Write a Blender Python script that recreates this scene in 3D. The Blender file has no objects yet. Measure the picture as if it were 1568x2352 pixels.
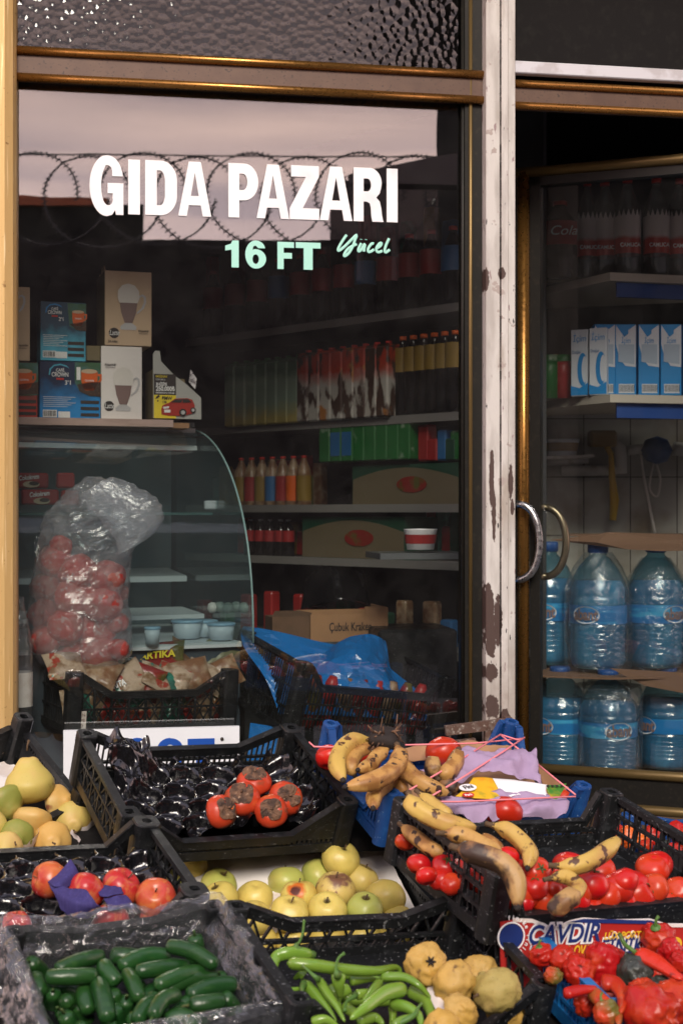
import bpy, math, random
from mathutils import Vector, Matrix, Euler, noise as mnoise
random.seed(7)
SC = bpy.context.scene; COL = SC.collection
R = math.radians
# ------------------------------------------------------------------ camera model (real camera, level, 50 mm)
TH = R(9.7); FP = 3266.0
CAM = Vector((0, -4.14, 1.45))
FW = Vector((math.sin(TH), math.cos(TH), 0)); RT = Vector((math.cos(TH), -math.sin(TH), 0)); UP = Vector((0, 0, 1))
def ray(x, y): return FW + RT*((x-784)/FP) + UP*((1176-y)/FP)
def pt(x, y, d): return CAM + ray(x, y)*d
def onY(x, y, Y): r = ray(x, y); return CAM + r*((Y-CAM.y)/r.y)
def onP(x, y, o, n): r = ray(x, y); return CAM + r*((o-CAM).dot(n)/r.dot(n))
def onL(x, y, A, B):                       # vertical plane through the plan line A-B
    n = Vector((-(B.y-A.y), B.x-A.x, 0)).normalized(); return onP(x, y, Vector((A.x, A.y, 0)), n)
def dep(p): return (p-CAM).dot(FW)
# ------------------------------------------------------------------ mesh builder
class MB:
    def __init__(s): s.v=[]; s.f=[]; s.m=[]; s.sm=[]
    def add(s, vs, fs, mi=0, smooth=False):
        o=len(s.v); s.v+= [tuple(v) for v in vs]
        for f in fs: s.f.append([i+o for i in f]); s.m.append(mi); s.sm.append(smooth)
        return s
    def box(s, c, d, M=None, mi=0, bev=0):
        x,y,z=[a/2 for a in d]; c=Vector(c)
        if bev>0:
            b=min(bev,x*.9,y*.9,z*.9); vs=[]
            for zz,k in ((-z,b),(-z+b,0),(z-b,0),(z,b)):
                X=x-k; Y=y-k
                for px,py in ((-X+(b if k==0 else 0),-Y),(X-(b if k==0 else 0),-Y),(X,-Y+(b if k==0 else 0)),(X,Y-(b if k==0 else 0)),(X-(b if k==0 else 0),Y),(-X+(b if k==0 else 0),Y),(-X,Y-(b if k==0 else 0)),(-X,-Y+(b if k==0 else 0))):
                    vs.append(Vector((px,py,zz)))
            fs=[list(range(7,-1,-1)), list(range(24,32))]
            for r in range(3):
                for i in range(8):
                    j=(i+1)%8; fs.append([r*8+i,r*8+j,r*8+8+j,r*8+8+i])
        else:
            vs=[Vector((a*x,b*y,e*z)) for e in (-1,1) for a,b in ((-1,-1),(1,-1),(1,1),(-1,1))]
            fs=[[3,2,1,0],[4,5,6,7],[0,1,5,4],[1,2,6,5],[2,3,7,6],[3,0,4,7]]
        if M: vs=[M@v for v in vs]
        return s.add([v+c for v in vs], fs, mi)
    def beam(s, p, q, w, h, up=(0,0,1), mi=0):      # rectangular bar from p to q
        p=Vector(p); q=Vector(q); d=(q-p); L=d.length
        if L<1e-6: return s
        d/=L; u=Vector(up); a=d.cross(u)
        if a.length<1e-4: a=d.cross(Vector((1,0,0)))
        a.normalize(); b=a.cross(d).normalized()
        vs=[r+a*(i*w/2)+b*(j*h/2) for r in (p,q) for i,j in ((-1,-1),(1,-1),(1,1),(-1,1))]
        return s.add(vs, [[3,2,1,0],[4,5,6,7],[0,1,5,4],[1,2,6,5],[2,3,7,6],[3,0,4,7]], mi)
    def tube(s, pts, rad, n=10, mi=0, caps=True, sq=None, smooth=True, tw=0):
        pts=[Vector(p) for p in pts]; N=len(pts)
        if not hasattr(rad,'__len__'): rad=[rad]*N
        t0=(pts[1]-pts[0]).normalized(); a=t0.cross(Vector((0,0,1)))
        if a.length<.05: a=t0.cross(Vector((1,0,0)))
        a.normalize(); vs=[]
        for i,p in enumerate(pts):
            t=(pts[min(i+1,N-1)]-pts[max(i-1,0)]).normalized()
            a=(a-t*a.dot(t)).normalized(); b=t.cross(a)
            for k in range(n):
                an=2*math.pi*k/n+tw*i; f=1 if not sq else sq(an)
                vs.append(p+(a*math.cos(an)+b*math.sin(an))*rad[i]*f)
        fs=[[i*n+k,i*n+(k+1)%n,i*n+n+(k+1)%n,i*n+n+k] for i in range(N-1) for k in range(n)]
        s.add(vs,fs,mi,smooth)
        if caps:
            o=len(s.v)-len(vs)
            s.f.append([o+k for k in range(n-1,-1,-1)]); s.m.append(mi); s.sm.append(smooth)
            s.f.append([o+(N-1)*n+k for k in range(n)]); s.m.append(mi); s.sm.append(smooth)
        return s
    def lathe(s, prof, n=20, M=None, mi=0, fr=None, smooth=True):   # prof [(r,z)]
        vs=[]
        for r,z in prof:
            for k in range(n):
                an=2*math.pi*k/n; f=fr(an,z) if fr else 1
                vs.append(Vector((r*f*math.cos(an), r*f*math.sin(an), z)))
        if M: vs=[M@v for v in vs]
        N=len(prof)
        fs=[[i*n+k,i*n+(k+1)%n,i*n+n+(k+1)%n,i*n+n+k] for i in range(N-1) for k in range(n)]
        return s.add(vs,fs,mi,smooth)
    def poly(s, pts, mi=0): return s.add(pts,[list(range(len(pts)))],mi)
    def prism(s, pts, ext, mi=0):                 # pts polygon (3D), extruded by vector ext
        n=len(pts); e=Vector(ext); a=[Vector(p) for p in pts]
        fs=[list(range(n-1,-1,-1)),list(range(n,2*n))]+[[i,(i+1)%n,n+(i+1)%n,n+i] for i in range(n)]
        return s.add(a+[p+e for p in a],fs,mi)
    def mesh(s, name, mats):
        me=bpy.data.meshes.new(name); me.from_pydata(s.v,[],s.f)
        for m in (mats if isinstance(mats,(list,tuple)) else [mats]): me.materials.append(m)
        me.polygons.foreach_set('material_index', s.m); me.polygons.foreach_set('use_smooth', s.sm); me.update()
        return me
    def build(s, name, mats, parent=None, loc=None, rot=None):
        return link(name, s.mesh(name,mats), parent, loc, rot)
def link(name, me, parent=None, loc=None, rot=None):
    o=bpy.data.objects.new(name, me); COL.objects.link(o)
    if parent: o.parent=parent
    if loc is not None: o.location=loc
    if rot is not None: o.rotation_euler=rot
    return o
def tag(o, label, cat, group=None, kind=None):
    if label: o['label']=label
    if cat: o['category']=cat
    if group: o['group']=group
    if kind: o['kind']=kind
    return o
def thing(name, label, cat, loc=(0,0,0), rot=(0,0,0), group=None):
    o=bpy.data.objects.new(name,None); COL.objects.link(o); o.empty_display_size=.05
    o.location=loc; o.rotation_euler=rot; return tag(o,label,cat,group)
def sub(name, me, root): return link(name, me, root)
# ------------------------------------------------------------------ materials
def srgb(r,g,b):
    f=lambda c:(c/255/12.92 if c/255<=.04045 else ((c/255+.055)/1.055)**2.4)
    return (f(r),f(g),f(b),1)
def mk(name, base, rough=.5, layers=(), bump=None, metal=0, spec=.5, alpha=None, trans=0, coat=0, sss=0, rnd=0.0, rl=None, aniso=0, ior=1.45):
    """layers: (kind, params..., colour); kinds noise(scale,lo,hi) speck(scale,r) z(lo,hi) spot(point,r) stretch(scale3,lo,hi)"""
    m=bpy.data.materials.new(name); m.use_nodes=True; nt=m.node_tree; N=nt.nodes; L=nt.links
    bs=N['Principled BSDF']; tc=N.new('ShaderNodeTexCoord'); oi=N.new('ShaderNodeObjectInfo')
    mw=N.new('ShaderNodeMath'); mw.operation='MULTIPLY'; mw.inputs[1].default_value=37; L.new(oi.outputs['Random'],mw.inputs[0])
    rgb=N.new('ShaderNodeRGB'); rgb.outputs[0].default_value=base if len(base)==4 else (*base,1); cur=rgb.outputs[0]
    if rnd:
        hs=N.new('ShaderNodeHueSaturation'); L.new(cur,hs.inputs['Color'])
        for sock,amp,k in (('Hue',rnd*.05,1.0),('Value',rnd,7.3)):
            a=N.new('ShaderNodeMath'); a.operation='MULTIPLY'; a.inputs[1].default_value=k; L.new(oi.outputs['Random'],a.inputs[0])
            b=N.new('ShaderNodeMath'); b.operation='FRACT'; L.new(a.outputs[0],b.inputs[0])
            c=N.new('ShaderNodeMath'); c.operation='MULTIPLY_ADD'; c.inputs[1].default_value=2*amp; c.inputs[2].default_value=(.5 if sock=='Hue' else 1)-amp
            L.new(b.outputs[0],c.inputs[0]); L.new(c.outputs[0],hs.inputs[sock])
        cur=hs.outputs[0]
    def nz(scale,det=4,sc3=None,dist=0):
        n=N.new('ShaderNodeTexNoise'); n.noise_dimensions='4D'; n.inputs['Scale'].default_value=scale; n.inputs['Detail'].default_value=det
        n.inputs['Distortion'].default_value=dist
        L.new(mw.outputs[0],n.inputs['W'])
        if sc3:
            mp=N.new('ShaderNodeMapping'); mp.inputs['Scale'].default_value=sc3; L.new(tc.outputs['Object'],mp.inputs['Vector']); L.new(mp.outputs[0],n.inputs['Vector'])
        else: L.new(tc.outputs['Object'],n.inputs['Vector'])
        return n.outputs['Fac']
    def mr(sock,a,b,x=0,y=1):
        r=N.new('ShaderNodeMapRange'); r.inputs['From Min'].default_value=a; r.inputs['From Max'].default_value=b
        r.inputs['To Min'].default_value=x; r.inputs['To Max'].default_value=y; L.new(sock,r.inputs['Value']); return r.outputs[0]
    masks={}
    for i,ly in enumerate(layers):
        k=ly[0]; col=ly[-1]
        if k=='noise': f=mr(nz(ly[1]),ly[2],ly[3])
        elif k=='stretch': f=mr(nz(1,4,ly[1]),ly[2],ly[3])
        elif k=='speck':
            v=N.new('ShaderNodeTexVoronoi'); v.inputs['Scale'].default_value=ly[1]; L.new(tc.outputs['Object'],v.inputs['Vector']); f=mr(v.outputs['Distance'],ly[2],ly[2]*.6)
        elif k=='z':
            sp=N.new('ShaderNodeSeparateXYZ'); L.new(tc.outputs['Object'],sp.inputs[0])
            ad=N.new('ShaderNodeMath'); ad.operation='MULTIPLY_ADD'; L.new(nz(25),ad.inputs[0]); ad.inputs[1].default_value=abs(ly[2]-ly[1])*1.2; L.new(sp.outputs[2 if len(ly)<5 else ly[3]],ad.inputs[2])
            of=abs(ly[2]-ly[1])*.6; f=mr(ad.outputs[0],ly[1]+of,ly[2]+of)
        elif k=='spot':
            mp=N.new('ShaderNodeMapping'); mp.inputs['Location'].default_value=[-a*b for a,b in zip(ly[1],ly[3] if len(ly)>4 else (1,1,1))]
            if len(ly)>4: mp.inputs['Scale'].default_value=ly[3]
            L.new(tc.outputs['Object'],mp.inputs['Vector'])
            ln=N.new('ShaderNodeVectorMath'); ln.operation='LENGTH'; L.new(mp.outputs[0],ln.inputs[0])
            ad=N.new('ShaderNodeMath'); ad.operation='MULTIPLY_ADD'; L.new(nz(1.6/ly[2] if ly[2]>.03 else 60,5),ad.inputs[0]); ad.inputs[1].default_value=ly[2]*1.3; L.new(ln.outputs['Value'],ad.inputs[2])
            f=mr(ad.outputs[0],ly[2]*1.68,ly[2]*1.58 if len(ly)>4 else ly[2]*1.3)
        mx=N.new('ShaderNodeMix'); mx.data_type='RGBA'; L.new(f,mx.inputs['Factor']); L.new(cur,mx.inputs['A']); mx.inputs['B'].default_value=col if len(col)==4 else (*col,1)
        cur=mx.outputs['Result']; masks[i]=f
    L.new(cur,bs.inputs['Base Color'])
    bs.inputs['Roughness'].default_value=rough; bs.inputs['Metallic'].default_value=metal; bs.inputs['Specular IOR Level'].default_value=spec
    bs.inputs['Coat Weight'].default_value=coat; bs.inputs['Coat Roughness'].default_value=.12; bs.inputs['IOR'].default_value=ior
    if trans: bs.inputs['Transmission Weight'].default_value=trans
    if alpha is not None: bs.inputs['Alpha'].default_value=alpha
    if sss: bs.inputs['Subsurface Weight'].default_value=sss; bs.inputs['Subsurface Scale'].default_value=.01; bs.inputs['Subsurface Radius'].default_value=(1,.4,.2)
    if rl: L.new(mr(nz(rl[0]),.35,.65,rl[1],rl[2]),bs.inputs['Roughness'])
    if bump:
        b=N.new('ShaderNodeBump'); b.inputs['Strength'].default_value=bump[1]; b.inputs['Distance'].default_value=bump[2] if len(bump)>2 else .002
        L.new(nz(bump[0],5,bump[3] if len(bump)>3 else None),b.inputs['Height']); L.new(b.outputs[0],bs.inputs['Normal'])
    return m
def fres(nt,ior):
    N=nt.nodes; g=N.new('ShaderNodeNewGeometry'); a=N.new('ShaderNodeMath'); a.operation='MULTIPLY_ADD'; a.inputs[1].default_value=1/ior-ior; a.inputs[2].default_value=ior
    nt.links.new(g.outputs['Backfacing'],a.inputs[0]); f=N.new('ShaderNodeFresnel'); nt.links.new(a.outputs[0],f.inputs[0]); return f
def film(name, tint, fac, rough=.1, dens=.25, bump=(60,.6,.004), diff=(.8,.82,.85,1), fm=1.2):
    """thin clear plastic: transparent + glossy (fac) + milky diffuse (dens)"""
    m=bpy.data.materials.new(name); m.use_nodes=True; nt=m.node_tree; N=nt.nodes; L=nt.links; N.remove(N['Principled BSDF']); out=N['Material Output']
    tr=N.new('ShaderNodeBsdfTransparent'); tr.inputs[0].default_value=tint
    gl=N.new('ShaderNodeBsdfGlossy'); gl.inputs['Roughness'].default_value=rough; gl.inputs[0].default_value=(1,1,1,1)
    df=N.new('ShaderNodeBsdfDiffuse'); df.inputs[0].default_value=diff
    tl=N.new('ShaderNodeBsdfTranslucent'); tl.inputs[0].default_value=diff
    tc=N.new('ShaderNodeTexCoord')
    if bump:
        nz=N.new('ShaderNodeTexNoise'); nz.inputs['Scale'].default_value=bump[0]; nz.inputs['Detail'].default_value=5; nz.inputs['Distortion'].default_value=1.2
        L.new(tc.outputs['Object'],nz.inputs['Vector'])
        b=N.new('ShaderNodeBump'); b.inputs['Strength'].default_value=bump[1]; b.inputs['Distance'].default_value=bump[2]; L.new(nz.outputs[0],b.inputs['Height'])
        L.new(b.outputs[0],gl.inputs['Normal'])
    fr=fres(nt,1.45)
    if bump: L.new(b.outputs[0],fr.inputs['Normal'])
    md=N.new('ShaderNodeMath'); md.operation='MULTIPLY_ADD'; md.inputs[1].default_value=fm; md.inputs[2].default_value=fac; L.new(fr.outputs[0],md.inputs[0]); md.use_clamp=True
    dt=N.new('ShaderNodeMixShader'); dt.inputs[0].default_value=.5; L.new(df.outputs[0],dt.inputs[1]); L.new(tl.outputs[0],dt.inputs[2])
    m1=N.new('ShaderNodeMixShader'); m1.inputs[0].default_value=dens; L.new(tr.outputs[0],m1.inputs[1]); L.new(dt.outputs[0],m1.inputs[2])
    m2=N.new('ShaderNodeMixShader'); L.new(md.outputs[0],m2.inputs[0]); L.new(m1.outputs[0],m2.inputs[1]); L.new(gl.outputs[0],m2.inputs[2])
    L.new(m2.outputs[0],out.inputs[0]); return m
M={}
M['gold']=mk('gold_paint',(.34,.17,.045),.30,[('noise',300,.72,.76,(.75,.65,.5,1)),('noise',40,.4,.8,(.30,.15,.04,1))],metal=.85,rl=(80,.24,.38),bump=(90,.1,.001))
M['goldpost']=mk('worn_gold_post',(.58,.38,.15),.45,[('stretch',(60,60,3),.55,.75,(.68,.48,.23,1)),('stretch',(160,160,5),.60,.68,(.85,.66,.36,1)),('noise',70,.66,.72,(.30,.17,.06,1))],metal=.25,bump=(1,.4,.001,(180,180,6)))
M['brown']=mk('pinkish_brown_sheet',(.115,.066,.044),.5,[('noise',130,.60,.66,(.04,.025,.02,1)),('noise',20,.4,.7,(.09,.05,.035,1))],metal=.1)
M['bronze']=mk('dark_bronze',(.014,.013,.011),.45,[('noise',80,.55,.75,(.03,.026,.019,1))],metal=.2,spec=.3)
M['bronzebead']=mk('olive_gold',(.19,.13,.05),.35,metal=.6)
M['darkpanel']=mk('dark_header_panel',(.011,.010,.010),.75,[('noise',40,.5,.7,(.016,.015,.014,1))],bump=(300,.3,.001),spec=.15)
M['alu']=mk('white_aluminium',(.62,.62,.66),.4,[('noise',14,.5,.6,(.5,.48,.5,1))])
M['steel']=mk('brushed_steel',(.55,.55,.56),.28,metal=1,rl=(60,.2,.4))
M['darksteel']=mk('aged_steel',(.22,.18,.12),.35,metal=.9)
M['black']=mk('black_plastic',(.007,.008,.009),.42,[('noise',60,.55,.75,(.018,.019,.021,1)),('noise',8,.55,.75,(.024,.024,.026,1)),('noise',140,.68,.72,(.10,.10,.10,1)),('stretch',(90,90,300),.62,.72,(.07,.072,.075,1))],spec=.5,bump=(200,.15,.001),rl=(30,.3,.55))
M['blackworn']=mk('worn_black_plastic',(.008,.009,.010),.48,[('noise',45,.56,.72,(.028,.031,.034,1)),('noise',160,.62,.68,(.16,.165,.17,1))],bump=(150,.3,.001))
M['bluep']=mk('blue_plastic',(.008,.055,.21),.5,[('noise',50,.5,.75,(.015,.085,.27,1)),('noise',180,.66,.70,(.25,.36,.5,1))],bump=(150,.2,.001))
M['bluep2']=mk('bright_blue_plastic',(.01,.14,.38),.42,[('noise',60,.5,.75,(.02,.20,.46,1))])
M['white']=mk('white_vinyl',(.90,.90,.92),.4,[('noise',9,.55,.8,(.74,.74,.77,1)),('noise',120,.72,.76,(.5,.5,.5,1))])
M['mint']=mk('mint_vinyl',(.40,.78,.66),.4)
M['dkshadow']=mk('dark_vinyl_edge',(.03,.03,.035),.5)
M['card']=mk('brown_cardboard',(.36,.20,.10),.8,[('noise',12,.4,.7,(.30,.165,.085,1))],bump=(120,.2,.001))
M['carddark']=mk('dark_cardboard',(.15,.085,.05),.85,[('noise',18,.4,.7,(.12,.07,.04,1))])
M['paper']=mk('white_paper',(.78,.74,.70),.7,[('noise',16,.52,.62,(.66,.58,.52,1))],bump=(40,.4,.003))
M['signwhite']=mk('white_sign_board',(.72,.75,.78),.4,[('noise',8,.5,.8,(.62,.65,.68,1))])
M['signblue']=mk('sign_blue',(.01,.07,.35),.4)
M['ink']=mk('dark_print',(.03,.022,.02),.6)
M['lilac']=mk('lilac_tissue',(.36,.26,.40),.85,[('noise',25,.45,.7,(.40,.29,.44,1))],bump=(90,.35,.002))
M['indigo']=mk('indigo_tissue',(.035,.028,.13),.8,[('stretch',(200,200,8),.5,.65,(.05,.04,.17,1))],bump=(90,.35,.002))
M['tile']=mk('old_wall_tiles',(.42,.42,.38),.3,[('noise',5,.45,.7,(.22,.18,.13,1)),('noise',2,.5,.7,(.36,.36,.33,1))])
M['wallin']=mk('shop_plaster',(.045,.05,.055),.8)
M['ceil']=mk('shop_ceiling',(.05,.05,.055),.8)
M['shelf']=mk('grey_shelf_metal',(.20,.19,.18),.45)
M['shelfpale']=mk('pale_shelf_strip',(.46,.42,.36),.5)
M['wood']=mk('worn_wood_slab',(.46,.33,.29),.6,[('stretch',(4,90,90),.5,.7,(.38,.26,.22,1))])
M['rust']=mk('rusty_iron',(.10,.055,.04),.8,[('noise',60,.5,.65,(.16,.12,.10,1)),('noise',120,.6,.7,(.4,.35,.3,1))],bump=(90,.5,.003))
M['string']=mk('pink_string',(.85,.25,.28),.5)
M['pipe']=mk('white_pipe',(.60,.60,.58),.35,[('noise',20,.55,.7,(.4,.36,.3,1))])
M['yellow']=mk('yellow_plastic',(.62,.38,.02),.4)
M['grey']=mk('grey_metal',(.25,.27,.28),.3,metal=.6)
M['stem']=mk('dry_stem',(.10,.06,.03),.8)
M['ground']=mk('grey_pavement',(.16,.155,.15),.85,[('noise',3,.4,.7,(.12,.115,.11,1))],bump=(40,.4,.004))
M['redtxt']=mk('red_print',(.55,.03,.02),.5)
# ------------------------------------------------------------------ text helpers
def curve_mesh(polys, mat, name, ext=.0006):      # polys: list of closed 2D outlines (holes auto) -> flat, slightly thick mesh
    cu=bpy.data.curves.new(name,'CURVE'); cu.dimensions='2D'; cu.fill_mode='BOTH'; cu.extrude=ext
    for p in polys:
        sp=cu.splines.new('POLY'); sp.points.add(len(p)-1); sp.use_cyclic_u=True
        for i,(a,b) in enumerate(p): sp.points[i].co=(a,b,0,1)
    return fin(cu,mat,name)
def fin(cu,mat,name):
    o=bpy.data.objects.new('tmp',cu); COL.objects.link(o); bpy.context.view_layer.update()
    me=bpy.data.meshes.new_from_object(o.evaluated_get(bpy.context.evaluated_depsgraph_get()))
    bpy.data.objects.remove(o); me.name=name; me.materials.clear(); me.materials.append(mat); return me
def text_mesh(txt, mat, name, size, bold=.0, shear=0, width=None, align='CENTER'):
    cu=bpy.data.curves.new(name,'FONT'); cu.body=txt; cu.size=size; cu.offset=bold*size; cu.shear=shear; cu.extrude=.0004
    cu.align_x=align; cu.align_y='CENTER'; me=fin(cu,mat,name)
    if width and len(me.vertices):
        xs=[v.co.x for v in me.vertices]; w=max(xs)-min(xs); k=width/w
        for v in me.vertices: v.co.x*=k
    return me
def place_on(me, name, parent, o, ux, uy, off=.001, label=None):
    """put a flat XY mesh on a face: o origin, ux / uy in-face axes (parent space)"""
    ux=Vector(ux).normalized(); uy=Vector(uy).normalized(); n=ux.cross(uy)
    ob=link(name,me,parent); ob.matrix_local=Matrix.Translation(Vector(o)+n*off)@Matrix((ux,uy,n)).transposed().to_4x4()
    if label: ob['label']=label
    return ob
def arc(cx,cy,rx,ry,a0,a1,n=12): return [(cx+rx*math.cos(R(a0+(a1-a0)*i/n)),cy+ry*math.sin(R(a0+(a1-a0)*i/n))) for i in range(n+1)]
def glyph(ch):      # heavy condensed capitals in a w x 1 box
    s=.46
    if ch=='I': return [[(0,0),(.42,0),(.42,1),(0,1)]]
    if ch=='A': return [[(0,0),(.235,0),(.29,.2),(.62,.2),(.675,0),(.91,0),(.62,1),(.29,1)],[(.345,.37),(.565,.37),(.455,.80)]]
    if ch=='D': return [[(0,0),(.40,0)]+arc(.40,.36,.42,.36,-90,0)+arc(.40,.64,.42,.36,0,90)+[(0,1)],[(.30,.18),(.38,.18)]+arc(.38,.38,.13,.2,-90,0)+arc(.38,.62,.13,.2,0,90)+[(.30,.82)]]
    if ch=='P': return [[(0,0),(.30,0),(.30,.32),(.44,.32)]+arc(.44,.66,.38,.34,-90,90)+[(0,1)],[(.30,.51),(.40,.51)]+arc(.40,.66,.12,.15,-90,90)+[(.30,.81)]]
    if ch=='R': return [[(0,0),(.29,0),(.29,.37),(.38,.37)]+[(.47,.34),(.50,.26),(.52,.08),(.55,0),(.88,0),(.86,.03),(.83,.12),(.80,.28),(.76,.38),(.66,.45),(.76,.53),(.80,.62)]+arc(.46,.72,.36,.28,0,90)+[(0,1)],[(.29,.56),(.40,.56)]+arc(.40,.68,.11,.12,-90,90)+[(.29,.80)]]
    if ch=='Z': return [[(0,0),(.84,0),(.84,.21),(.37,.21),(.83,.80),(.83,1),(.04,1),(.04,.79),(.46,.79),(0,.20)]]
    if ch=='G': return [[(.90,0),(.90,.55),(.48,.55),(.48,.37),(.62,.37),(.61,.30)]+arc(.50,.26,.12,.10,0,-120,5)+arc(.46,.5,.15,.33,-120,-240,8)+arc(.47,.76,.13,.10,110,0,5)+[(.60,.67),(.89,.67),(.87,.74)]+arc(.47,.68,.40,.35,10,90,8)+arc(.46,.5,.46,.53,90,270,16)+[(.60,0),(.68,.08),(.70,0)]]
    if ch=='1': return [[(.26,0),(.56,0),(.56,1),(.30,1),(.24,.88),(.0,.80),(.0,.62),(.26,.66)]]
    if ch=='6': return [arc(.42,.34,.42,.36,-90,90,14)+[(.36,.70),(.30,.66)]+[(.32,.80),(.42,.83),(.52,.74),(.80,.74)]+arc(.42,.70,.38,.32,10,90,8)+arc(.42,.5,.42,.52,90,270,14),arc(.42,.33,.13,.18,0,360,14)]
    if ch=='F': return [[(0,0),(.30,0),(.30,.39),(.70,.39),(.70,.60),(.30,.60),(.30,.79),(.80,.79),(.80,1),(0,1)]]
    if ch=='T': return [[(.26,0),(.56,0),(.56,.79),(.82,.79),(.82,1),(0,1),(0,.79),(.26,.79)]]
    if ch=='O': return [arc(.5,.5,.5,.52,0,360,28),arc(.5,.5,.2,.3,0,360,20)]
    if ch=='S': return [arc(.42,.73,.40,.28,15,90,6)+arc(.42,.72,.40,.30,90,225,8)+[(.5,.45),(.56,.40),(.58,.30)]+arc(.44,.28,.14,.11,0,-170,6)+[(.0,.30)]+arc(.42,.30,.42,.32,185,300,8)+arc(.48,.30,.38,.30,-50,60,8)+[(.40,.62),(.30,.68),(.30,.76)]+arc(.42,.76,.12,.08,170,10,5)]
# ------------------------------------------------------------------ ground, building
g=MB(); g.box((0,-5,-.05),(60,60,.1)); o=g.build('pavement',M['ground']); tag(o,'grey pavement in front of the shop','pavement',kind='structure')
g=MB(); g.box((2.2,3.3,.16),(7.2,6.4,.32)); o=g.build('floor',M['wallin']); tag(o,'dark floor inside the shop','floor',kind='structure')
bld=thing('shop_building','dark shop room behind the glass front, with plastered walls and header panels','building')
XL,XR,XP0,XP1=onY(38,1176,0).x, 3.4, onY(1103,1176,0).x, onY(1181,1176,-.05).x
zb1=onY(1085,172,0).z; 
def bx(name,c,d,mat,parent=bld,**k): m=MB(); m.box(c,d,**k); return m.build(name,M[mat] if isinstance(mat,str) else mat,parent)
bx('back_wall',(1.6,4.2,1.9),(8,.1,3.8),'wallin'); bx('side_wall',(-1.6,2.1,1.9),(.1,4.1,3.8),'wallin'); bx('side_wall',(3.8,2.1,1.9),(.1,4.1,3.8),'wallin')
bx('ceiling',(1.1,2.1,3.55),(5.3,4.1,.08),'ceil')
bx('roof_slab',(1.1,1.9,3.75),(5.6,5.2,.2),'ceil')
bx('window_sill_wall',(.35,.09,.31),(1.65,.16,.62),'wallin')
bx('outer_wall',(-1.1,.1,1.8),(1.5,.2,3.6),'goldpost')
bx('upper_wall',(.9,.12,3.45),(5.6,.16,.24),'darkpanel')
bx('header_panel',((XP1+3.6)/2,.05,3.0),(3.6-XP1,.1,.50),'darkpanel')
bx('header_strip',((XP1+3.6)/2,-.01,3.13),(3.6-XP1,.03,.03),'alu')
# gold left post
bz=lambda y,x: onY(x,y,0).z
g=MB(); n=14; xw=onY(38,1176,-.06).x
prof=[(xw-.11,-.02),(xw-.10,-.06),(xw-.075,-.085),(xw-.03,-.09),(xw-.008,-.078),(xw,-.055),(xw,.06),(xw-.11,.06)]
g.prism([(a,b,onY(20,1712,-.06).z) for a,b in prof],(0,0,3.4-onY(20,1712,-.06).z)); o=g.build('shopfront_post',M['goldpost'])
tag(o,'golden painted round-edged post at the left end of the shop window','post')
# ------------------------------------------------------------------ window
win=thing('shop_window','large fixed shop window in gold and bronze frame, lettered in white','window',(0,0,0))
x0=onY(38,1176,0).x; x1=onY(1062,1176,0).x; zbot=.62
def rail(y,r,xa,xb,name='rail',yy=-.028,mat='gold',dx=0):
    m=MB(); m.tube([(xa,yy,y),(xb,yy,y)],r,12); return m.build(name,M[mat],win if not dx else dx)
za=onY(560,142,-.03).z; zb=onY(560,202,-.03).z
rail(za,.0125,x0-.01,XP0+.002); rail(zb,.0125,x0-.01,XP0+.002)
bx('cross_panel',((x0+XP0)/2,.0,(za+zb)/2),(XP0-x0+.02,.05,za-zb),'brown',win)
bx('frame_stile',((x1+XP0)/2+.004,.02,(zbot+3.4)/2),(XP0-x1+.004,.075,3.4-zbot),'bronze',win)
m=MB(); m.tube([(onY(1080,1176,-.02).x,-.02,zbot),(onY(1080,1176,-.02).x,-.02,3.4)],.006,8); m.build('frame_bead',M['bronzebead'],win)
m=MB(); m.tube([(x1-.002,-.008,zbot),(x1-.002,-.008,3.4)],.006,8); m.build('frame_bead',M['bronze'],win)
bx('bottom_rail',((x0+XP0)/2,0,zbot+.03),(XP0-x0,.06,.06),'bronze',win)
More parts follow.
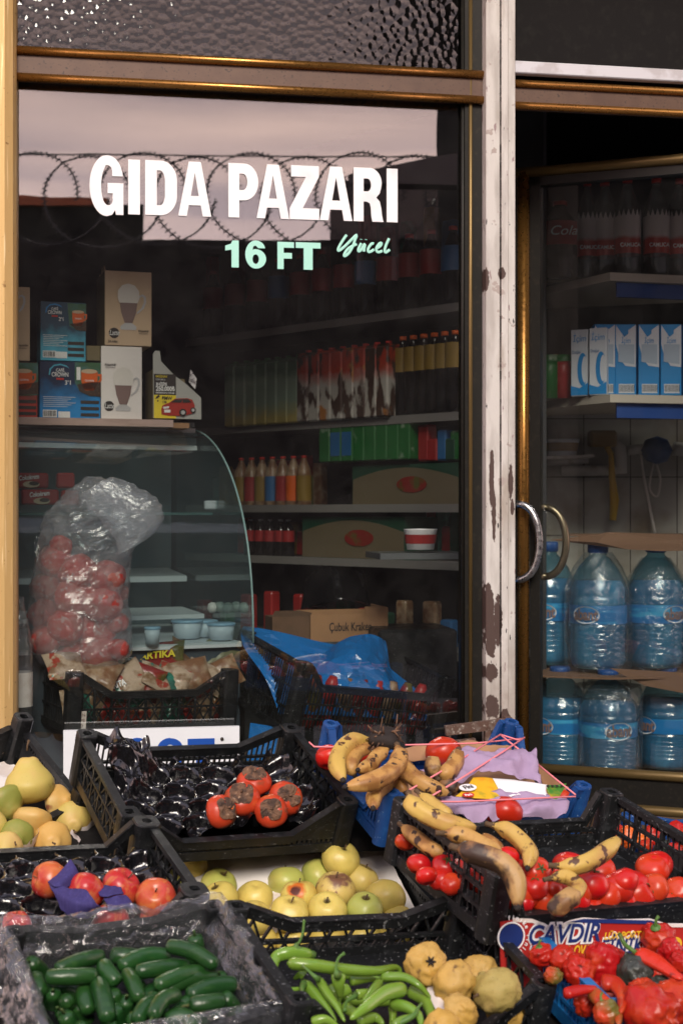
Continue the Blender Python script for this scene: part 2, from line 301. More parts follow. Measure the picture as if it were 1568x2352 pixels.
# glass
def glass(name, refl, tint=(.93,.95,.94,1), bump=None, rough=0.0, vor=False):
    m=bpy.data.materials.new(name); m.use_nodes=True; nt=m.node_tree; N=nt.nodes; L=nt.links; N.remove(N['Principled BSDF']); out=N['Material Output']
    tr=N.new('ShaderNodeBsdfTransparent'); tr.inputs[0].default_value=tint; gl=N.new('ShaderNodeBsdfGlossy'); gl.inputs['Roughness'].default_value=rough
    mx=N.new('ShaderNodeMixShader'); fr=fres(nt,1.5)
    ad=N.new('ShaderNodeMath'); ad.operation='ADD'; ad.inputs[1].default_value=refl; ad.use_clamp=True; L.new(fr.outputs[0],ad.inputs[0]); L.new(ad.outputs[0],mx.inputs[0])
    tc=N.new('ShaderNodeTexCoord')
    if bump:
        nz=N.new('ShaderNodeTexNoise'); nz.inputs['Scale'].default_value=bump[0]; nz.inputs['Detail'].default_value=3; L.new(tc.outputs['Object'],nz.inputs['Vector'])
        b=N.new('ShaderNodeBump'); b.inputs['Strength'].default_value=bump[1]; b.inputs['Distance'].default_value=bump[2]; L.new(nz.outputs[0],b.inputs['Height']); L.new(b.outputs[0],gl.inputs['Normal'])
    if vor:
        v=N.new('ShaderNodeTexVoronoi'); v.feature='SMOOTH_F1'; v.inputs['Smoothness'].default_value=.35; v.inputs['Scale'].default_value=48; L.new(tc.outputs['Object'],v.inputs['Vector'])
        b=N.new('ShaderNodeBump'); b.inputs['Strength'].default_value=.34; b.inputs['Distance'].default_value=.004; L.new(v.outputs['Distance'],b.inputs['Height']); L.new(b.outputs[0],gl.inputs['Normal']); L.new(b.outputs[0],fr.inputs['Normal'])
    L.new(tr.outputs[0],mx.inputs[1]); L.new(gl.outputs[0],mx.inputs[2])
    # dusty film on the pane
    df=N.new('ShaderNodeBsdfDiffuse'); df.inputs[0].default_value=(.5,.48,.45,1); m2=N.new('ShaderNodeMixShader')
    n2=N.new('ShaderNodeTexNoise'); n2.inputs['Scale'].default_value=9; n2.inputs['Detail'].default_value=9; n2.inputs['Roughness'].default_value=.7; L.new(tc.outputs['Object'],n2.inputs['Vector'])
    r=N.new('ShaderNodeMapRange'); r.inputs['From Min'].default_value=.35; r.inputs['From Max'].default_value=.8; r.inputs['To Min'].default_value=.001; r.inputs['To Max'].default_value=.012; L.new(n2.outputs[0],r.inputs['Value'])
    L.new(r.outputs[0],m2.inputs[0]); L.new(mx.outputs[0],m2.inputs[1]); L.new(df.outputs[0],m2.inputs[2])
    L.new(m2.outputs[0],out.inputs[0]); return m
M['glass']=glass('window_glass',.07,bump=(1.3,.05,.01)); M['doorglass']=glass('door_glass',.0)
M['hammer']=glass('hammered_glass',.02,tint=(.16,.15,.14,1),vor=True,rough=.05)
M['caseglass']=glass('case_glass',.02,tint=(.80,.90,.88,1))
pane=MB(); pane.box(((x0+x1)/2,.014,(zbot+zb)/2),(x1-x0+.01,.005,zb-zbot-.01)); pane=pane.build('glass_pane',M['glass'],win)
ztop=3.4
m=MB(); m.box(((x0+x1)/2,.014,(za+ztop)/2),(x1-x0+.01,.006,ztop-za)); m.build('hammered_pane',M['hammer'],win); 
bx('frame_head',((x0+XP0)/2,.01,3.36),(XP0-x0,.05,.04),'bronze',win)
# lettering
def letter(ch,xa,xb,yt,yb,mat,name='letter',sh=True,parent=pane):
    A=onY(xa,yb,0); B=onY(xb,yb,0); T=onY((xa+xb)/2,yt,0); Bm=onY((xa+xb)/2,yb,0); h=T.z-Bm.z; w=B.x-A.x
    g=glyph(ch); W=max(p[0] for q in g for p in q)
    pol=[[(p[0]/W*w,p[1]*h) for p in q] for q in g]
    me=curve_mesh(pol,M[mat],name); o=link(name,me,parent); o.matrix_local=Matrix.Translation((A.x,.0085,Bm.z))@Matrix.Rotation(R(90),4,'X'); return o
Y0=lambda x: 365+(x-308)*.0352; Y1=lambda x: 491+(x-308)*.0305
for ch,a,b in (('G',206,284),('I',295,322),('D',334,407),('A',410,486),('P',525,594),('A',590,665),('Z',666,734),('A',735,810),('R',813,882),('I',889,914)):
    e=4 if ch=='G' else 0; letter(ch,a,b,Y0((a+b)/2)-e,Y1((a+b)/2)+e*.5,'white')
for ch,a,b in (('1',518,549),('6',564,612),('F',638,676),('T',680,737)): letter(ch,a,b,551+(a-518)*.03,613+(a-518)*.034,'mint')
def scr(x,y): return onY((1300+x/3.92)/1.7417,(850+y/3.92)/1.7417,.008)
st=[[(340,350),(290,420),(225,530),(205,590),(235,590),(320,520),(420,420),(495,350),(470,430),(430,540),(370,640),(305,685),(305,650),(350,580),(420,530),(500,495)],
    [(570,480),(525,570),(530,610),(570,580),(625,490),(615,560),(610,615)],[(765,490),(730,490),(680,560),(680,615),(720,610),(770,575)],
    [(815,560),(870,520),(885,480),(850,490),(805,560),(815,610),(850,620),(900,600)],[(1005,405),(965,490),(935,590),(955,625),(1015,580)],[(568,416),(567,424)],[(643,420),(642,428)]]
m=MB()
for s in st:
    P=[scr(*q) for q in s]; r=[.0058]*len(P)
    if len(s)==2: r=[.0036]*2
    # smooth
    if len(P)>2:
        Q=[]
        for i in range(len(P)-1):
            a=P[max(i-1,0)];b=P[i];c=P[i+1];d=P[min(i+2,len(P)-1)]
            for t in (0,.33,.66): Q.append(.5*((2*b)+(c-a)*t+(2*a-5*b+4*c-d)*t*t+(3*b-a-3*c+d)*t**3))
        P=Q+[P[-1]]; r=[.0042]*len(P)
    vs=[];
    for q in P: q.y=.0095
    m.tube([Vector((q.x,q.y,q.z)) for q in P],r,8)
for i,v in enumerate(m.v): m.v[i]=(v[0],.0095+(v[1]-.0095)*.12,v[2])
o=m.build('script_lettering',M['mint'],pane)
# ------------------------------------------------------------------ white peeling post
def rustmask(): return
pw=XP1-XP0; xc=(XP0+XP1)/2
rs=[]
for (x,y,rx,ry) in ((1113,642,9,26),(1150,628,9,15),(1128,1100,6,70),(1133,1180,5,55),(1172,1105,6,42),(1120,1400,13,60),(1126,1462,12,48),(1142,1425,9,60),(1126,1545,16,22),(1108,1200,2.5,20),(1176,1165,4,20),(1130,1625,16,30),(1158,1650,14,20)):
    p=onY(x,y,-.06); s=onY(x+rx,y,-.06).x-p.x; sz=abs(onY(x,y+ry,-.06).z-p.z)
    rs.append(('spot',(p.x,p.y,p.z),s,(1,.02,s/sz),(.075,.045,.038,1)))
M['peel']=mk('peeling_white_paint',(.60,.575,.54),.6,[('stretch',(30,30,6),.46,.66,(.44,.41,.38,1)),('stretch',(14,14,3),.56,.72,(.36,.31,.26,1)),('z',1.10,.72,2,(.30,.24,.20,1)),('noise',26,.64,.66,(.40,.34,.31,1)),('stretch',(90,90,26),.68,.70,(.05,.045,.045,1)),
    ('stretch',(60,60,18),.66,.69,(.30,.22,.22,1))]+rs,bump=(70,.5,.003,(1,1,.35)))
g=MB()
xg=[XP0,XP0+pw*.47,XP0+pw*.50,XP0+pw*.74,XP0+pw*.755,XP1]
def col(a,b,yf): g.box(((a+b)/2,(yf+.10)/2,1.95),(b-a,.10-yf,3.1),bev=.002)
col(XP0,xg[1],-.062); col(xg[1]+.0015,xg[2],-.045); col(xg[2]+.001,xg[3],-.066); col(xg[3]+.001,XP1,-.058)
o=g.build('white_post',M['peel']); tag(o,'tall white post with peeling paint and rusty bare patches between window and door','post')
m=MB(); 
for i in range(120):
    z=random.uniform(.8,3.3); x=xg[1]+.0012; m.box((x,-.0625,z),(random.uniform(.001,.004),.002,random.uniform(.006,.03)))
m.build('crack_edge',M['ink'],o)
# iron bracket at the foot of the post
br=thing('iron_bracket','rusty iron bracket fixed low on the white post','bracket')
A=onY(1022,1678,-.10);B=onY(1168,1660,-.10)
m=MB(); m.beam(A,B,.02,.028); m.beam(B,(B.x,0,B.z),.02,.03); m.build('arm',M['rust'],br)
m=MB(); m.beam(onY(1030,1707,-.10),onY(1090,1700,-.10),.02,.012); m.tube([onY(1030,1678,-.10),onY(1032,1704,-.10)],.005,8); m.beam(onY(1118,1668,-.10),onY(1118,1712,-.10),.02,.016); m.build('hinge_pin',M['rust'],br)
# ------------------------------------------------------------------ door header
hd=thing('door_header','white strip and gold rails over the shop door','door header')
def hz(y,x=1300,Y=-.03): return onY(x,y,Y).z
m=MB(); zc=(hz(150)+hz(178))/2; m.box(((XP1+3.6)/2,-.035,zc),(3.6-XP1,.03,hz(150)-hz(178)),bev=.003); m.build('white_strip',M['alu'],hd)
for y in (197,247): rail(hz(y),.0115,XP1,3.6,dx=hd)
bx('cross_panel',((XP1+3.6)/2,0,(hz(197)+hz(247))/2),(3.6-XP1,.05,hz(197)-hz(247)),'brown',hd)
# ------------------------------------------------------------------ glass door, ajar inwards
dr=thing('glass_door','glass shop door in gold frame standing ajar inwards, with a curved steel handle','door')
DA=pt(1188,1176,4.69); DB=pt(1568,1176,4.50); DA.z=DB.z=0; u=(DB-DA).normalized(); nrm=Vector((-u.y,u.x,0))   # nrm points inward
DE=DA+u*.98; zt=2.565; zb_=.60
def dp(s,z,o=0): return DA+u*s+nrm*o+Vector((0,0,z))
s2=.045; 
m=MB(); m.tube([dp(.022,zb_,-.012),dp(.022,zt,-.012)],.02,14); m.build('gold_stile',M['gold'],dr)
m=MB(); m.beam(dp(-.02,zb_,.01),dp(-.02,zt,.01),.05,.05,up=nrm); m.beam(dp(.06,zb_,.01),dp(.06,zt,.01),.034,.04,up=nrm); m.build('frame_stile',M['bronze'],dr)
m=MB(); m.tube([dp(.0,zt,-.012),dp(.98,zt,-.012)],.017,12); m.build('top_rail',M['bronzebead'],dr)
m=MB(); m.beam(dp(.0,zt-.03,.01),dp(.98,zt-.03,.01),.04,.03); m.build('top_frame',M['bronze'],dr)
m=MB(); m.tube([dp(.0,zb_+.012,-.012),dp(.98,zb_+.012,-.012)],.016,12); m.build('bottom_rail',M['bronzebead'],dr)
m=MB(); m.tube([dp(.0,zb_-.10,-.012),dp(.98,zb_-.10,-.012)],.016,12); m.build('kick_rail',M['bronzebead'],dr)
m=MB(); m.beam(dp(.0,zb_-.045,.01),dp(.98,zb_-.045,.01),.04,.09); m.build('kick_plate',M['bronze'],dr)
m=MB(); m.beam(dp(.96,zb_,.01),dp(.96,zt,.01),.05,.05,up=nrm); m.build('frame_stile',M['bronze'],dr)
m=MB(); m.beam(dp(.52,zb_,.012),dp(.52,zt,.012),.90,.005,up=nrm)
vs=[dp(.06,zb_,.012),dp(.95,zb_,.012),dp(.95,zt-.03,.012),dp(.06,zt-.03,.012)]; m=MB(); m.prism(vs,nrm*.005); m.build('glass_pane',M['doorglass'],dr)
def handle(side,x0p,xm,yt,yb,mat,d):
    # arc standing off the stile, bulging along the door
    P=[]
    for i in range(17):
        a=-90+180*i/16
        y=(yt+yb)/2-(yb-yt)/2*math.sin(R(a)); xx=x0p+(xm-x0p)*math.cos(R(a))**.8
        o=DA+nrm*(-(.06) if side<0 else .07)
        P.append(onP(xx,y,o,nrm))
    P=[P[0]-nrm*(side*.06)]+P+[P[-1]-nrm*(side*.06)]
    m=MB(); m.tube(P,.0125,12); return m.build('handle',M[mat],dr)
handle(-1,1183,1238,1157,1332,'steel',0)['label']='bright curved outer door handle'
handle(1,1245,1299,1165,1325,'darksteel',0)['label']='brownish inner door handle seen through the glass'
# ------------------------------------------------------------------ what stands behind the camera and shows in the glass
def back(x,y,d): p=pt(x,y,d); return Vector((p.x,-p.y,p.z))
M['ochre']=mk('opposite_wall',(.018,.017,.02),.8); M['roof']=mk('red_roof_tiles',(.45,.14,.07),.8); M['darkb']=mk('dark_building',(.012,.013,.015),.85); M['metalroof']=mk('grey_canopy_sheet',(.09,.08,.085),.6); M['greyhouse']=mk('grey_house_wall',(.22,.19,.19),.8,[('noise',.8,.4,.6,(.12,.10,.11,1))]); M['wire']=mk('razor_wire',(.05,.05,.06),.5,metal=.4)
zt_=back(600,556,13.6).z
m=MB(); pa=back(-1500,0,13.6); pb=back(2600,0,13.6); m.beam((pa.x,pa.y,zt_/2),(pb.x,pb.y,zt_/2),.3,zt_); o=m.build('street_wall',M['ochre']); tag(o,'dark wall across the street, reflected in the window','wall')
wr=MB()
for k in range(9):
    cx=60+k*125; rr=105
    P=[]
    for i in range(29):
        a=2*math.pi*i/28
        P.append(back(cx+118*math.cos(a)+i*2.5, 455+rr*math.sin(a)*-1+(k%2)*8, 13.4+.35*math.sin(a)))
    wr.tube(P,.008,5)
    for i in range(28):
        for t in (0,.5):
            q=P[i].lerp(P[i+1],t); wr.beam(q+Vector((-.028,0,-.02)),q+Vector((.028,0,.02)),.012,.012)
wr.tube([back(-100,352,13.4),back(1100,360,13.4)],.008,5)
o=wr.build('razor_wire_coil',M['wire']); tag(o,'coil of razor wire on the wall across the street','razor wire')
def slab(name,lab,cat,x0,y0,x1,y1,d,mat,th=3,y0b=None):
    a=back(x0,y1,d);b=back(x1,y1,d);c=back(x1,y0 if y0b is None else y0b,d);e=back(x0,y0,d); m=MB(); m.prism([a,b,c,e],Vector(((a.x+b.x)/2*0+.42*th*(1 if x0>600 else 0),-th,0))); o=m.build(name,M[mat]); tag(o,lab,cat); return o
slab('low_house','low dark house with a red roof, mirrored at the left of the window','house',-700,470,330,700,17,'darkb')
s=slab('house_roof','red tiled roof of the low house across the street','roof',-700,425,250,470,16.9,'roof',1.0,455)
s.parent=bpy.data.objects['low_house']; del s['category'],s['label']; s.name='roof'
slab('grey_house','grey house behind the canopy, mirrored at the right of the window','house',760,415,1100,620,14.5,'greyhouse',1.5,395)
slab('side_canopy','grey corrugated canopy roof reflected at the right of the window','canopy',800,398,1300,420,9,'metalroof',.15,300)
for x in (820,900): slab('canopy_post','thin post of the reflected canopy, %s'%('nearer the wire coil' if x==820 else 'under the middle of its roof'),'post',x,440,x+10,640,9.2,'metalroof',.08)
slab('dark_building','tall dark building across the street, mirrored as the black strip beside the window frame','building',1006,-1600,3900,1700,11,'darkb',6)
m=MB(); m.box((-9.5,-8.5,2.6),(9,1,5.2)); m.box((-4.2,-12,2.3),(1.6,1,4.6)); o=m.build('door_sky_blocker',M['darkb']); tag(o,'added dark blocks farther left along the street, keeping sky reflection out of the door glass','building')  # unseen dark blocks added so the door glass mirrors no sky
# ------------------------------------------------------------------ sky + sun
w=bpy.data.worlds.new('World'); SC.world=w; w.use_nodes=True; nt=w.node_tree; N=nt.nodes; L=nt.links; bg=N['Background']
sk=N.new('ShaderNodeTexSky'); sk.sky_type='NISHITA'; sk.sun_disc=False; sk.sun_elevation=R(32); 
SUNAZ=R(215); sk.sun_rotation=SUNAZ
tc=N.new('ShaderNodeTexCoord'); mp=N.new('ShaderNodeMapping'); mp.inputs['Scale'].default_value=(1,1,13); L.new(tc.outputs['Generated'],mp.inputs[0])
nz=N.new('ShaderNodeTexNoise'); nz.inputs['Scale'].default_value=2.2; nz.inputs['Detail'].default_value=6; L.new(mp.outputs[0],nz.inputs['Vector'])
cr=N.new('ShaderNodeValToRGB'); cr.color_ramp.elements[0].position=.36; cr.color_ramp.elements[0].color=(.48,.335,.35,1); cr.color_ramp.elements[1].position=.64; cr.color_ramp.elements[1].color=(1.04,.70,.60,1); L.new(nz.outputs[0],cr.inputs[0])
vm=N.new('ShaderNodeVectorMath'); vm.operation='SCALE'; vm.inputs['Scale'].default_value=15; L.new(cr.outputs[0],vm.inputs[0])
mx=N.new('ShaderNodeMix'); mx.data_type='RGBA'; mx.inputs['Factor'].default_value=.85; L.new(sk.outputs[0],mx.inputs['A']); L.new(vm.outputs[0],mx.inputs['B'])
sx=N.new('ShaderNodeSeparateXYZ'); L.new(tc.outputs['Generated'],sx.inputs[0])
g1=N.new('ShaderNodeMapRange'); g1.inputs['From Min'].default_value=.36; g1.inputs['From Max'].default_value=.18; g1.inputs['To Min'].default_value=.74; g1.inputs['To Max'].default_value=1.75; L.new(sx.outputs[2],g1.inputs['Value'])
v2=N.new('ShaderNodeVectorMath'); v2.operation='SCALE'; L.new(mx.outputs['Result'],v2.inputs[0]); L.new(g1.outputs[0],v2.inputs['Scale']); g2=N.new('ShaderNodeMapRange'); g2.inputs['From Min'].default_value=.28; g2.inputs['From Max'].default_value=.6; L.new(sx.outputs[2],g2.inputs['Value'])
m3=N.new('ShaderNodeMix'); m3.data_type='RGBA'; m3.blend_type='MULTIPLY'; m3.inputs['B'].default_value=(.66,.88,1.16,1); L.new(g2.outputs[0],m3.inputs['Factor']); L.new(v2.outputs[0],m3.inputs['A']); L.new(m3.outputs['Result'],bg.inputs[0]); bg.inputs[1].default_value=.13
sd=bpy.data.lights.new('sun','SUN'); sd.energy=2.0; sd.angle=R(20); sd.color=(1,.90,.78); so=bpy.data.objects.new('sun',sd); COL.objects.link(so)
el=R(35); az=R(185)       # from the street side, left of the camera
d=Vector((math.sin(az)*math.cos(el),math.cos(az)*math.cos(el),math.sin(el))); so.rotation_euler=d.to_track_quat('Z','Y').to_euler(); so.location=d*10
sk.sun_elevation=el; sk.sun_rotation=az
cd=bpy.data.cameras.new('camera'); cam=bpy.data.objects.new('camera',cd); COL.objects.link(cam); SC.camera=cam
cam.location=CAM; cam.rotation_euler=(R(90),0,-TH); cd.sensor_fit='VERTICAL'; cd.sensor_height=36; cd.lens=36*FP/2352; cd.clip_end=200; cd.clip_start=.05
cd.dof.use_dof=True; cd.dof.focus_distance=3.5; cd.dof.aperture_fstop=6.3
SC.view_settings.view_transform='Standard'; SC.view_settings.look='None'; SC.view_settings.exposure=0.72; SC.view_settings.gamma=1
SC.render.engine='CYCLES'; SC.cycles.transparent_max_bounces=24; SC.cycles.max_bounces=8
# ------------------------------------------------------------------ crates
def rot3(a,b,c): return Matrix.Rotation(R(c),3,'Z')@Matrix.Rotation(R(b),3,'Y')@Matrix.Rotation(R(a),3,'X')
class Crate: pass
def panel(Lh, prof, style, t=.004, hb=.012, n=None):
    """lattice wall in local (s, h): built along x, height z, thickness y. prof: list of (s,h) of the rim"""
    m=MB()
    def ph(s):
        for (a,ha),(b,hb_) in zip(prof,prof[1:]):
            if a-1e-9<=s<=b+1e-9: return ha+(hb_-ha)*(s-a)/max(b-a,1e-9)
        return prof[-1][1]
    P=[Vector((s,0,h)) for s,h in prof]
    for i,(a,b) in enumerate(zip(P,P[1:])):
        m.beam(a-Vector((0,0,.006)),b-Vector((0,0,.006)),.015,.012,up=(0,0,1)); m.beam(a-Vector((0,.004,.016)),b-Vector((0,.004,.016)),.005,.012)
        m.beam(a-Vector((0,0,.001)),b-Vector((0,0,.001)),.019,.003)
    m.beam((-Lh,0,hb),(Lh,0,hb),.010,.022); lo=min(h for s,h in prof)-.014
    def lat(h0,h1f,dx,ang,w=.0042):
        k=math.tan(R(ang)); s=-Lh-.2
        while s<Lh+.2:
            for sg in (1,-1):
                pa=None; q=None
                for i in range(41):
                    h=h0+(.16)*i/40; x=s+sg*(h-h0)/k
                    ok=-Lh<x<Lh and h<=h1f(x)
                    if ok and pa is None: pa=Vector((x,0,h))
                    if ok: q=Vector((x,0,h))
                    if pa is not None and not ok: break
                if pa is not None and (q-pa).length>.004: m.beam(pa,q,t,w,up=(0,1,0))
            s+=dx
    if style=='x':            # diamonds, with a ladder of slots above
        mid=hb+(lo-hb)*.62
        lat(hb,lambda x:min(mid,ph(x)-.01),.030,58)
        m.beam((-Lh,0,mid),(Lh,0,mid),.009,.006)
        nn=int(2*Lh/.05)
        for i in range(nn+1):
            s=-Lh+i*2*Lh/nn; m.beam((s,0,hb),(s,0,ph(s)-.01),.006,.007,up=(0,1,0))
        lat(mid,lambda x:ph(x)-.012,.05,50)
    elif style=='big':        # open wide triangles (pepper crate)
        lat(hb,lambda x:min(hb+(lo-hb)*.5,ph(x)-.01),.026,60,.0035); md=hb+(lo-hb)*.5
        m.beam((-Lh,0,md),(Lh,0,md),.009,.007); lat(md,lambda x:ph(x)-.012,.042,64,.006)
    elif style=='slot':       # narrow upright slots in rows
        nn=int(2*Lh/.013)
        for i in range(nn+1):
            s=-Lh+i*2*Lh/nn; m.beam((s,0,hb),(s,0,ph(s)-.008),.0035,.0042 if i%6 else .009,up=(0,1,0))
        for f in (.33,.66): m.beam((-Lh,0,hb+(lo-hb)*f),(Lh,0,hb+(lo-hb)*f),.007,.006)
    elif style=='line':       # slanted thin bars with stout ribs
        lat2=[]; 
        nn=int(2*Lh/.075)
        for i in range(nn+1):
            s=-Lh+i*2*Lh/nn; m.beam((s,0,hb),(s,0,ph(s)-.008),.008,.009,up=(0,1,0))
        for f in (.36,.72): m.beam((-Lh,0,hb+(lo-hb)*f),(Lh,0,hb+(lo-hb)*f),.009,.007)
        k=int(2*Lh/.017)
        for i in range(k+1):
            s=-Lh+i*2*Lh/k
            m.beam((s,0,hb),(min(Lh,s+.022),0,min(ph(min(Lh,s+.022)),9)-.01),.003,.0028,up=(0,1,0))
    elif style=='perf':       # solid wall with a row of small holes below the rim
        z0=hb; z1=lo-.012
        m.box((0,0,(z0+z1)/2),(2*Lh,.006,max(z1-z0,.004)))
        k=int(2*Lh/.012)
        for i in range(k+1): m.box((-Lh+i*2*Lh/k,0,z1+.004),(.007 if i%9 else .013,.006,.009))
        # solid infill above holes up to the profile
        for (a,ha),(b,hb2) in zip(prof,prof[1:]):
            if b-a>1e-4: m.prism([(a,-.003,lo-.004),(b,-.003,lo-.004),(b,-.003,hb2-.008),(a,-.003,ha-.008)],(0,.006,0))
    return m
POST=[(-.5,-.5),(.1,-.5),(.5,-.1),(.5,.5),(-.5,.5)]
def post_mb(H, w=.046, sx=1, sy=1, hole=.010, cy=False):
    m=MB(); n=20
    if cy: out=[(math.cos(2*math.pi*k/n)*w/2,math.sin(2*math.pi*k/n)*w/2) for k in range(n)]
    else:
        out=[]
        for k in range(n):
            a=2*math.pi*k/n; c,s=math.cos(a),math.sin(a); q=w/2/(abs(c)**4+abs(s)**4)**.25; out.append((c*q,s*q))
    out=[(a*sx,b*sy) for a,b in out]; 
    if sx*sy<0: out=out[::-1]
    inn=[(a*hole/(w/2)*.95,b*hole/(w/2)*.95) for a,b in out]
    rows=[(out,0),(out,H-.003),([(a*.94,b*.94) for a,b in out],H),(inn,H),(inn,H-.03)]
    vs=[(a,b,z) for ring,z in rows for a,b in ring]; fs=[[r*n+i,r*n+(i+1)%n,(r+1)*n+(i+1)%n,(r+1)*n+i] for r in range(4) for i in range(n)]
    fs.append([4*n+i for i in range(n)]); m.add(vs,fs)
    for z in (H-.012,H-.018,H-.024): m.add([(a*1.03,b*1.03,z) for a,b in out]+[(a*1.03,b*1.03,z-.002) for a,b in out],[[i,(i+1)%n,n+(i+1)%n,n+i][::-1] for i in range(n)])
    return m
def crate(name,label,cat,top,rot,W=.54,D=.36,H=.12,front='x',back=None,side=None,mat='black',notch=.03,fnotch=None,nl=.10,postmat=None,postH=0,pw=.044,group='plastic crates of the stall',floor=True,snotch=0,cy=False,k=1.0):
    W*=k; D*=k; H*=k; notch*=k; nl*=k; pw*=k; snotch*=k
    if fnotch is not None: fnotch*=k
    top=CAM+(Vector(top)-CAM)*k; Rm=rot3(*rot); loc=Vector(top)-Rm@Vector((0,0,H))
    t=thing(name,label,cat,loc,(R(rot[0]),R(rot[1]),R(rot[2])),group)
    mm=M[mat]; pm=M[postmat or mat]; back=back or front; side=side or front; fn=notch if fnotch is None else fnotch
    a=W/2-.012; b=D/2-.012
    m=MB()
    if floor:
        m.box((0,0,.004),(W-.02,D-.02,.005))
        for i in range(9): m.box((0,-b+.02+i*(2*b-.04)/8,.001),(W-.04,.006,.006))
    m.build('base',mm,t)
    for sy,st,nt in ((-1,front,fn),(1,back,notch)):
        h=H-.004; P=[(-a+.01,h),(-a+.03,h),(-a+.03+nl,h-nt),(a-.03-nl,h-nt),(a-.03,h),(a-.01,h)] if nt>0 else [(-a+.01,h),(a-.01,h)]
        o=panel(a-.012,P,st).build('side_panel',mm,t); o.location=(0,sy*(b+.004),0)
    for sx in (-1,1):
        h=H-.004; P=[(-b+.01,h),(b-.01,h)] if not snotch else [(-b+.01,h),(-b+.03,h),(-b+.08,h-snotch),(b-.08,h-snotch),(b-.03,h),(b-.01,h)]
        o=panel(b-.012,P,side).build('side_panel',mm,t); o.location=(sx*(a+.004),0,0); o.rotation_euler=(0,0,R(90))
    for sx in (-1,1):
        for sy in (-1,1):
            o=post_mb(H+.002+postH,pw,sx,sy,cy=cy).build('corner_post',pm,t); o.location=(sx*(a-.004),sy*(b-.004),-.001)
    c=Crate(); c.t=t; c.loc=loc; c.R=Rm; c.n=Rm@Vector((0,0,1)); c.W=W;c.D=D;c.H=H; c.M=Matrix.Translation(loc)@Rm.to_4x4()
    c.k=k; c.P=lambda x,y,h: onP(x,y,loc+c.n*h*k,c.n)
    c.L=lambda x,y,z: loc+Rm@Vector((x,y,z))*k
    c.loc2=lambda p: Rm.transposed()@(p-loc)
    return c
def sc(p,k): return CAM+(Vector(p)-CAM)*k
G='black plastic crates of the stall'
cB=crate('pear_crate','black perforated crate of pears at the left edge, behind the red apples','crate',(-.33,-.837,.872),(24,3.6,31),H=.12,front='perf',side='perf',back='perf',notch=.05,postH=.03,group=G)
cC=crate('persimmon_crate','black crate lined with black film holding five persimmons, below the white sign','crate',(.262,-.952,.88),(21.2,2.5,17.6),H=.125,front='perf',back='slot',side='x',notch=.045,fnotch=.070,group=G)
cI=crate('blue_post_crate','blue crate with four tall corner pegs, carton inside, tied over with pink string','crate',(.826,-.903,.884),(18.8,3.3,16.9),H=.125,front='slot',mat='bluep',notch=.075,fnotch=.075,nl=.02,pw=.038,cy=True,side='slot',snotch=.07,group='blue plastic crates of the stall')
cH=crate('tomato_crate','black crate of tomatoes with a few bananas, right of the yellow apples','crate',(.88,-1.505,.84),(11.8,3.5,19),H=.125,front='slot',back='line',side='line',notch=.058,fnotch=.075,nl=.03,group=G,mat='blackworn')
cD=crate('yellow_apple_crate','black crate lined with white paper and filled with yellow apples','crate',(.44,-1.032,.631),(13.7,-1.2,13),W=.54,D=.38,H=.11,front='x',side='perf',back='perf',notch=.03,fnotch=.04,group=G)
cG=crate('red_apple_crate','black crate of red apples with a high curved corner, on the left','crate',sc((-.086,-.98,.693),.85),(14.5,3.4,17.5),W=.47,D=.315,H=.115,front='x',notch=.050,fnotch=.060,nl=.05,group=G,pw=.052)
cE=crate('green_pepper_crate','scuffed black crate of green peppers and quinces at the bottom centre','crate',(.545,-1.483,.628),(14.5,4.9,15.8),H=.13,front='big',notch=.036,fnotch=.085,nl=.10,mat='blackworn',group=G,k=.88)
cF=crate('cucumber_crate','black crate of cucumbers lined with clear plastic, bottom left','crate',(.09,-1.119,.493),(19.6,.1,16.7),W=.50,D=.40,H=.118,front='x',notch=.02,group=G,k=.745)
cJ=crate('red_pepper_crate','blue crate of wrinkled red peppers with a red printed carton, bottom right','crate',(1.15,-1.50,.575),(8.2,2.9,8),H=.125,front='slot',mat='bluep2',notch=.02,fnotch=.09,pw=.036,k=.88,group='blue plastic crates of the stall')
cK=crate('far_pepper_crate','blue crate of orange-red peppers seen through the right wall of the tomato crate','crate',(1.51,-1.04,.70),(6.9,0,-2),H=.12,front='slot',mat='bluep',notch=.02,pw=.036,cy=True,group='blue plastic crates of the stall')
kk=lambda p,k:sc(p,k)
cL=crate('blue_bag_crate','black slotted crate with a blue bag, tipped to the right behind the glass','crate',kk((.653,-.42,1.074),1.24),(11.6,8,24.6),W=.595,D=.397,H=.235,front='slot',side='slot',notch=.06,nl=.05,mat='blackworn',group=G,pw=.05)
cM=crate('snack_crate','black lattice crate of snack packets under the bag of red peppers','crate',kk((.103,.011,1.01),1.085),(2,2.3,21.6),W=.542,D=.347,H=.185,front='x',notch=.055,nl=.09,group=G,side='line',pw=.05)
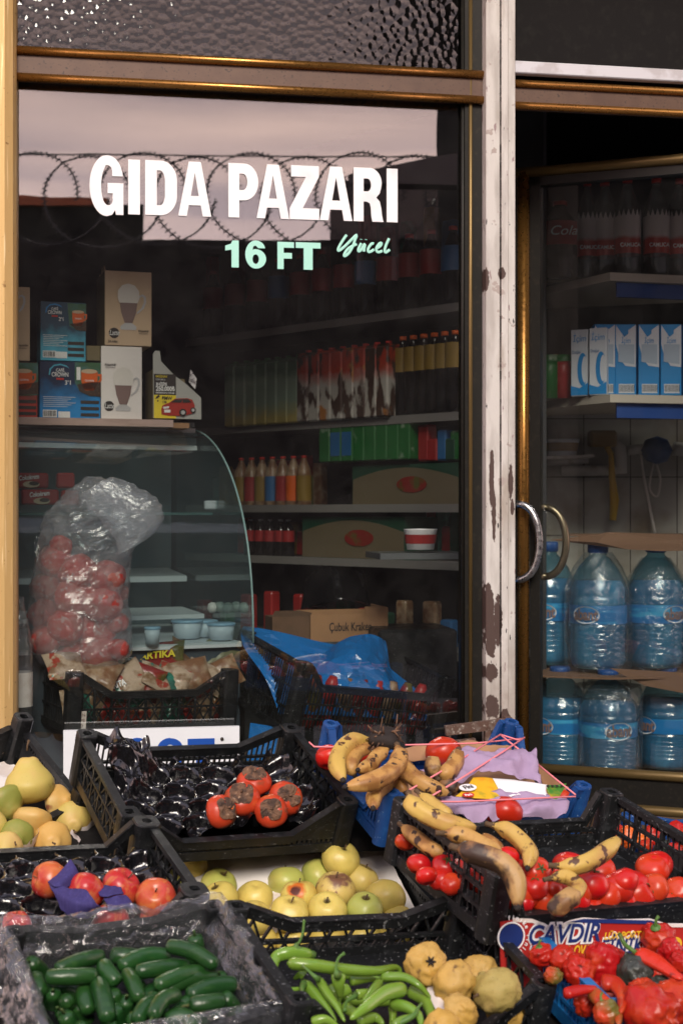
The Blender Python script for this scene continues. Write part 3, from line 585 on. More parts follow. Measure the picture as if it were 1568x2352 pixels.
# sloping stall under the crates
st=thing('market_stand','sloping dark stand carrying the rows of crates in front of the shop','market stand')
def slope(zf,yf,zb,yb,xa,xb,th=.03):
    m=MB(); m.prism([(xa,yf,zf),(xb,yf,zf),(xb,yb,zb),(xa,yb,zb)],(0,0,-th)); return m.build('shelf_board',M['darkpanel'],st)
slope(.54,-2.10,.59,-1.68,-.6,1.9); slope(.43,-1.60,.54,-.80,-.9,1.9); slope(.705,-.95,.79,-.66,-.75,1.04); slope(.655,-1.60,.715,-1.22,.78,1.26); slope(.60,-1.60,.66,-1.30,-.5,-.02)
for x,y,z in ((-.5,-2.05,.52),(.7,-2.05,.52),(1.8,-2.05,.52),(-.85,-.85,.50),(1.85,-.85,.50),(-.7,-.70,.74),(.5,-.70,.74),(1.0,-.70,.74),(1.2,-1.25,.68),(.80,-1.25,.68),(-.45,-1.35,.62),(-.06,-1.35,.62)): bx('leg',(x,y,z/2),(.03,.03,z),'darkpanel',st)
# ------------------------------------------------------------------ produce
def cat(P,k=4):
    P=[Vector(p) for p in P]; Q=[]
    for i in range(len(P)-1):
        a=P[max(i-1,0)];b=P[i];c=P[i+1];d=P[min(i+2,len(P)-1)]
        for j in range(k):
            t=j/k; Q.append(.5*((2*b)+(c-a)*t+(2*a-5*b+4*c-d)*t*t+(3*b-a-3*c+d)*t**3))
    return Q+[P[-1]]
def fbm(v,s,o=3): return mnoise.fractal(Vector(v)*s,1.0,2.0,o)
def blob(rad, zs=.9, dt=.22, db=.12, lobes=0, la=0, na=.03, seed=0, prof=None, n=28, rows=18, nf=1.3, ridge=0):
    m=MB(); vs=[]; random.seed(seed); off=Vector((seed*3.1,seed*1.7,seed))
    for i in range(rows+1):
        ph=math.pi*i/rows; 
        for k in range(n):
            an=2*math.pi*k/n
            if prof: pr,pz=prof(i/rows)
            else:
                pr=math.sin(ph); pz=-math.cos(ph)*zs
                pz-=dt*math.exp(-(pr/.30)**2)*(1 if ph>math.pi/2 else 0); pz+=db*math.exp(-(pr/.25)**2)*(1 if ph<=math.pi/2 else 0)
            f=1+la*math.cos(lobes*an+seed)*(.4+.6*abs(math.cos(ph)))*math.sin(ph)
            d=Vector((math.cos(an)*max(pr,.01)*f, math.sin(an)*max(pr,.01)*f, pz))
            q=d*(1+na*fbm(d+off,nf)*2)
            if ridge: q*=1-ridge*abs(mnoise.noise((d+off)*2.6))*2
            vs.append(q*rad)
    fs=[[i*n+k,i*n+(k+1)%n,i*n+n+(k+1)%n,i*n+n+k] for i in range(rows) for k in range(n)]
    m.add(vs,fs,0,True); return m
AP='yellow apples in the white-lined crate'
yap=[('spot',(0,0,.024),.011,(.10,.075,.02,1)),('speck',160,.07,(.16,.10,.03,1)),('noise',22,.5,.75,(.50,.37,.09,1)),('noise',12,.62,.74,(.52,.30,.07,1))]
M['yapple']=mk('yellow_apple_skin',(.62,.49,.12),.36,yap,rnd=.08,sss=.08,spec=.45,bump=(40,.08,.002))
M['gapple']=mk('greenish_apple_skin',(.42,.44,.10),.36,yap[:2]+[('noise',16,.5,.75,(.52,.45,.12,1))],rnd=.06,sss=.08)
M['bapple']=mk('burnt_apple_skin',(.62,.50,.12),.4,[('noise',20,.5,.7,(.60,.38,.08,1)),('spot',(-.012,-.030,.014),.024,(.55,.14,.02,1)),('spot',(-.013,-.032,.015),.013,(.09,.02,.01,1))],sss=.05)
M['rapple']=mk('rotting_apple_skin',(.56,.42,.12),.45,yap[:2]+[('spot',(.004,-.012,.034),.030,(.17,.08,.045,1)),('stretch',(80,80,18),.56,.62,(.24,.13,.06,1))],sss=.05)
M['redapple']=mk('red_apple_skin',(.44,.028,.026),.30,[('stretch',(70,70,9),.52,.72,(.56,.20,.06,1)),('noise',14,.50,.75,(.56,.16,.04,1)),('z',-.012,-.034,(.55,.30,.08,1)),('speck',200,.06,(.62,.36,.2,1))],rnd=.05,sss=.05)
M['pear']=mk('pear_skin',(.55,.43,.11),.5,[('speck',170,.09,(.14,.08,.03,1)),('noise',16,.48,.7,(.60,.40,.14,1)),('noise',30,.64,.72,(.28,.15,.05,1))],rnd=.06,sss=.06,bump=(90,.15,.002))
M['gpear']=mk('green_pear_skin',(.25,.26,.05),.5,[('speck',170,.09,(.10,.07,.03,1)),('noise',14,.5,.7,(.40,.28,.08,1))],sss=.05,bump=(90,.15,.002))
M['opear']=mk('orange_pear_skin',(.60,.36,.10),.5,[('speck',170,.08,(.2,.09,.03,1)),('noise',12,.5,.7,(.58,.42,.15,1)),('spot',(-.008,-.036,-.004),.010,(.25,.09,.04,1))],sss=.05,bump=(90,.15,.002))
M['quince']=mk('quince_skin',(.50,.30,.06),.6,[('noise',14,.45,.7,(.46,.30,.09,1)),('speck',150,.11,(.09,.04,.02,1)),('noise',38,.64,.72,(.16,.09,.03,1))],sss=.03,bump=(60,.4,.004))
M['gquince']=mk('russet_quince_skin',(.36,.28,.08),.65,[('noise',30,.45,.7,(.42,.30,.10,1)),('speck',170,.12,(.08,.045,.02,1)),('noise',50,.66,.74,(.12,.06,.03,1))],sss=.03,bump=(90,.5,.004))
M['tomato']=mk('tomato_skin',(.52,.022,.008),.33,[('noise',9,.5,.75,(.58,.07,.015,1)),('speck',90,.05,(.6,.2,.08,1))],rnd=.12,sss=.03,coat=.05,bump=(25,.05,.002))
M['persim']=mk('persimmon_skin',(.48,.045,.015),.35,[('noise',18,.52,.7,(.50,.14,.03,1)),('noise',40,.66,.72,(.07,.03,.02,1)),('noise',12,.60,.66,(.16,.06,.03,1))],sss=.03,bump=(40,.3,.003))
M['calyxdry']=mk('dry_calyx',(.16,.085,.05),.9,[('noise',60,.45,.6,(.06,.035,.025,1)),('noise',90,.6,.7,(.34,.22,.14,1))],bump=(120,.6,.004))
M['calyx']=mk('green_calyx',(.045,.085,.02),.7,[('noise',60,.5,.7,(.10,.09,.03,1))])
M['cuc']=mk('cucumber_skin',(.013,.056,.012),.30,[('stretch',(30,30,30),.5,.75,(.018,.065,.012,1)),('stretch',(14,120,120),.56,.70,(.03,.085,.02,1)),('speck',140,.06,(.09,.16,.05,1))],rnd=.14,spec=.5,bump=(110,.35,.003))
M['gpep']=mk('green_pepper_skin',(.15,.27,.03),.27,[('noise',10,.5,.75,(.21,.33,.045,1)),('noise',25,.66,.74,(.10,.26,.03,1))],rnd=.12,sss=.06,coat=.2,bump=(22,.25,.004))
M['gstem']=mk('green_stem',(.075,.17,.03),.5,[('noise',60,.5,.7,(.12,.16,.04,1))])
M['rpep']=mk('wrinkled_red_pepper_skin',(.40,.014,.007),.36,[('noise',14,.52,.7,(.50,.06,.012,1)),('noise',30,.66,.72,(.05,.015,.01,1))],rnd=.08,spec=.4,bump=(28,.5,.006))
M['opep']=mk('orange_pepper_skin',(.62,.13,.02),.35,[('noise',14,.5,.7,(.60,.05,.015,1))],rnd=.05,sss=.05,bump=(28,.5,.006))
M['rotpep']=mk('rotten_pepper_skin',(.02,.028,.018),.4,[('noise',20,.5,.65,(.05,.055,.05,1))],bump=(30,.7,.008))
M['rgpep']=mk('turning_pepper_skin',(.50,.05,.015),.3,[('noise',12,.44,.56,(.14,.12,.025,1))],bump=(28,.4,.006))
M['spep']=mk('spotted_pepper_skin',(.55,.03,.012),.3,[('noise',24,.60,.64,(.03,.012,.01,1))],bump=(28,.6,.006))
ban=[('noise',26,.46,.56,(.30,.14,.04,1)),('stretch',(50,50,50),.59,.63,(.045,.022,.015,1))]
M['ban1']=mk('yellow_banana_skin',(.54,.36,.085),.5,[('noise',18,.50,.68,(.44,.24,.07,1)),('noise',50,.58,.62,(.09,.04,.02,1)),('noise',22,.60,.66,(.22,.10,.03,1))],rnd=.05,bump=(35,.35,.004))
M['ban2']=mk('brown_spotted_banana_skin',(.50,.28,.08),.5,ban,rnd=.08,bump=(30,.5,.005))
M['ban3']=mk('blackened_banana_skin',(.42,.25,.09),.5,[('noise',14,.44,.50,(.05,.028,.02,1)),('noise',40,.5,.6,(.22,.11,.045,1))],bump=(30,.5,.005))
M['bantip']=mk('black_banana_tip',(.02,.014,.012),.8,bump=(80,.6,.004))
def stem_mb(L=.014,r=.0014,bend=.004): m=MB(); m.tube([(0,0,0),(bend*.3,0,L*.5),(bend,0,L)],[r,r*.8,r*1.3],6); return m
def ico_rot(i): random.seed(i*13+5); return (random.uniform(-.5,.5),random.uniform(-.5,.5),random.uniform(0,6.28))
APM=[blob(1,.88,.26,.14,5,.025,.03,s).mesh('apple',M['yapple']) for s in range(4)]
STEM=stem_mb(.34,.035,.08).mesh('stem',M['stem']); STEM.transform(Matrix.Translation((0,0,.58)))
def fruit(c,name,x,y,dpx,h,me,mat,label,cat_,rot,group,stem=None,sz=(1,1,1)):
    p=c.P(x,y,h); r=dpx/2*dep(p)/FP; lp=c.loc2(p); lim=-(c.D/2-.014)+r*.9
    if lp.y<lim and c in (cH,cG,cD): p=onP(x,y,c.loc+c.R@Vector((0,lim,0)),c.R@Vector((0,1,0))); r=dpx/2*dep(p)/FP
    mm=me.copy() if mat and me.materials[0]!=mat else me
    if mm is not me: mm.materials[0]=mat
    # bake radius into mesh copy so object scale stays 1
    mm=mm.copy() if mm is me else mm
    mm.transform(Matrix.Diagonal((r*sz[0],r*sz[1],r*sz[2],1)))
    o=link(name,mm,None,p,rot); tag(o,label,cat_,group)
    if stem:
        for nm,sm in stem:
            s=sm.copy(); s.transform(Matrix.Diagonal((r,r,r,1))); link(nm,s,o)
    return o
ORD=['first','second','third','fourth','fifth','sixth','seventh','eighth','ninth','tenth','eleventh','twelfth','thirteenth','fourteenth']
def rowlabels(items, kind, where, rows=3):
    """items: (obj,x,y); labels by row (back, middle, front) and order from the left"""
    its=sorted(items,key=lambda i:i[2]); n=len(its); nm={1:['']
      ,2:['back','front'],3:['back','middle','front'],4:['back','second','third','front']}[rows]
    for r in range(rows):
        seg=sorted(its[r*n//rows:(r+1)*n//rows],key=lambda i:i[1])
        for k,(o,x,y) in enumerate(seg): o['label']='%s %s from the left in the %s row %s'%(ORD[k],kind,nm[r],where) if rows>1 else '%s %s from the left %s'%(ORD[k],kind,where)
def R3(a,b,c): return (R(a),R(b),R(c))
ST=[('stem',STEM)]
# white paper liner + yellow apples
def quad_sheet(c,pts,name,mat,label,cat_,amp=.004,n=18,th=.0012,seed=3,fr=30,parent=None,solid=True):
    """pts: 4 corners in crate-local coords; makes a slightly wavy sheet in world space"""
    m=MB(); P=[Vector(p) for p in pts]; vs=[]
    for i in range(n+1):
        for j in range(n+1):
            u,v=i/n,j/n; q=(P[0]*(1-u)+P[1]*u)*(1-v)+(P[3]*(1-u)+P[2]*u)*v
            q=q+Vector((0,0,amp*2*fbm(q+Vector((seed,0,0)),fr,3))); vs.append(q)
    fs=[[i*(n+1)+j,(i+1)*(n+1)+j,(i+1)*(n+1)+j+1,i*(n+1)+j+1] for i in range(n) for j in range(n)]
    k=len(vs); 
    if solid: vs+= [v-Vector((0,0,th)) for v in vs]; fs+=[[a+k for a in f][::-1] for f in fs]
    m.add(vs,fs,0,True); o=m.build(name,mat); o.matrix_world=c.M
    o.location=c.loc; o.rotation_euler=c.R.to_euler()
    if label: tag(o,label,cat_)
    return o
quad_sheet(cD,[(-.25,-.10,.05),(.25,-.10,.05),(.25,.178,.125),(-.25,.178,.125)],'paper_liner',M['paper'],'sheet of white paper lining the crate under the yellow apples','paper')
ya=[(783,1973,90,.122,'yapple',(25,10,0),'yellow apple topmost at the back right corner of its crate'),
(657,2027,86,.070,'gapple',(-20,15,40),'tall greenish-yellow apple beside the bare white paper'),
(733,2011,86,.072,'gapple',(30,0,60),'speckled greenish apple left of the topmost apple'),
(828,2021,84,.078,'rapple2',(25,0,90),'apple with a brown blossom end below the topmost apple'),
(771,2043,92,.098,'rapple',(10,0,0),'apple with dripping brown rot over its top'),
(687,2059,88,.085,'bapple',(-10,0,0),'bright yellow apple with a dark burnt red spot'),
(884,2065,98,.075,'yapple',(150,20,0),'large plain yellow apple against the right wall'),
(838,2088,86,.085,'gapple',(20,0,0),'apple with a small green stem pit near the front right'),
(752,2092,92,.085,'yapple',(30,-10,0),'apple with a wide brown stem hollow near the front rim'),
(665,2098,92,.085,'yapple',(18,0,20),'yellow apple with a brown crown near the front rim'),
(586,2063,86,.060,'yapple',(200,0,0),'plain pale yellow apple at the left of the group, touching the paper'),
(504,2033,85,.075,'gapple',(15,20,0),'green-yellow apple with a star-shaped stem pit, left of the white paper'),
(435,1994,86,.085,'yapple',(160,0,0),'yellow apple half behind the corner of the red apple crate'),
(506,2062,84,.075,'yapple',(10,-25,0),'apple with a dark shrivelled stalk pit over the plastic liner'),
(586,2108,84,.075,'yapple',(190,30,0),'yellow apple low at the left behind the front rim'),
(405,2024,70,.07,'gapple',(30,0,0),'green apple glimpsed through the lattice of the red apple crate'),
(914,2118,84,.06,'yapple',(150,0,0),'yellow apple at the far right just above the front rim')]
M['rapple2']=mk('brown_ended_apple_skin',(.58,.45,.12),.4,yap+[('spot',(0,0,.040),.019,(.13,.06,.035,1))],sss=.05)
for i,(x,y,d,h,mt,rt_,lb) in enumerate(ya):
    st_=ST if rt_[0]<100 else None
    fruit(cD,'apple',x,y,d,h+.022,APM[i%4],M[mt],lb,'apple',R3(*rt_),AP,st_)
lo=[]
for i,(x,y) in enumerate([(594,2160),(672,2158),(751,2156),(832,2150),(906,2146),(520,2150),(470,2075),(860,2130),(700,2130),(780,2125)]):
    lo.append((fruit(cD,'apple',x,y,86,.042,APM[(i+1)%4],M['yapple'],'x','apple',ico_rot(i),AP),x,y))
rowlabels(lo,'yellow apple','of the lower layer, behind the crate lattice',1)
# red apples
ra=[(114,2021,86,.085,(0,-75,20),'tall red apple leaning behind the blue tissue, leftmost',(1,1,1.05)),(196,2047,90,.085,(-40,30,0),'red apple sitting in the fold of blue tissue',(1,1,1)),
(280,2036,92,.08,(40,0,60),'large red apple with no tissue at the back of its crate',(1,1,.9)),(358,2062,94,.08,(48,-5,0),'red apple turning its stalk pit to the front, rightmost',(1,1,.95)),
(253,2114,88,.08,(-30,0,0),'red-orange apple low behind the front rim below the tissue',(1,1,.95)),(362,2108,86,.07,(20,0,0),'dark red apple under the front rim, below the one with its stalk showing',(1,1,.95)),
(38,2124,70,.07,(0,0,0),'red apple hardly showing behind the clear plastic',(1,1,1))]
RA=blob(1,.92,.28,.14,5,.02,.025,9).mesh('apple',M['redapple'])
for x,y,d,h,r_,lb,s in ra: fruit(cG,'apple',x,y,d,h,RA,None,lb,'apple',R3(*r_),'red apples on black film',ST,s)
# pears
def pearp(t):
    P=[(0,-.86),(.25,-.95),(.55,-.88),(.85,-.62),(1,-.2),(.97,.15),(.82,.5),(.60,.82),(.46,1.08),(.36,1.25),(.22,1.34),(0,1.35)]
    x=t*(len(P)-1); i=min(int(x),len(P)-2); f=x-i
    a=P[max(i-1,0)];b=P[i];c=P[i+1];d=P[min(i+2,len(P)-1)]
    return tuple(.5*((2*b[k])+(c[k]-a[k])*f+(2*a[k]-5*b[k]+4*c[k]-d[k])*f*f+(3*b[k]-a[k]-3*c[k]+d[k])*f**3) for k in (0,1))
PE=blob(1,prof=pearp,na=.035,seed=4,rows=24).mesh('pear',M['pear'])
PSm=MB(); PSm.tube([(0,0,1.30),(.02,0,1.5),(.10,0,1.72)],[.05,.035,.06],6); PSm=PSm.mesh('stem',M['stem'])
pe=[(68,1800,118,.13,'pear',(-6,-4,0),'large yellow pear standing upright with its stalk up'),(14,1846,96,.10,'gpear',(120,0,40),'green-brown pear at the left edge below the tall pear'),
(136,1842,80,.10,'opear',(60,70,30),'orange-yellow pear lying with its stalk to the left'),(74,1886,94,.085,'opear',(150,10,0),'pale orange pear with one brown bruise'),
(166,1886,90,.08,'pear',(100,-30,0),'yellow pear in a white paper cup beside the crate wall'),(38,1922,80,.08,'gpear',(90,40,0),'green pear in a white paper cup, below the bruised pear'),
(120,1932,90,.07,'opear',(80,20,0),'golden pear in a white paper cup near the front'),(14,1950,80,.07,'pear',(95,0,0),'pale yellow pear at the front left edge'),(-22,1900,80,.08,'pear',(95,0,0),'yellow pear cut off by the left edge of the view'),
(20,2000,80,.04,'opear',(90,0,0),'orange pear of the bottom layer at the left behind the lattice'),(95,1995,80,.04,'opear',(90,0,0),'orange pear of the bottom layer in the middle behind the lattice'),(170,1985,80,.04,'opear',(90,0,0),'orange pear of the bottom layer nearest the corner post')]
M['cup']=mk('paper_cup',(.70,.62,.60),.8,bump=(50,.4,.003))
for i,(x,y,d,h,mt,r_,lb) in enumerate(pe):
    k=.9 if i else 1
    fruit(cB,'pear',x,y,d*(.98 if i==0 else 1),h,PE,M[mt],lb,'pear',R3(*r_),'pears in the left crate',[('stem',PSm)],(1,1,.78 if i==0 else .62))
for i,(x,y,d,lb) in enumerate([(170,1893,52,'torn white paper cup round the pear by the crate wall'),(36,1930,48,'torn white paper cup round the green pear'),(122,1940,54,'torn white paper cup round the golden pear')]):
    p=cB.P(x,y,.06); r=d*dep(p)/FP; m=MB(); 
    m.lathe([(r*.7,-r*.55),(r*1.0,-r*.1),(r*1.08,r*.30)],24,fr=lambda a,z,i=i:1+.07*math.sin(5*a+i)*(1 if z>0 else .3)+.05*math.sin(11*a))
    o=m.build('paper_cup',M['cup'],None,p,R3(18,-15+10*i,0)); tag(o,lb,'paper cup','white paper cups round the pears')
quad_sheet(cB,[(-.25,-.16,.02),(.25,-.16,.02),(.25,.16,.03),(-.25,.16,.03)],'paper_liner',M['paper'],'white paper lining the pear crate','paper')
# persimmons
PM=[blob(1,.72,.12,.08,4,.035,.04,s+20).mesh('persimmon',M['persim']) for s in range(3)]
def calyx_big(seed):
    m=MB(); random.seed(seed); n=32; vs=[]; rows=6
    for i in range(rows):
        f=i/(rows-1)
        for k in range(n):
            an=2*math.pi*k/n; L=.30+.42*f*(.72+.28*abs(math.cos(2*an+seed)))+.05*random.random()*f; r=(.06+f*L*.88) 
            z=.72*math.sqrt(max(.05,1-r*r))-.12*math.exp(-(r/.3)**2)+.05+.07*f*math.sin(3*an+seed)+.10*random.uniform(-.4,1)*f+(.05 if i<2 else 0)
            vs.append((math.cos(an)*r,math.sin(an)*r,z))
    m.add(vs,[[i*n+k,i*n+(k+1)%n,i*n+n+(k+1)%n,i*n+n+k] for i in range(rows-1) for k in range(n)],0,False)
    m.tube([(0,0,.5),(.02,0,.78),(.05,0,.92)],[.10,.07,.06],7)
    return m.mesh('calyx',M['calyxdry'])
for i,(x,y,d,r_,lb) in enumerate([(583,1796,86,(25,0,0),'persimmon at the back with a stalk on its grey calyx'),(556,1836,90,(45,-10,0),'persimmon in the middle with a broad brown calyx'),(656,1835,86,(62,25,0),'persimmon on the right, glossy red with a brown calyx'),
    (508,1864,84,(60,25,20),'front left persimmon, lying on crumpled black film'),(622,1864,82,(66,-10,0),'front right persimmon with a round sunken calyx')]):
    fruit(cC,'persimmon',x,y,d*.95,.085 if i!=0 else .10,PM[i%3],None,lb,'persimmon',R3(*r_),'persimmons on black film',[('calyx',calyx_big(i+1))])
# tomatoes
TM=[blob(1.13,.82,.14,.08,l,.03,.03,s+30).mesh('tomato',M['tomato']) for s,l in ((0,5),(1,4),(2,6))]
def tcal(seed):
    m=MB(); random.seed(seed)
    for k in range(5):
        an=k*1.257+random.uniform(-.2,.2); d=Vector((math.cos(an),math.sin(an),0)); s=Vector((-d.y,d.x,0))
        L=random.uniform(.35,.55); z0=.84; c=random.uniform(-.12,.10)
        m.add([d*.03+s*.07+Vector((0,0,z0)),d*.03-s*.07+Vector((0,0,z0)),d*L*.6-s*.06+Vector((0,0,z0+.06)),d*L*.6+s*.06+Vector((0,0,z0+.08)),d*L+Vector((0,0,z0+c))],[[0,1,2,3],[3,2,4]],0,True)
    m.tube([(0,0,.75),(0,.02,.98),(.04,.05,1.12)],[.06,.05,.04],6); return m.mesh('calyx',M['calyx'])
TC=[('calyx',tcal(3))]
tom=[]
for i,(x,y,d,h,r_,cl,lb) in enumerate([(1231,2001,62,.105,(60,20,0),1,'tomato with a dark calyx beside the blackened banana'),(1225,2035,62,.09,(30,0,0),1,'tomato with a star calyx below another calyxed tomato'),
 (1168,1966,44,.13,(20,0,0),0,'small tomato between two bananas'),(1244,2070,64,.085,(160,0,0),0,'plain tomato behind the front rim at the left'),(1269,2042,44,.08,(160,0,0),0,'small tomato under the curled banana'),
 (1359,2030,70,.085,(5,10,0),1,'tomato with its calyx on top under the right-hand banana'),(1390,2058,70,.085,(150,0,30),0,'plain tomato in the middle right, behind the front rim'),(1431,2024,62,.08,(170,0,0),0,'plain tomato farthest back at the right'),
 (1463,2054,84,.10,(25,55,0),1,'largest tomato with a big green calyx on its right'),(1528,2074,74,.09,(150,0,0),0,'tomato at the right edge with a pale scar'),(1352,2081,56,.07,(20,0,0),1,'low tomato with loose calyx just over the rim'),
 (1402,2084,54,.07,(150,0,0),0,'low tomato half hidden by the rim'),(1203,2076,44,.07,(150,0,0),0,'low tomato at the left end of the rim'),
 (962,1986,50,.06,(150,0,0),0,'tomato low behind the left lattice wall'),(978,2012,44,.07,(150,0,0),0,'small tomato in the middle of the left lattice wall'),(1021,1988,54,.07,(160,0,0),0,'tomato high behind the left lattice wall'),
 (1010,2020,48,.05,(150,0,0),0,'tomato under the high one behind the left lattice'),(1035,2030,50,.05,(150,0,0),0,'tomato nearest the front corner post behind the lattice'),(928,1934,40,.06,(150,0,0),0,'tomato nearest the back post behind the left lattice'),
 (1082,2020,50,.05,(150,0,0),0,'tomato hidden below the blackened banana'),(1060,1998,54,.05,(150,0,0),0,'tomato behind the front corner post'),(1300,2075,56,.06,(150,0,0),0,'tomato behind the black banana tip')]):
    fruit(cH,'tomato',x,y,d,h,TM[i%3],None,lb,'tomato',R3(*(r_ if cl else (r_[0]-(120 if i%3==0 and r_[0]>100 else 0),r_[1]-20,i*50))),'tomatoes in the black crate',TC if cl or i%3==0 else None)
for i,(x,y,lb) in enumerate([(1300,2036,'tomato just left of the tomato under the right-hand banana'),(1325,2062,'tomato behind the rim between two calyxed tomatoes'),(1428,2072,'tomato tucked left of the largest tomato'),(1500,2040,'tomato right of the largest tomato, against the wall'),(1556,2048,'tomato cut by the right edge behind the scarred one')]):
    fruit(cH,'tomato',x,y,62,.07,TM[i%3],None,lb,'tomato',R3(20+i*40,i*15,i*60),'tomatoes in the black crate',TC if i%2 else None)
random.seed(5)
for i in range(20):
    u=random.uniform(-.22,.23); v=random.uniform(-.14,-.03); p=cH.L(u,v,.060); q=link('tomato',None,None)
    bpy.data.objects.remove(q); me=TM[i%3].copy(); me.transform(Matrix.Scale(.030,4)); o=link('tomato',me,None,p,ico_rot(i)); tag(o,'tomato of the hidden bottom layer under the other tomatoes in the black crate','tomato','tomatoes of the bottom layer')
for i,(x,y,d,h,lb) in enumerate([(1019,1729,76,.10,'tomato at the back of the blue crate beside the lilac paper'),(1156,1866,78,.10,'tomato at the front rim of the blue crate under the lilac paper'),(757,1740,60,.08,'tomato by the back left blue peg'),(843,1742,60,.07,'tomato behind the banana bunch'),(1290,1838,50,.06,'small tomato at the right corner of the blue crate')]):
    fruit(cI,'tomato',x,y,d,h,TM[i%3],None,lb,'tomato',R3(150,10*i,0),'tomatoes in the blue crate')
# elongated fruit
def longf(name,P,rad,mat,label,cat_,group,rf,n=14,k=5,sq=None,child=None):
    Q=cat(P,k); N=len(Q); o0=Q[N//2].copy(); rr=[rad*rf(i/(N-1)) for i in range(N)]
    m=MB(); m.tube([q-o0 for q in Q],rr,n,sq=sq); o=m.build(name,mat,None,o0); tag(o,label,cat_,group)
    return o,Q,o0
def caps(f): # rounded ends
    return lambda t:f(t)*math.sqrt(max(0.02,1-(2*t-1)**10))
# cucumbers
fx=lambda x:x*.4211; fy=lambda y:1923.4+y*.4211
cu=[(160,680,290,712,.085),(300,728,565,645,.10),(245,762,535,752,.105),(565,690,645,800,.105),(530,785,592,1005,.095),(462,815,492,960,.075),(290,840,330,880,.075),(350,890,425,860,.08),(605,840,665,905,.095),(690,880,706,945,.085),(690,735,765,890,.09),
(650,715,930,650,.085),(735,735,1030,705,.105),(845,815,1115,730,.11),(905,590,1185,705,.125),(1062,535,1068,625,.09),(900,840,1190,770,.095),(1020,870,1290,800,.10),(1030,915,1225,890,.11),(1160,945,1235,935,.10),(1215,865,1330,905,.10),(1195,750,1250,800,.08),(830,880,905,870,.10),
(745,1010,880,895,.10),(830,985,975,860,.125),(620,930,675,1025,.09),(725,985,770,945,.10),(770,900,840,830,.07),(940,985,1050,900,.08),(985,925,1080,880,.085),(745,790,785,815,.07),(250,800,310,870,.08),(420,905,520,985,.06),(700,680,720,640,.06),(1100,985,1190,960,.08),(590,1010,600,1060,.08),(330,940,440,1010,.05),(1100,650,1190,700,.07),(430,790,560,850,.045),(880,940,1000,990,.05),(1100,830,1250,860,.05),(600,640,800,660,.04),(300,820,500,900,.04),(500,1080,620,1030,.09),(640,1060,780,1075,.09),(800,1040,900,1100,.095),(900,1010,1080,1035,.10),(420,1030,520,1060,.08),(350,960,430,1040,.085),(560,1100,760,1120,.08),(1060,960,1180,1010,.09),(200,760,240,860,.07),(860,760,980,700,.08),(1120,900,1260,830,.07),(480,700,600,740,.06)]
cl=[]
for i,(a,b,c_,d,h) in enumerate(cu):
    random.seed(i+60); A=cF.P(fx(a),fy(b),h-.012); B=cF.P(fx(c_),fy(d),h+random.uniform(-.016,.004)-.012); mid=(A+B)/2
    L=(B-A).length
    if L<.045: B=B-cF.n*.05+Vector((0,.03,0)) ; mid=(A+B)/2
    mid=mid+Vector((0,0,1))*random.uniform(.002,.008)+(B-A).cross(cF.n).normalized()*random.uniform(-.006,.006)
    r=random.uniform(.0128,.0152)
    o,Q,o0=longf('cucumber',[A,mid,B],r,M['cuc'],'x','cucumber','cucumbers in the plastic-lined crate',caps(lambda t:.86+.14*math.sin(math.pi*t)),k=7,sq=lambda an:1+.025*math.cos(6*an))
    cl.append((o,fx((a+c_)/2),fy((b+d)/2)))
    if i%3==0:
        m=MB(); e=(Q[0]-Q[1]).normalized(); s=Q[0]-o0; m.tube([s-e*.002,s+e*.008,s+e*.014+Vector((0,0,-.004))],[.003,.0022,.002],6); m.build('stem',M['calyx'],o)
rowlabels(cl,'cucumber','of the plastic-lined crate',4)
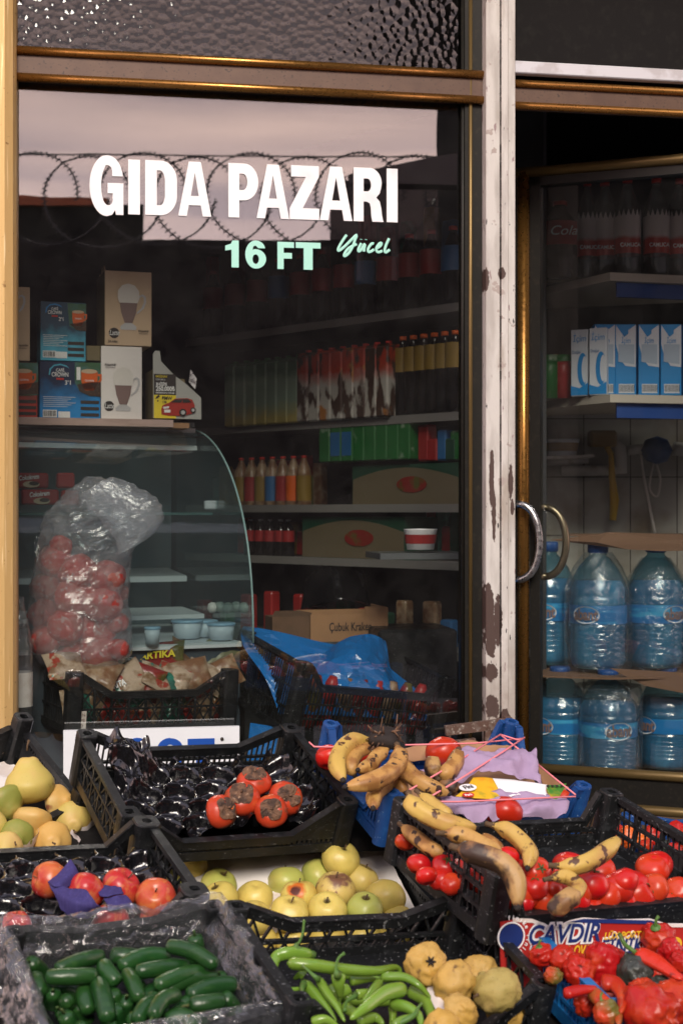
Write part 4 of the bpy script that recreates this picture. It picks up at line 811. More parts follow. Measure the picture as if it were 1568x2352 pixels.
# green peppers
gx=lambda x:344.5+x*.4028; gy=lambda y:1866+y*.4028
gp=[([(930,815,.13),(800,800,.14),(715,830,.13),(705,920,.12),(780,1010,.12),(880,1000,.12)],30,[(830,770),(850,740),(870,690),(878,620)],'hooked green pepper curling round the left side, stalk up'),
([(780,860,.15),(900,868,.155),(1100,895,.15),(1280,905,.15),(1400,885,.14),(1430,920,.13)],30,None,'long straight green pepper across the top with a brown split'),
([(1072,930,.16),(1075,975,.15),(1085,1060,.12)],34,[(1065,925),(1060,880),(1075,830),(1105,805)],'green pepper facing the viewer with its hooked stalk up'),
([(960,950,.14),(1015,1040,.14),(1065,1110,.14),(1110,1195,.13)],22,[(950,945),(905,905),(868,872)],'slender pale green pepper with a long thin stalk'),
([(880,975,.12),(950,1050,.12),(1010,1120,.12),(1060,1200,.11)],30,[(868,1000),(870,1040),(900,1075)],'green pepper beside the plastic, pointing down to the right'),
([(1450,1010,.15),(1340,1030,.16),(1230,1110,.16),(1140,1180,.15)],36,None,'fat bright green pepper in the centre pointing down to the left'),
([(1310,940,.14),(1440,940,.15),(1530,985,.15),(1600,1060,.13)],22,None,'green pepper tapering to the right below the quinces'),
([(1310,965,.14),(1265,1020,.15),(1215,1075,.15)],22,None,'small green pepper with its tip down at the centre'),
([(1370,1090,.13),(1460,1110,.14),(1530,1160,.14),(1545,1240,.13)],28,None,'green pepper bending down at the bottom right'),
([(1470,1010,.12),(1560,1060,.12),(1600,1150,.12),(1590,1240,.12)],34,None,'broad green pepper along the white paper below the quince'),
([(1170,1040,.12),(1240,1030,.12),(1290,1010,.11)],24,[(1165,1050),(1120,1080),(1110,1130)],'short green pepper with a bent stalk in the middle'),
([(1140,1000,.11),(1070,1050,.10),(1080,1130,.10)],26,None,'dark green pepper under the slender one'),
([(1380,1110,.11),(1385,1160,.11),(1370,1230,.11)],20,None,'upright green pepper below the fat one'),
([(1140,960,.12),(1200,955,.12),(1290,950,.12)],24,None,'green pepper lying just behind the centre'),
([(880,935,.12),(860,925,.12),(820,950,.10)],22,None,'green pepper end inside the hook of the curled one'),
([(920,1200,.12),(1000,1180,.13),(1080,1230,.12)],26,None,'green pepper at the front rim, left of the centre'),
([(1180,1190,.13),(1280,1170,.13),(1330,1210,.13)],28,None,'green pepper at the bottom centre edge'),
([(1380,1220,.13),(1450,1180,.14),(1500,1160,.14)],24,[(1500,1160),(1530,1110),(1550,1090)],'green pepper with a curled stalk at the bottom right'),
([(1100,1100,.09),(1180,1150,.09),(1250,1130,.09)],26,None,'dark green pepper deep under the fat one'),
([(700,960,.07),(820,1080,.07),(900,1200,.07)],26,None,'green pepper deep at the left wall'),([(1000,1000,.07),(1200,1080,.06),(1450,1080,.06)],30,None,'green pepper lowest in the middle of the heap'),([(950,860,.09),(1150,930,.09),(1400,960,.09)],26,None,'green pepper hidden under the long straight one')]
for i,(P,r,stm,lb) in enumerate(gp):
    Q=[cE.P(gx(x),gy(y),h-.02) for x,y,h in P]; rad=r*.4028*dep(Q[0])/FP*1.22
    def rf(t,i=i): return (min(1,.55+t*6) if t<.1 else 1)*(1-.72*max(0,(t-.25)/.75)**1.4)*math.sqrt(max(.01,1-max(0,t-.9)**2*95))*(math.sqrt(max(0.03,1-(1-min(1,t/.08))**2)))
    o,Q2,o0=longf('green_pepper',Q,rad,M['gpep'],lb,'green pepper','long green peppers in the scuffed crate',rf,n=16,k=6,sq=lambda an,i=i:1+.05*math.cos(3*an+i))
    if stm:
        S=[cE.P(gx(x),gy(y),P[0][2]+.004*j) for j,(x,y) in enumerate(stm)]; S=[Q[0]]+S
        m=MB(); q=cat([s-o0 for s in S],4); m.tube(q,[rad*.75]+[rad*.6]*2+[max(.0022,.005-.0006*j) for j in range(len(q)-4)]+[.0036],8); m.build('stem',M['gstem'],o)
# quinces
qx=lambda x:x; 
def quince(x,y,d,h,mt,rot,lb,seed,sz=(1,1,1),stem=False,prof=None,cal=False):
    me=blob(1,.92,.14,.16,7,.045,.06,seed,n=36,rows=24,nf=2.2,ridge=.10,prof=prof).mesh('quince',M[mt])
    ch=[('stem',stem_mb(.35,.07,.05).mesh('stem',M['stem']))] if stem else None
    if ch: ch[0][1].transform(Matrix.Translation((0,0,1.2 if prof else .7)))
    o=fruit(cE,'quince',x,y,d,h,me,None,lb,'quince',R3(*rot),'quinces beside the green peppers',ch,sz)
    if cal:
        m=MB(); r=d/2*dep(o.location)/FP; random.seed(2)
        for k in range(6):
            a=k*1.05; q=Vector((math.cos(a),math.sin(a),0)); m.tube([(0,0,r*.70),q*r*.14+Vector((0,0,r*.82)),q*r*.24+Vector((0,0,r*.80))],[r*.06,r*.05,r*.02],5)
        m.build('calyx',M['bantip'],o)
    return o
quince(978,2216,104,.14,'quince',(62,8,0),'golden quince with its dark sunken blossom end facing out',41,cal=True,sz=(1,1,.9))
quince(1042,2257,106,.14,'quince',(120,0,40),'smooth orange-yellow quince in the middle of the group',42)
quince(1139,2275,118,.14,'gquince',(150,-10,0),'large knobbly green-yellow quince on the right',43)
quince(1058,2320,88,.13,'quince',(35,30,0),'pear-shaped quince with a short brown stalk, at the bottom',44,prof=pearp,stem=True,sz=(1,1,.55))
quince(1015,2362,90,.12,'quince',(100,0,0),'orange quince cut by the bottom edge of the photo',45)
for i,(x,y) in enumerate([(1100,2240),(1010,2290),(1160,2320)]): quince(x,y,96,.06,'quince',(60,i*30,0),['quince under the middle of the group','quince beneath the orange-yellow one at the left','quince beneath the knobbly one'][i],50+i)
m=MB(); P0=[cE.P(x,y,.11) for x,y in ((985,2240),(980,2275),(1000,2320),(1030,2340),(1045,2310),(1010,2285))]; cc=sum(P0,Vector())/6+Vector((0,.0,.01))
m.add([cc]+P0,[[0,i+1,(i+1)%6+1] for i in range(6)],0,False); o=m.build('tissue',M['paper']); tag(o,'scrap of white tissue between the peppers and the quinces','tissue')
# ------------------------------------------------------------------ sheets, films, wraps
M['bfilm']=mk('black_film',(.005,.005,.006),.15,[('noise',30,.6,.8,(.014,.014,.016,1))],spec=.8,bump=(55,.35,.004))
M['clear']=film('clear_liner',(.96,.97,.98,1),.04,.09,.05,(32,.8,.012),(.75,.8,.85,1),fm=1.4)
M['bagfilm']=film('frosted_bag',(.94,.96,.98,1),.04,.15,.27,(26,.6,.012),(.80,.84,.90,1))
M['bluebag']=mk('blue_bag_film',(.015,.17,.50),.18,spec=.7,bump=(20,.5,.01),alpha=.93,sss=0)
M['jug']=film('jug_plastic',(.42,.68,.78,1),.03,.12,.14,(18,.35,.01),(.25,.5,.65,1))
M['shrink']=film('shrink_wrap',(.88,.93,.95,1),.02,.10,.03,(26,.9,.015))
M['pack']=film('packet_film',(.93,.90,.86,1),.05,.15,.10,(40,.9,.01))
def ridge(v,s,seed=0):
    q=Vector(v)*s+Vector((seed,seed*2,0)); return (1-abs(mnoise.noise(q))*2.2)*.6+(1-abs(mnoise.noise(q*2.3))*2.2)*.3+mnoise.noise(q*5)*.15
def cupfilm(c,name,label,hw,hd,h0,cups,edge,seed,amp=.0042,cell=.078):
    nx,ny=150,100; m=MB(); vs=[]
    for j in range(ny+1):
        for i in range(nx+1):
            u=-hw+2*hw*i/nx; v=-hd+2*hd*j/ny
            h=h0
            if cups:
                a=(u/cell+.5*(round(v/(cell*.86))%2)); fu=(a-round(a))*cell; fv=v-round(v/(cell*.86))*cell*.86; r=math.hypot(fu,fv)/(cell*.50)
                h-= .026*(1-1/(1+math.exp(-(r-1)*-9)))*-1*-1 if False else 0.030*(1/(1+math.exp((r-.80)*16)))
            h+=amp*ridge((u,v,0),19,seed)+amp*.9*abs(mnoise.noise(Vector((u*45,v*45,seed))))
            e=edge(u,v); h+=e+ (.012*ridge((u,v,3),18,seed) if e>.01 else 0)
            vs.append((u+.004*mnoise.noise(Vector((u*40,v*40,9))),v+.004*mnoise.noise(Vector((u*40,v*40,4))),h))
    n=nx+1; m.add(vs,[f_ for j in range(ny) for i in range(nx) for f_ in ([j*n+i,j*n+i+1,j*n+n+i+1],[j*n+i,j*n+n+i+1,j*n+n+i])],0,True)
    o=m.build(name,M['bfilm'],None,c.loc,c.R.to_euler()); tag(o,label,'plastic film'); return o
sm_=lambda x,a,b: max(0,min(1,(x-a)/(b-a)))**2*(3-2*max(0,min(1,(x-a)/(b-a))))
cupfilm(cC,'black_film','crumpled glossy black film with empty fruit cups under the persimmons',.225,.145,.062,True,
    lambda u,v: .052*sm_(-u-.55*(-v),.14,.25)*sm_(v,-.08,.10)+.030*sm_(v,.07,.145)*sm_(-u,-.05,.2)+.02*sm_(u,.17,.225)+.018*sm_(-v,.11,.145)*sm_(u,-.16,.0),2)
cupfilm(cG,'black_film','glossy black cupped film under the red apples',.212,.135,.060,True,lambda u,v:.01*sm_(abs(u),.17,.21)+.006*sm_(-v,.10,.13),7)
# clear liner over the cucumber crate rim
def liner(c,hw,hd,H,name,label,mat,inn=.03,out=.045,seed=1,amp=.009):
    m=MB(); NP=170; prof=[(-.028,.022),(-.022,.05),(-.014,H-.030),(-.008,H-.012),(-.002,H+.006),(.010,H+.010),(.020,H+.000),(.026,H-.022),(.030,H-.048),(.036,H-out-.02)]
    K=len(prof)*2; vs=[]; per=4*(hw+hd)
    def pos(t):   # rounded rectangle
        L=[2*hw,2*hd,2*hw,2*hd]; s=t*per
        for k in range(4):
            if s<=L[k]+1e-9:
                f=s/L[k]; break
            s-=L[k]
        P=[(-hw,-hd),(hw,-hd),(hw,hd),(-hw,hd),(-hw,-hd)]; a,b=P[k],P[k+1]; nx=[(0,-1),(1,0),(0,1),(-1,0)]; n0=Vector(nx[k]).normalized()
        w=1-min(1,min(f,1-f)*L[k]/.03); nb=Vector(nx[(k+1)%4] if f>.5 else nx[k-1]); n=(n0+nb*w).normalized()*(1+.3*w)
        return Vector((a[0]+(b[0]-a[0])*f,a[1]+(b[1]-a[1])*f)),n
    for i in range(NP):
        p,n=pos(i/NP)
        for j in range(K):
            f=j/(K-1)*(len(prof)-1); a=int(min(f,len(prof)-2)); g=f-a
            d=prof[a][0]*(1-g)+prof[a+1][0]*g; z=prof[a][1]*(1-g)+prof[a+1][1]*g
            q=Vector((p.x,p.y,0))+Vector((n.x,n.y,0))*d+Vector((0,0,z))
            r=ridge(q,24,seed)*amp+1.0*amp*mnoise.noise(q*16+Vector((seed,0,0)))+.0035*mnoise.noise(q*110)
            sag=.5+.5*mnoise.noise(Vector((i*.09,seed,0)))
            if j>K*.5: q.z-= .02*sag*(j/K-.5)*2
            q+=Vector((n.x*r,n.y*r,r*.8)); vs.append(q)
    m.add(vs,[[i*K+j,((i+1)%NP)*K+j,((i+1)%NP)*K+j+1,i*K+j+1] for i in range(NP) for j in range(K-1)],0,False)
    o=m.build(name,mat,None,c.loc,c.R.to_euler()); tag(o,label,'plastic liner'); return o
liner(cF,.169,.132,.088,'plastic_liner','crumpled clear plastic sheet folded over the rim of the cucumber crate',M['clear'])
def patch(c,rows,name,mat,amp=.003,fr=35,sub_=7,th=.0012,seed=0,parent=None,flat=False):
    """rows of (px,py,h) control points -> smooth crumpled thick sheet in world space"""
    G_=[[ (c.P(x,y,h) if c else pt(x,y,h)) for x,y,h in r] for r in rows]
    A=[cat(r,sub_) for r in G_]; cols=len(A[0]); B=[]
    for k in range(cols): B.append(cat([a[k] for a in A],sub_))
    nr=len(B[0]); o0=sum((p for b in B for p in b),Vector())/(nr*cols); vs=[]
    up=(c.n if c else Vector((0,-1,0)))
    for k in range(cols):
        for j in range(nr):
            q=B[k][j]; q=q+up*(amp*1.6*ridge(q,fr,seed)+amp*fbm(q,fr*.6)); vs.append(q-o0)
    n=len(vs); fs=[[k*nr+j,k*nr+j+1,k*nr+nr+j+1,k*nr+nr+j] for k in range(cols-1) for j in range(nr-1)]
    bd=[k*nr for k in range(cols)]+[(cols-1)*nr+j for j in range(1,nr)]+[k*nr+nr-1 for k in range(cols-2,-1,-1)]+[j for j in range(nr-2,0,-1)]
    vs2=[v-up*th for v in vs]; fs2=[[a+n for a in f][::-1] for f in fs]; fs3=[[bd[i],bd[(i+1)%len(bd)],bd[(i+1)%len(bd)]+n,bd[i]+n] for i in range(len(bd))]
    m=MB(); m.add(vs+vs2,fs+fs2+fs3,0,not flat); o=m.build(name,mat,None,o0); return o
# indigo tissue round the red apples
T=lambda L,h:[(x*.4211,1923.4+y*.4211,h+dh) for x,y,dh in L]
a=patch(cG,[T([(385,122,.02),(415,165,.015),(442,212,.0)],.105),T([(330,190,.01),(360,225,.012),(400,255,.0)],.10),T([(262,243,0),(300,268,.005),(365,272,.0)],.10)],'tissue',M['indigo'],.002); tag(a,'pointed piece of indigo tissue standing behind the leftmost red apple','tissue','indigo tissue round the red apples')
a=patch(cG,[T([(262,243,0),(365,275,.004),(470,288,.016),(530,372,.016),(592,385,.0)],.10),T([(300,320,0),(380,350,.012),(460,370,.014),(520,395,.01),(585,392,.0)],.092),T([(335,400,0),(400,438,.0),(470,440,.0),(520,420,0),(560,402,.0)],.078)],'tissue',M['indigo'],.0025); tag(a,'large folded indigo tissue cupping the second red apple','tissue','indigo tissue round the red apples')
a=patch(cG,[T([(500,240,.0),(570,262,.0),(662,275,.0)],.098),T([(545,322,.0),(600,318,.008),(675,312,.0)],.094)],'tissue',M['indigo'],.002,seed=3); tag(a,'indigo tissue strip behind, between the second and third red apples','tissue','indigo tissue round the red apples')
a=patch(cG,[T([(566,326,.0),(630,322,.008),(688,314,.0)],.094),T([(588,385,.0),(650,380,.006),(732,380,.0)],.085),T([(560,402,0),(630,400,0),(700,388,0)],.08)],'tissue',M['indigo'],.002,seed=5); tag(a,'indigo tissue corner in front of the third red apple','tissue','indigo tissue round the red apples')
# ------------------------------------------------------------------ blue crate contents
U=lambda L,h=.12:[(689+x*.4028,1579+y*.4028,(h+(p[0] if p else 0))) for x,y,*p in L]
def tg(o,l,c_,g=None): return tag(o,l,c_,g)
o=patch(cI,[U([(585,350),(690,335),(800,345),(960,300),(1080,330),(1200,335)],.075),U([(590,430),(700,420),(820,430),(960,400),(1100,400),(1210,400)],.055)],'cardboard_lining',M['card'],.002); tg(o,'torn brown cardboard lining at the back of the blue crate','cardboard')
o=patch(cI,[U([(1345,430),(1450,520),(1568,600)],.08),U([(1380,560),(1480,640),(1560,700)],.05),U([(1420,700),(1500,740),(1568,760)],.03)],'cardboard_lining',M['card'],.002); tg(o,'brown cardboard lining at the right side of the blue crate','cardboard')
o=patch(cI,[U([(560,480),(900,470),(1300,480)],.045),U([(600,700),(1000,720),(1450,730)],.045)],'cardboard_sheet',M['card'],.002); tg(o,'brown cardboard bottom under the bananas in the blue crate','cardboard')
o=patch(cI,[U([(880,395),(960,368),(1050,382),(1180,365),(1260,370),(1342,376)],.13),U([(850,470),(960,440,.015),(1050,430,.01),(1180,440,.02),(1270,450,.01),(1350,460)],.125),U([(800,520),(920,560),(1010,500,.01),(1120,510,.01),(1230,530,.01),(1375,552)],.12)],'lilac_paper',M['lilac'],.011,20); tg(o,'crumpled lilac paper behind the printed carton in the blue crate','paper','lilac wrapping paper in the blue crate')
o=patch(cI,[U([(680,470),(760,455),(850,440)],.07),U([(800,520),(850,520),(900,500)],.075)],'lilac_paper',M['lilac'],.003,22,seed=4); tg(o,'small lilac paper corner between the bananas','paper','lilac wrapping paper in the blue crate')
o=patch(cI,[U([(730,640),(880,640),(1090,608,.01),(1190,640,.0),(1300,608,.01),(1525,682)],.11),U([(800,680),(920,690,.01),(1100,680,.015),(1220,690,.01),(1350,690,.015),(1520,715)],.105),U([(880,735),(980,775),(1100,765),(1230,755),(1350,758),(1505,750)],.095)],'lilac_paper',M['lilac'],.011,20,seed=8); tg(o,'crumpled lilac paper in front of the printed carton','paper','lilac wrapping paper in the blue crate')
bx_=thing('printed_carton','white and yellow printed carton lid lying on lilac paper','carton',cI.P(1150,1815,.125))
M['cyel']=mk('yellow_orange_print',(.75,.45,.02),.4,[('stretch',(9,9,9),.50,.58,(.06,.22,.03,1)),('noise',14,.62,.7,(.80,.25,.02,1))]); M['cwhite']=mk('carton_white',(.85,.85,.85),.5)
for rws,mt,nm in (([U([(985,515),(1045,512),(1095,516)],.128),U([(940,575),(1030,575),(1130,580)],.127),U([(885,622),(1010,632),(1165,636)],.126)],'cyel','printed_panel'),
    ([U([(1095,516),(1250,530),(1408,556)],.128),U([(1130,580),(1270,570),(1400,590)],.127),U([(1165,636),(1260,610),(1420,636)],.126)],'cwhite','white_panel'),
    ([U([(1408,556),(1460,556),(1517,548)],.128),U([(1405,580),(1450,585),(1495,590)],.127),U([(1420,630),(1435,642),(1460,648)],.126)],'cyel','end_flap')):
    o=patch(cI,rws,nm,M[mt],.001,12); w_=o.location.copy(); o.parent=bx_; o.location=w_-bx_.location
def on_crate(c,me,name,x,y,h,ang,parent=None):
    o=link(name,me); p=c.P(x,y,h); Mx=Matrix.Translation(p)@(c.R@Matrix.Rotation(R(ang),3,'Z')).to_4x4(); 
    if parent: o.parent=parent; Mx=Matrix.Translation(-parent.location)@Mx
    o.matrix_local=Mx; return o
on_crate(cI,curve_mesh([arc(0,0,.024,.014,0,360,20)],M['cwhite'],'badge'),'badge',689+955*.4028,1579+570*.4028,.1345,14,bx_)
on_crate(cI,text_mesh('Fini',M['ink'],'badge_text',.020,.03,.2),'badge_text',689+955*.4028,1579+568*.4028,.1352,14,bx_)
on_crate(cI,curve_mesh([arc(0,0,.016,.009,0,360,18)],M['redtxt'],'red_badge'),'red_badge',689+957*.4028,1579+612*.4028,.134,10,bx_)
on_crate(cI,text_mesh('Park',M['cwhite'],'badge_text',.011,.02,.2),'badge_text',689+957*.4028,1579+612*.4028,.1347,10,bx_)
for i in range(4): on_crate(cI,curve_mesh([[(0,0),(.007,0),(.007,.006),(0,.006)]],M['ink'],'print_square'),'print_square',689+(1410+26*i)*.4028,1579+566*.4028,.1325,10,bx_)
# bananas
def bf(t): return min(1,.36+max(0,t-.05)*4.6)*(1 if t<.72 else 1-((t-.72)/.28)**1.8*.74)
def banana(c,P,r,mt,lb,h=.13,tip=True,group='bananas'):
    Q=[c.P(x,y,(p[0] if p else h)) for x,y,*p in P]; rad=.93*r*dep(Q[0])/FP
    o,Q2,o0=longf('banana',Q,rad,M[mt],lb,'banana',group,bf,n=15,k=6,sq=lambda an:1+.10*math.cos(5*an))
    if tip:
        e=(Q2[-1]-Q2[-2]).normalized(); s=Q2[-1]-o0; m=MB(); m.tube([s-e*.003,s+e*.004,s+e*.007],[rad*.36,rad*.30,rad*.16],8); m.build('tip',M['bantip'],o)
        e=(Q2[0]-Q2[1]).normalized(); s=Q2[0]-o0; m=MB(); m.tube([s-e*.004,s+e*.008,s+e*.015],[rad*.42,rad*.32,rad*.38],7); m.build('stem',M['stem'],o)
    return o
V=lambda L:[(689+p[0]*.4028,1579+p[1]*.4028)+tuple(p[2:]) for p in L]
W=lambda L:[(861.2+p[0]*.4507,1722.5+p[1]*.4507)+tuple(p[2:]) for p in L]
gB='bananas in the blue crate'; gH='bananas lying on the tomato crate'
banana(cI,V([(400,300,.165),(300,310,.165),(225,370,.16),(215,450,.155),(245,530,.15)]),21,'ban1','yellow banana at the left of the bunch',group=gB)
banana(cI,V([(440,330,.16),(330,370,.15),(290,440,.145),(310,500,.13)]),17,'ban2','brownish banana tucked inside the yellow one of the bunch',group=gB)
banana(cI,V([(555,340,.19),(565,410,.19),(500,490,.185),(400,540,.18),(260,568,.17)]),22,'ban2','brown-spotted banana across the front of the bunch',group=gB)
banana(cI,V([(500,350,.17),(430,400,.16),(390,450,.155),(330,470,.16)]),17,'ban2','short banana of the bunch with its cut end facing out',group=gB)
banana(cI,V([(570,400,.16),(620,490,.155),(720,560,.15),(845,605,.14)]),20,'ban2','brown banana of the bunch stretching to the right',group=gB)
banana(cI,V([(540,480,.13),(500,540,.135),(430,600,.14),(415,690,.14)]),19,'ban2','banana hanging over the crate side beside the front blue peg',group=gB)
banana(cI,V([(570,500,.12),(560,540,.12),(600,600,.115)]),18,'ban2','brown banana under the bunch near the front blue peg',group=gB)
banana(cI,V([(900,365,.15),(885,420,.15),(840,480,.145),(790,505,.135)]),20,'ban2','banana lying against the back tomato',group=gB)
banana(cI,V([(775,500,.135),(755,450,.145),(760,415,.15)]),21,'ban3','dark mottled banana end beside the back tomato',group=gB)
banana(cI,V([(790,530,.12),(850,560,.12),(900,585,.115)]),19,'ban3','dark brown banana end left of the printed carton',group=gB)
m=MB(); C0=cI.P(689+480*.4028,1579+280*.4028,.185); random.seed(3)
m.lathe([(0,.014),(.022,.016),(.034,.006),(.036,-.008),(.024,-.016),(0,-.016)],20,M=Matrix.Rotation(R(25),3,'X'),fr=lambda a,z:1+.15*math.sin(4*a)+.08*math.sin(9*a))
o=m.build('banana_crown',M['bantip'],None,C0); tag(o,'dry black bunch crown with ragged strands on top of the bananas','dried crown'); o.name='dried_bunch_end'
m=MB()
for k in range(34):
    a=random.uniform(0,6.28); r=.03; p=Vector((math.cos(a)*r,math.sin(a)*r*.7,random.uniform(-.01,.015))); q=p*random.uniform(1.3,1.7)+Vector((0,0,random.uniform(-.03,.012)))
    m.tube([p*.8,p,q],[.0032,.0028,.0010],5)
m.tube([(.026,.0,.01),(.03,0,.05)],[.0018,.0012],5); m.tube([(-.01,.0,.01),(-.004,0,.045)],[.0012,.0008],5); m.build('strands',M['calyxdry'],o)
banana(cH,W([(175,235,.175),(200,290,.17),(300,350,.16),(400,385,.155),(510,395,.15)]),23,'ban1','long yellow banana with a black stalk across the crate corner',group=gH)
banana(cH,W([(230,225,.165),(290,275,.16),(350,320,.155),(390,355,.145)]),17,'ban1','yellow banana partly behind the long one',group=gH)
banana(cH,W([(350,425,.165),(450,435,.165),(560,490,.16),(640,530,.15)]),21,'ban2','light brown banana below the long yellow one',group=gH)
banana(cH,W([(420,500,.185),(500,520,.19),(640,570,.185),(715,660,.165),(725,800,.13)]),27,'ban3','big blackened banana drooping over the front corner',group=gH)
banana(cH,W([(540,445,.13),(590,470,.13),(640,520,.125)]),16,'ban2','narrow brown banana behind the light brown one',group=gH)
banana(cH,W([(600,385,.16),(680,410,.16),(750,470,.15),(785,530,.14),(775,600,.125)]),21,'ban1','yellow banana with black patches curving down beside the small tomato',group=gH)
banana(cH,W([(925,590,.14),(1010,590,.145),(1100,560,.155),(1190,500,.165),(1235,455,.17)]),22,'ban1','tan banana leaning against the right side of the tomato crate',group=gH)
banana(cH,W([(890,655,.13),(970,645,.13),(1035,690,.13),(1010,740,.13),(930,745,.13)]),18,'ban1','small curled banana among the tomatoes',group=gH)
banana(cH,W([(1030,735,.13),(980,760,.13),(930,800,.115),(910,840,.10)]),24,'ban3','black-ended banana in the middle of the front rim',group=gH)
banana(cH,W([(140,390,.09),(200,440,.09),(280,500,.09),(350,530,.09)]),18,'ban2','brown banana inside the left lattice wall',group=gH)
# pink string round the pegs
m=MB()
def stg(L,h=.14): 
    P=[cI.P(689+x*.4028,1579+y*.4028,h+(q[0] if q else 0)) for x,y,*q in L]; m.tube(P,.0021,6)
stg([(52,312),(80,338),(180,340),(250,332,.02)],.115); stg([(600,328),(1000,318),(1275,290)],.135); stg([(1140,268,.0),(870,440),(610,592)],.15); stg([(1278,285),(1150,370),(930,510),(735,628)],.15)
stg([(1140,268),(1190,310),(1245,352)],.14); stg([(1332,420),(1440,510),(1568,612)],.13); stg([(640,650),(900,652),(1200,638),(1568,622)],.14); stg([(440,690),(460,705),(485,712),(560,700)],.06); stg([(445,675),(470,692),(500,700)],.06); stg([(1278,285),(1240,300),(1140,268)],.14)
o=m.build('pink_string',M['string']); tag(o,'thin pink string tied criss-cross between the pegs of the blue crate','string')
# ------------------------------------------------------------------ red wrinkled peppers
RP=[blob(1,z,.16,.14,l,.07,.10,60+i,n=40,rows=28,nf=1.7,ridge=.10).mesh('red_pepper',M['rpep']) for i,(z,l) in enumerate(((1.0,3),(1.15,4),(.9,3),(1.25,4)))]
PSTM=MB(); PSTM.tube([(0,0,.75),(.03,0,1.0),(.14,.05,1.25),(.34,.06,1.4)],[.16,.10,.08,.10],7); PSTM.lathe([(.30,.80),(.22,.92),(0,.95)],9); PSTM=PSTM.mesh('stem',M['gstem'])
X=lambda x:861.2+x*.4507; Y=lambda y:2038.3+y*.4507
rp=[(845,345,58,'rpep',(20,-20,0),1,'red pepper with a thin dark stalk at the left under the printed carton'),(955,370,64,'rpep',(10,10,0),0,'red pepper second from the left below the carton lettering'),(1035,425,78,'rpep',(30,0,0),0,'heart-shaped red pepper in the middle left'),
(1160,395,88,'rpep',(0,0,40),0,'large creased red pepper in the centre of the heap'),(1222,350,46,'rpep',(0,20,0),0,'small crinkled red pepper below the carton'),(1318,438,84,'rotpep',(80,20,0),0,'rotten blackish green pepper among the red ones'),
(1440,262,84,'rpep',(20,-20,0),1,'red pepper standing high on the right with a pale green stalk'),(1500,335,60,'rpep',(40,0,0),0,'red pepper beneath the high one at the right'),(1358,540,76,'rpep',(20,0,0),0,'smooth round red pepper like a tomato'),(1395,635,130,'rpep',(90,0,20),0,'largest ribbed red pepper at the bottom'),
(905,450,46,'rgpep',(0,0,0),0,'green and orange pepper by the black crate'),(1070,590,54,'rpep',(0,0,0),0,'small red pepper behind the one with the green cap'),(1180,640,64,'rgpep',(-30,-20,0),1,'red and green pepper with its green cap to the left'),(1300,500,44,'rpep',(0,0,0),0,'red pepper between the rotten one and the smooth one'),
(1555,380,60,'rpep',(0,0,0),0,'red pepper cut by the right edge'),(1530,590,100,'rpep',(90,10,80),0,'long ribbed red pepper at the right bottom edge'),(1450,490,44,'rotpep',(0,0,0),0,'small dark green pepper by the smooth red one'),(1265,560,50,'rpep',(0,0,0),0,'red pepper behind the curved one'),
(1560,500,60,'rpep',(30,0,0),0,'red pepper at the right edge above the long ribbed one'),(1130,480,50,'rpep',(0,0,0),0,'red pepper low in the gap at the middle')]
gr='wrinkled red peppers in the blue crate'
for i,(x,y,d,mt,r_,s_,lb) in enumerate(rp):
    fruit(cJ,'red_pepper',X(x),Y(y),d,.12 if i not in (19,17,13,11) else .09,RP[i%4],M[mt],lb,'red pepper',R3(*r_),gr,[('stem',PSTM)] if s_ else None)
def rlong(P,r,mt,lb,h=.13,stm=None,c=cJ,g=gr):
    Q=[c.P(X(x),Y(y),h) for x,y in P]; rad=r*.4507*dep(Q[0])/FP
    o,Q2,o0=longf('red_pepper',Q,rad,M[mt],lb,'red pepper',g,lambda t:(1-.7*max(0,(t-.3)/.7)**1.3)*(math.sqrt(max(.04,1-(1-min(1,t/.1))**2)))*math.sqrt(max(.01,1-max(0,t-.9)**2*95)),n=16,k=6,sq=lambda an:1+.10*math.cos(3*an))
    if stm:
        S=[Q[0]]+[c.P(X(x),Y(y),h+.01) for x,y in stm]; m=MB(); m.tube([s-o0 for s in cat(S,4)],[rad*.5]*2+[.004]*(4*len(stm)-1),7); m.build('stem',M['gstem'],o)
rlong([(1330,340),(1420,380),(1500,430),(1560,470)],42,'spep','long red pepper with black mould spots and a curved green stalk',.15,[(1310,320),(1270,290),(1245,240)])
rlong([(965,545),(1030,530),(1090,520),(1128,512)],30,'rpep','slim pointed red pepper at the left front')
rlong([(1150,490),(1220,500),(1260,560),(1250,640)],44,'rpep','curved red pepper with a dark stalk in the middle')
rlong([(1110,540),(1150,580),(1230,640),(1240,700)],38,'rgpep','orange and green pepper curling at the bottom',.12)
rlong([(1440,520),(1520,530),(1600,560)],40,'rpep','long red pepper lying above the bottom right one',.12)
for i,(u,v) in enumerate([(a*.075-.19,b*.075-.1) for a in range(6) for b in range(4)]):
    me=RP[i%4].copy(); me.transform(Matrix.Scale(.032,4)); o=link('red_pepper',me,None,cJ.L(u,v,.05),ico_rot(i)); tag(o,'red pepper of the hidden lower layer in the blue crate','red pepper','lower layer of red peppers')
Z=lambda x:1320.5+x*.1578; ZY=lambda y:1808.6+y*.1578
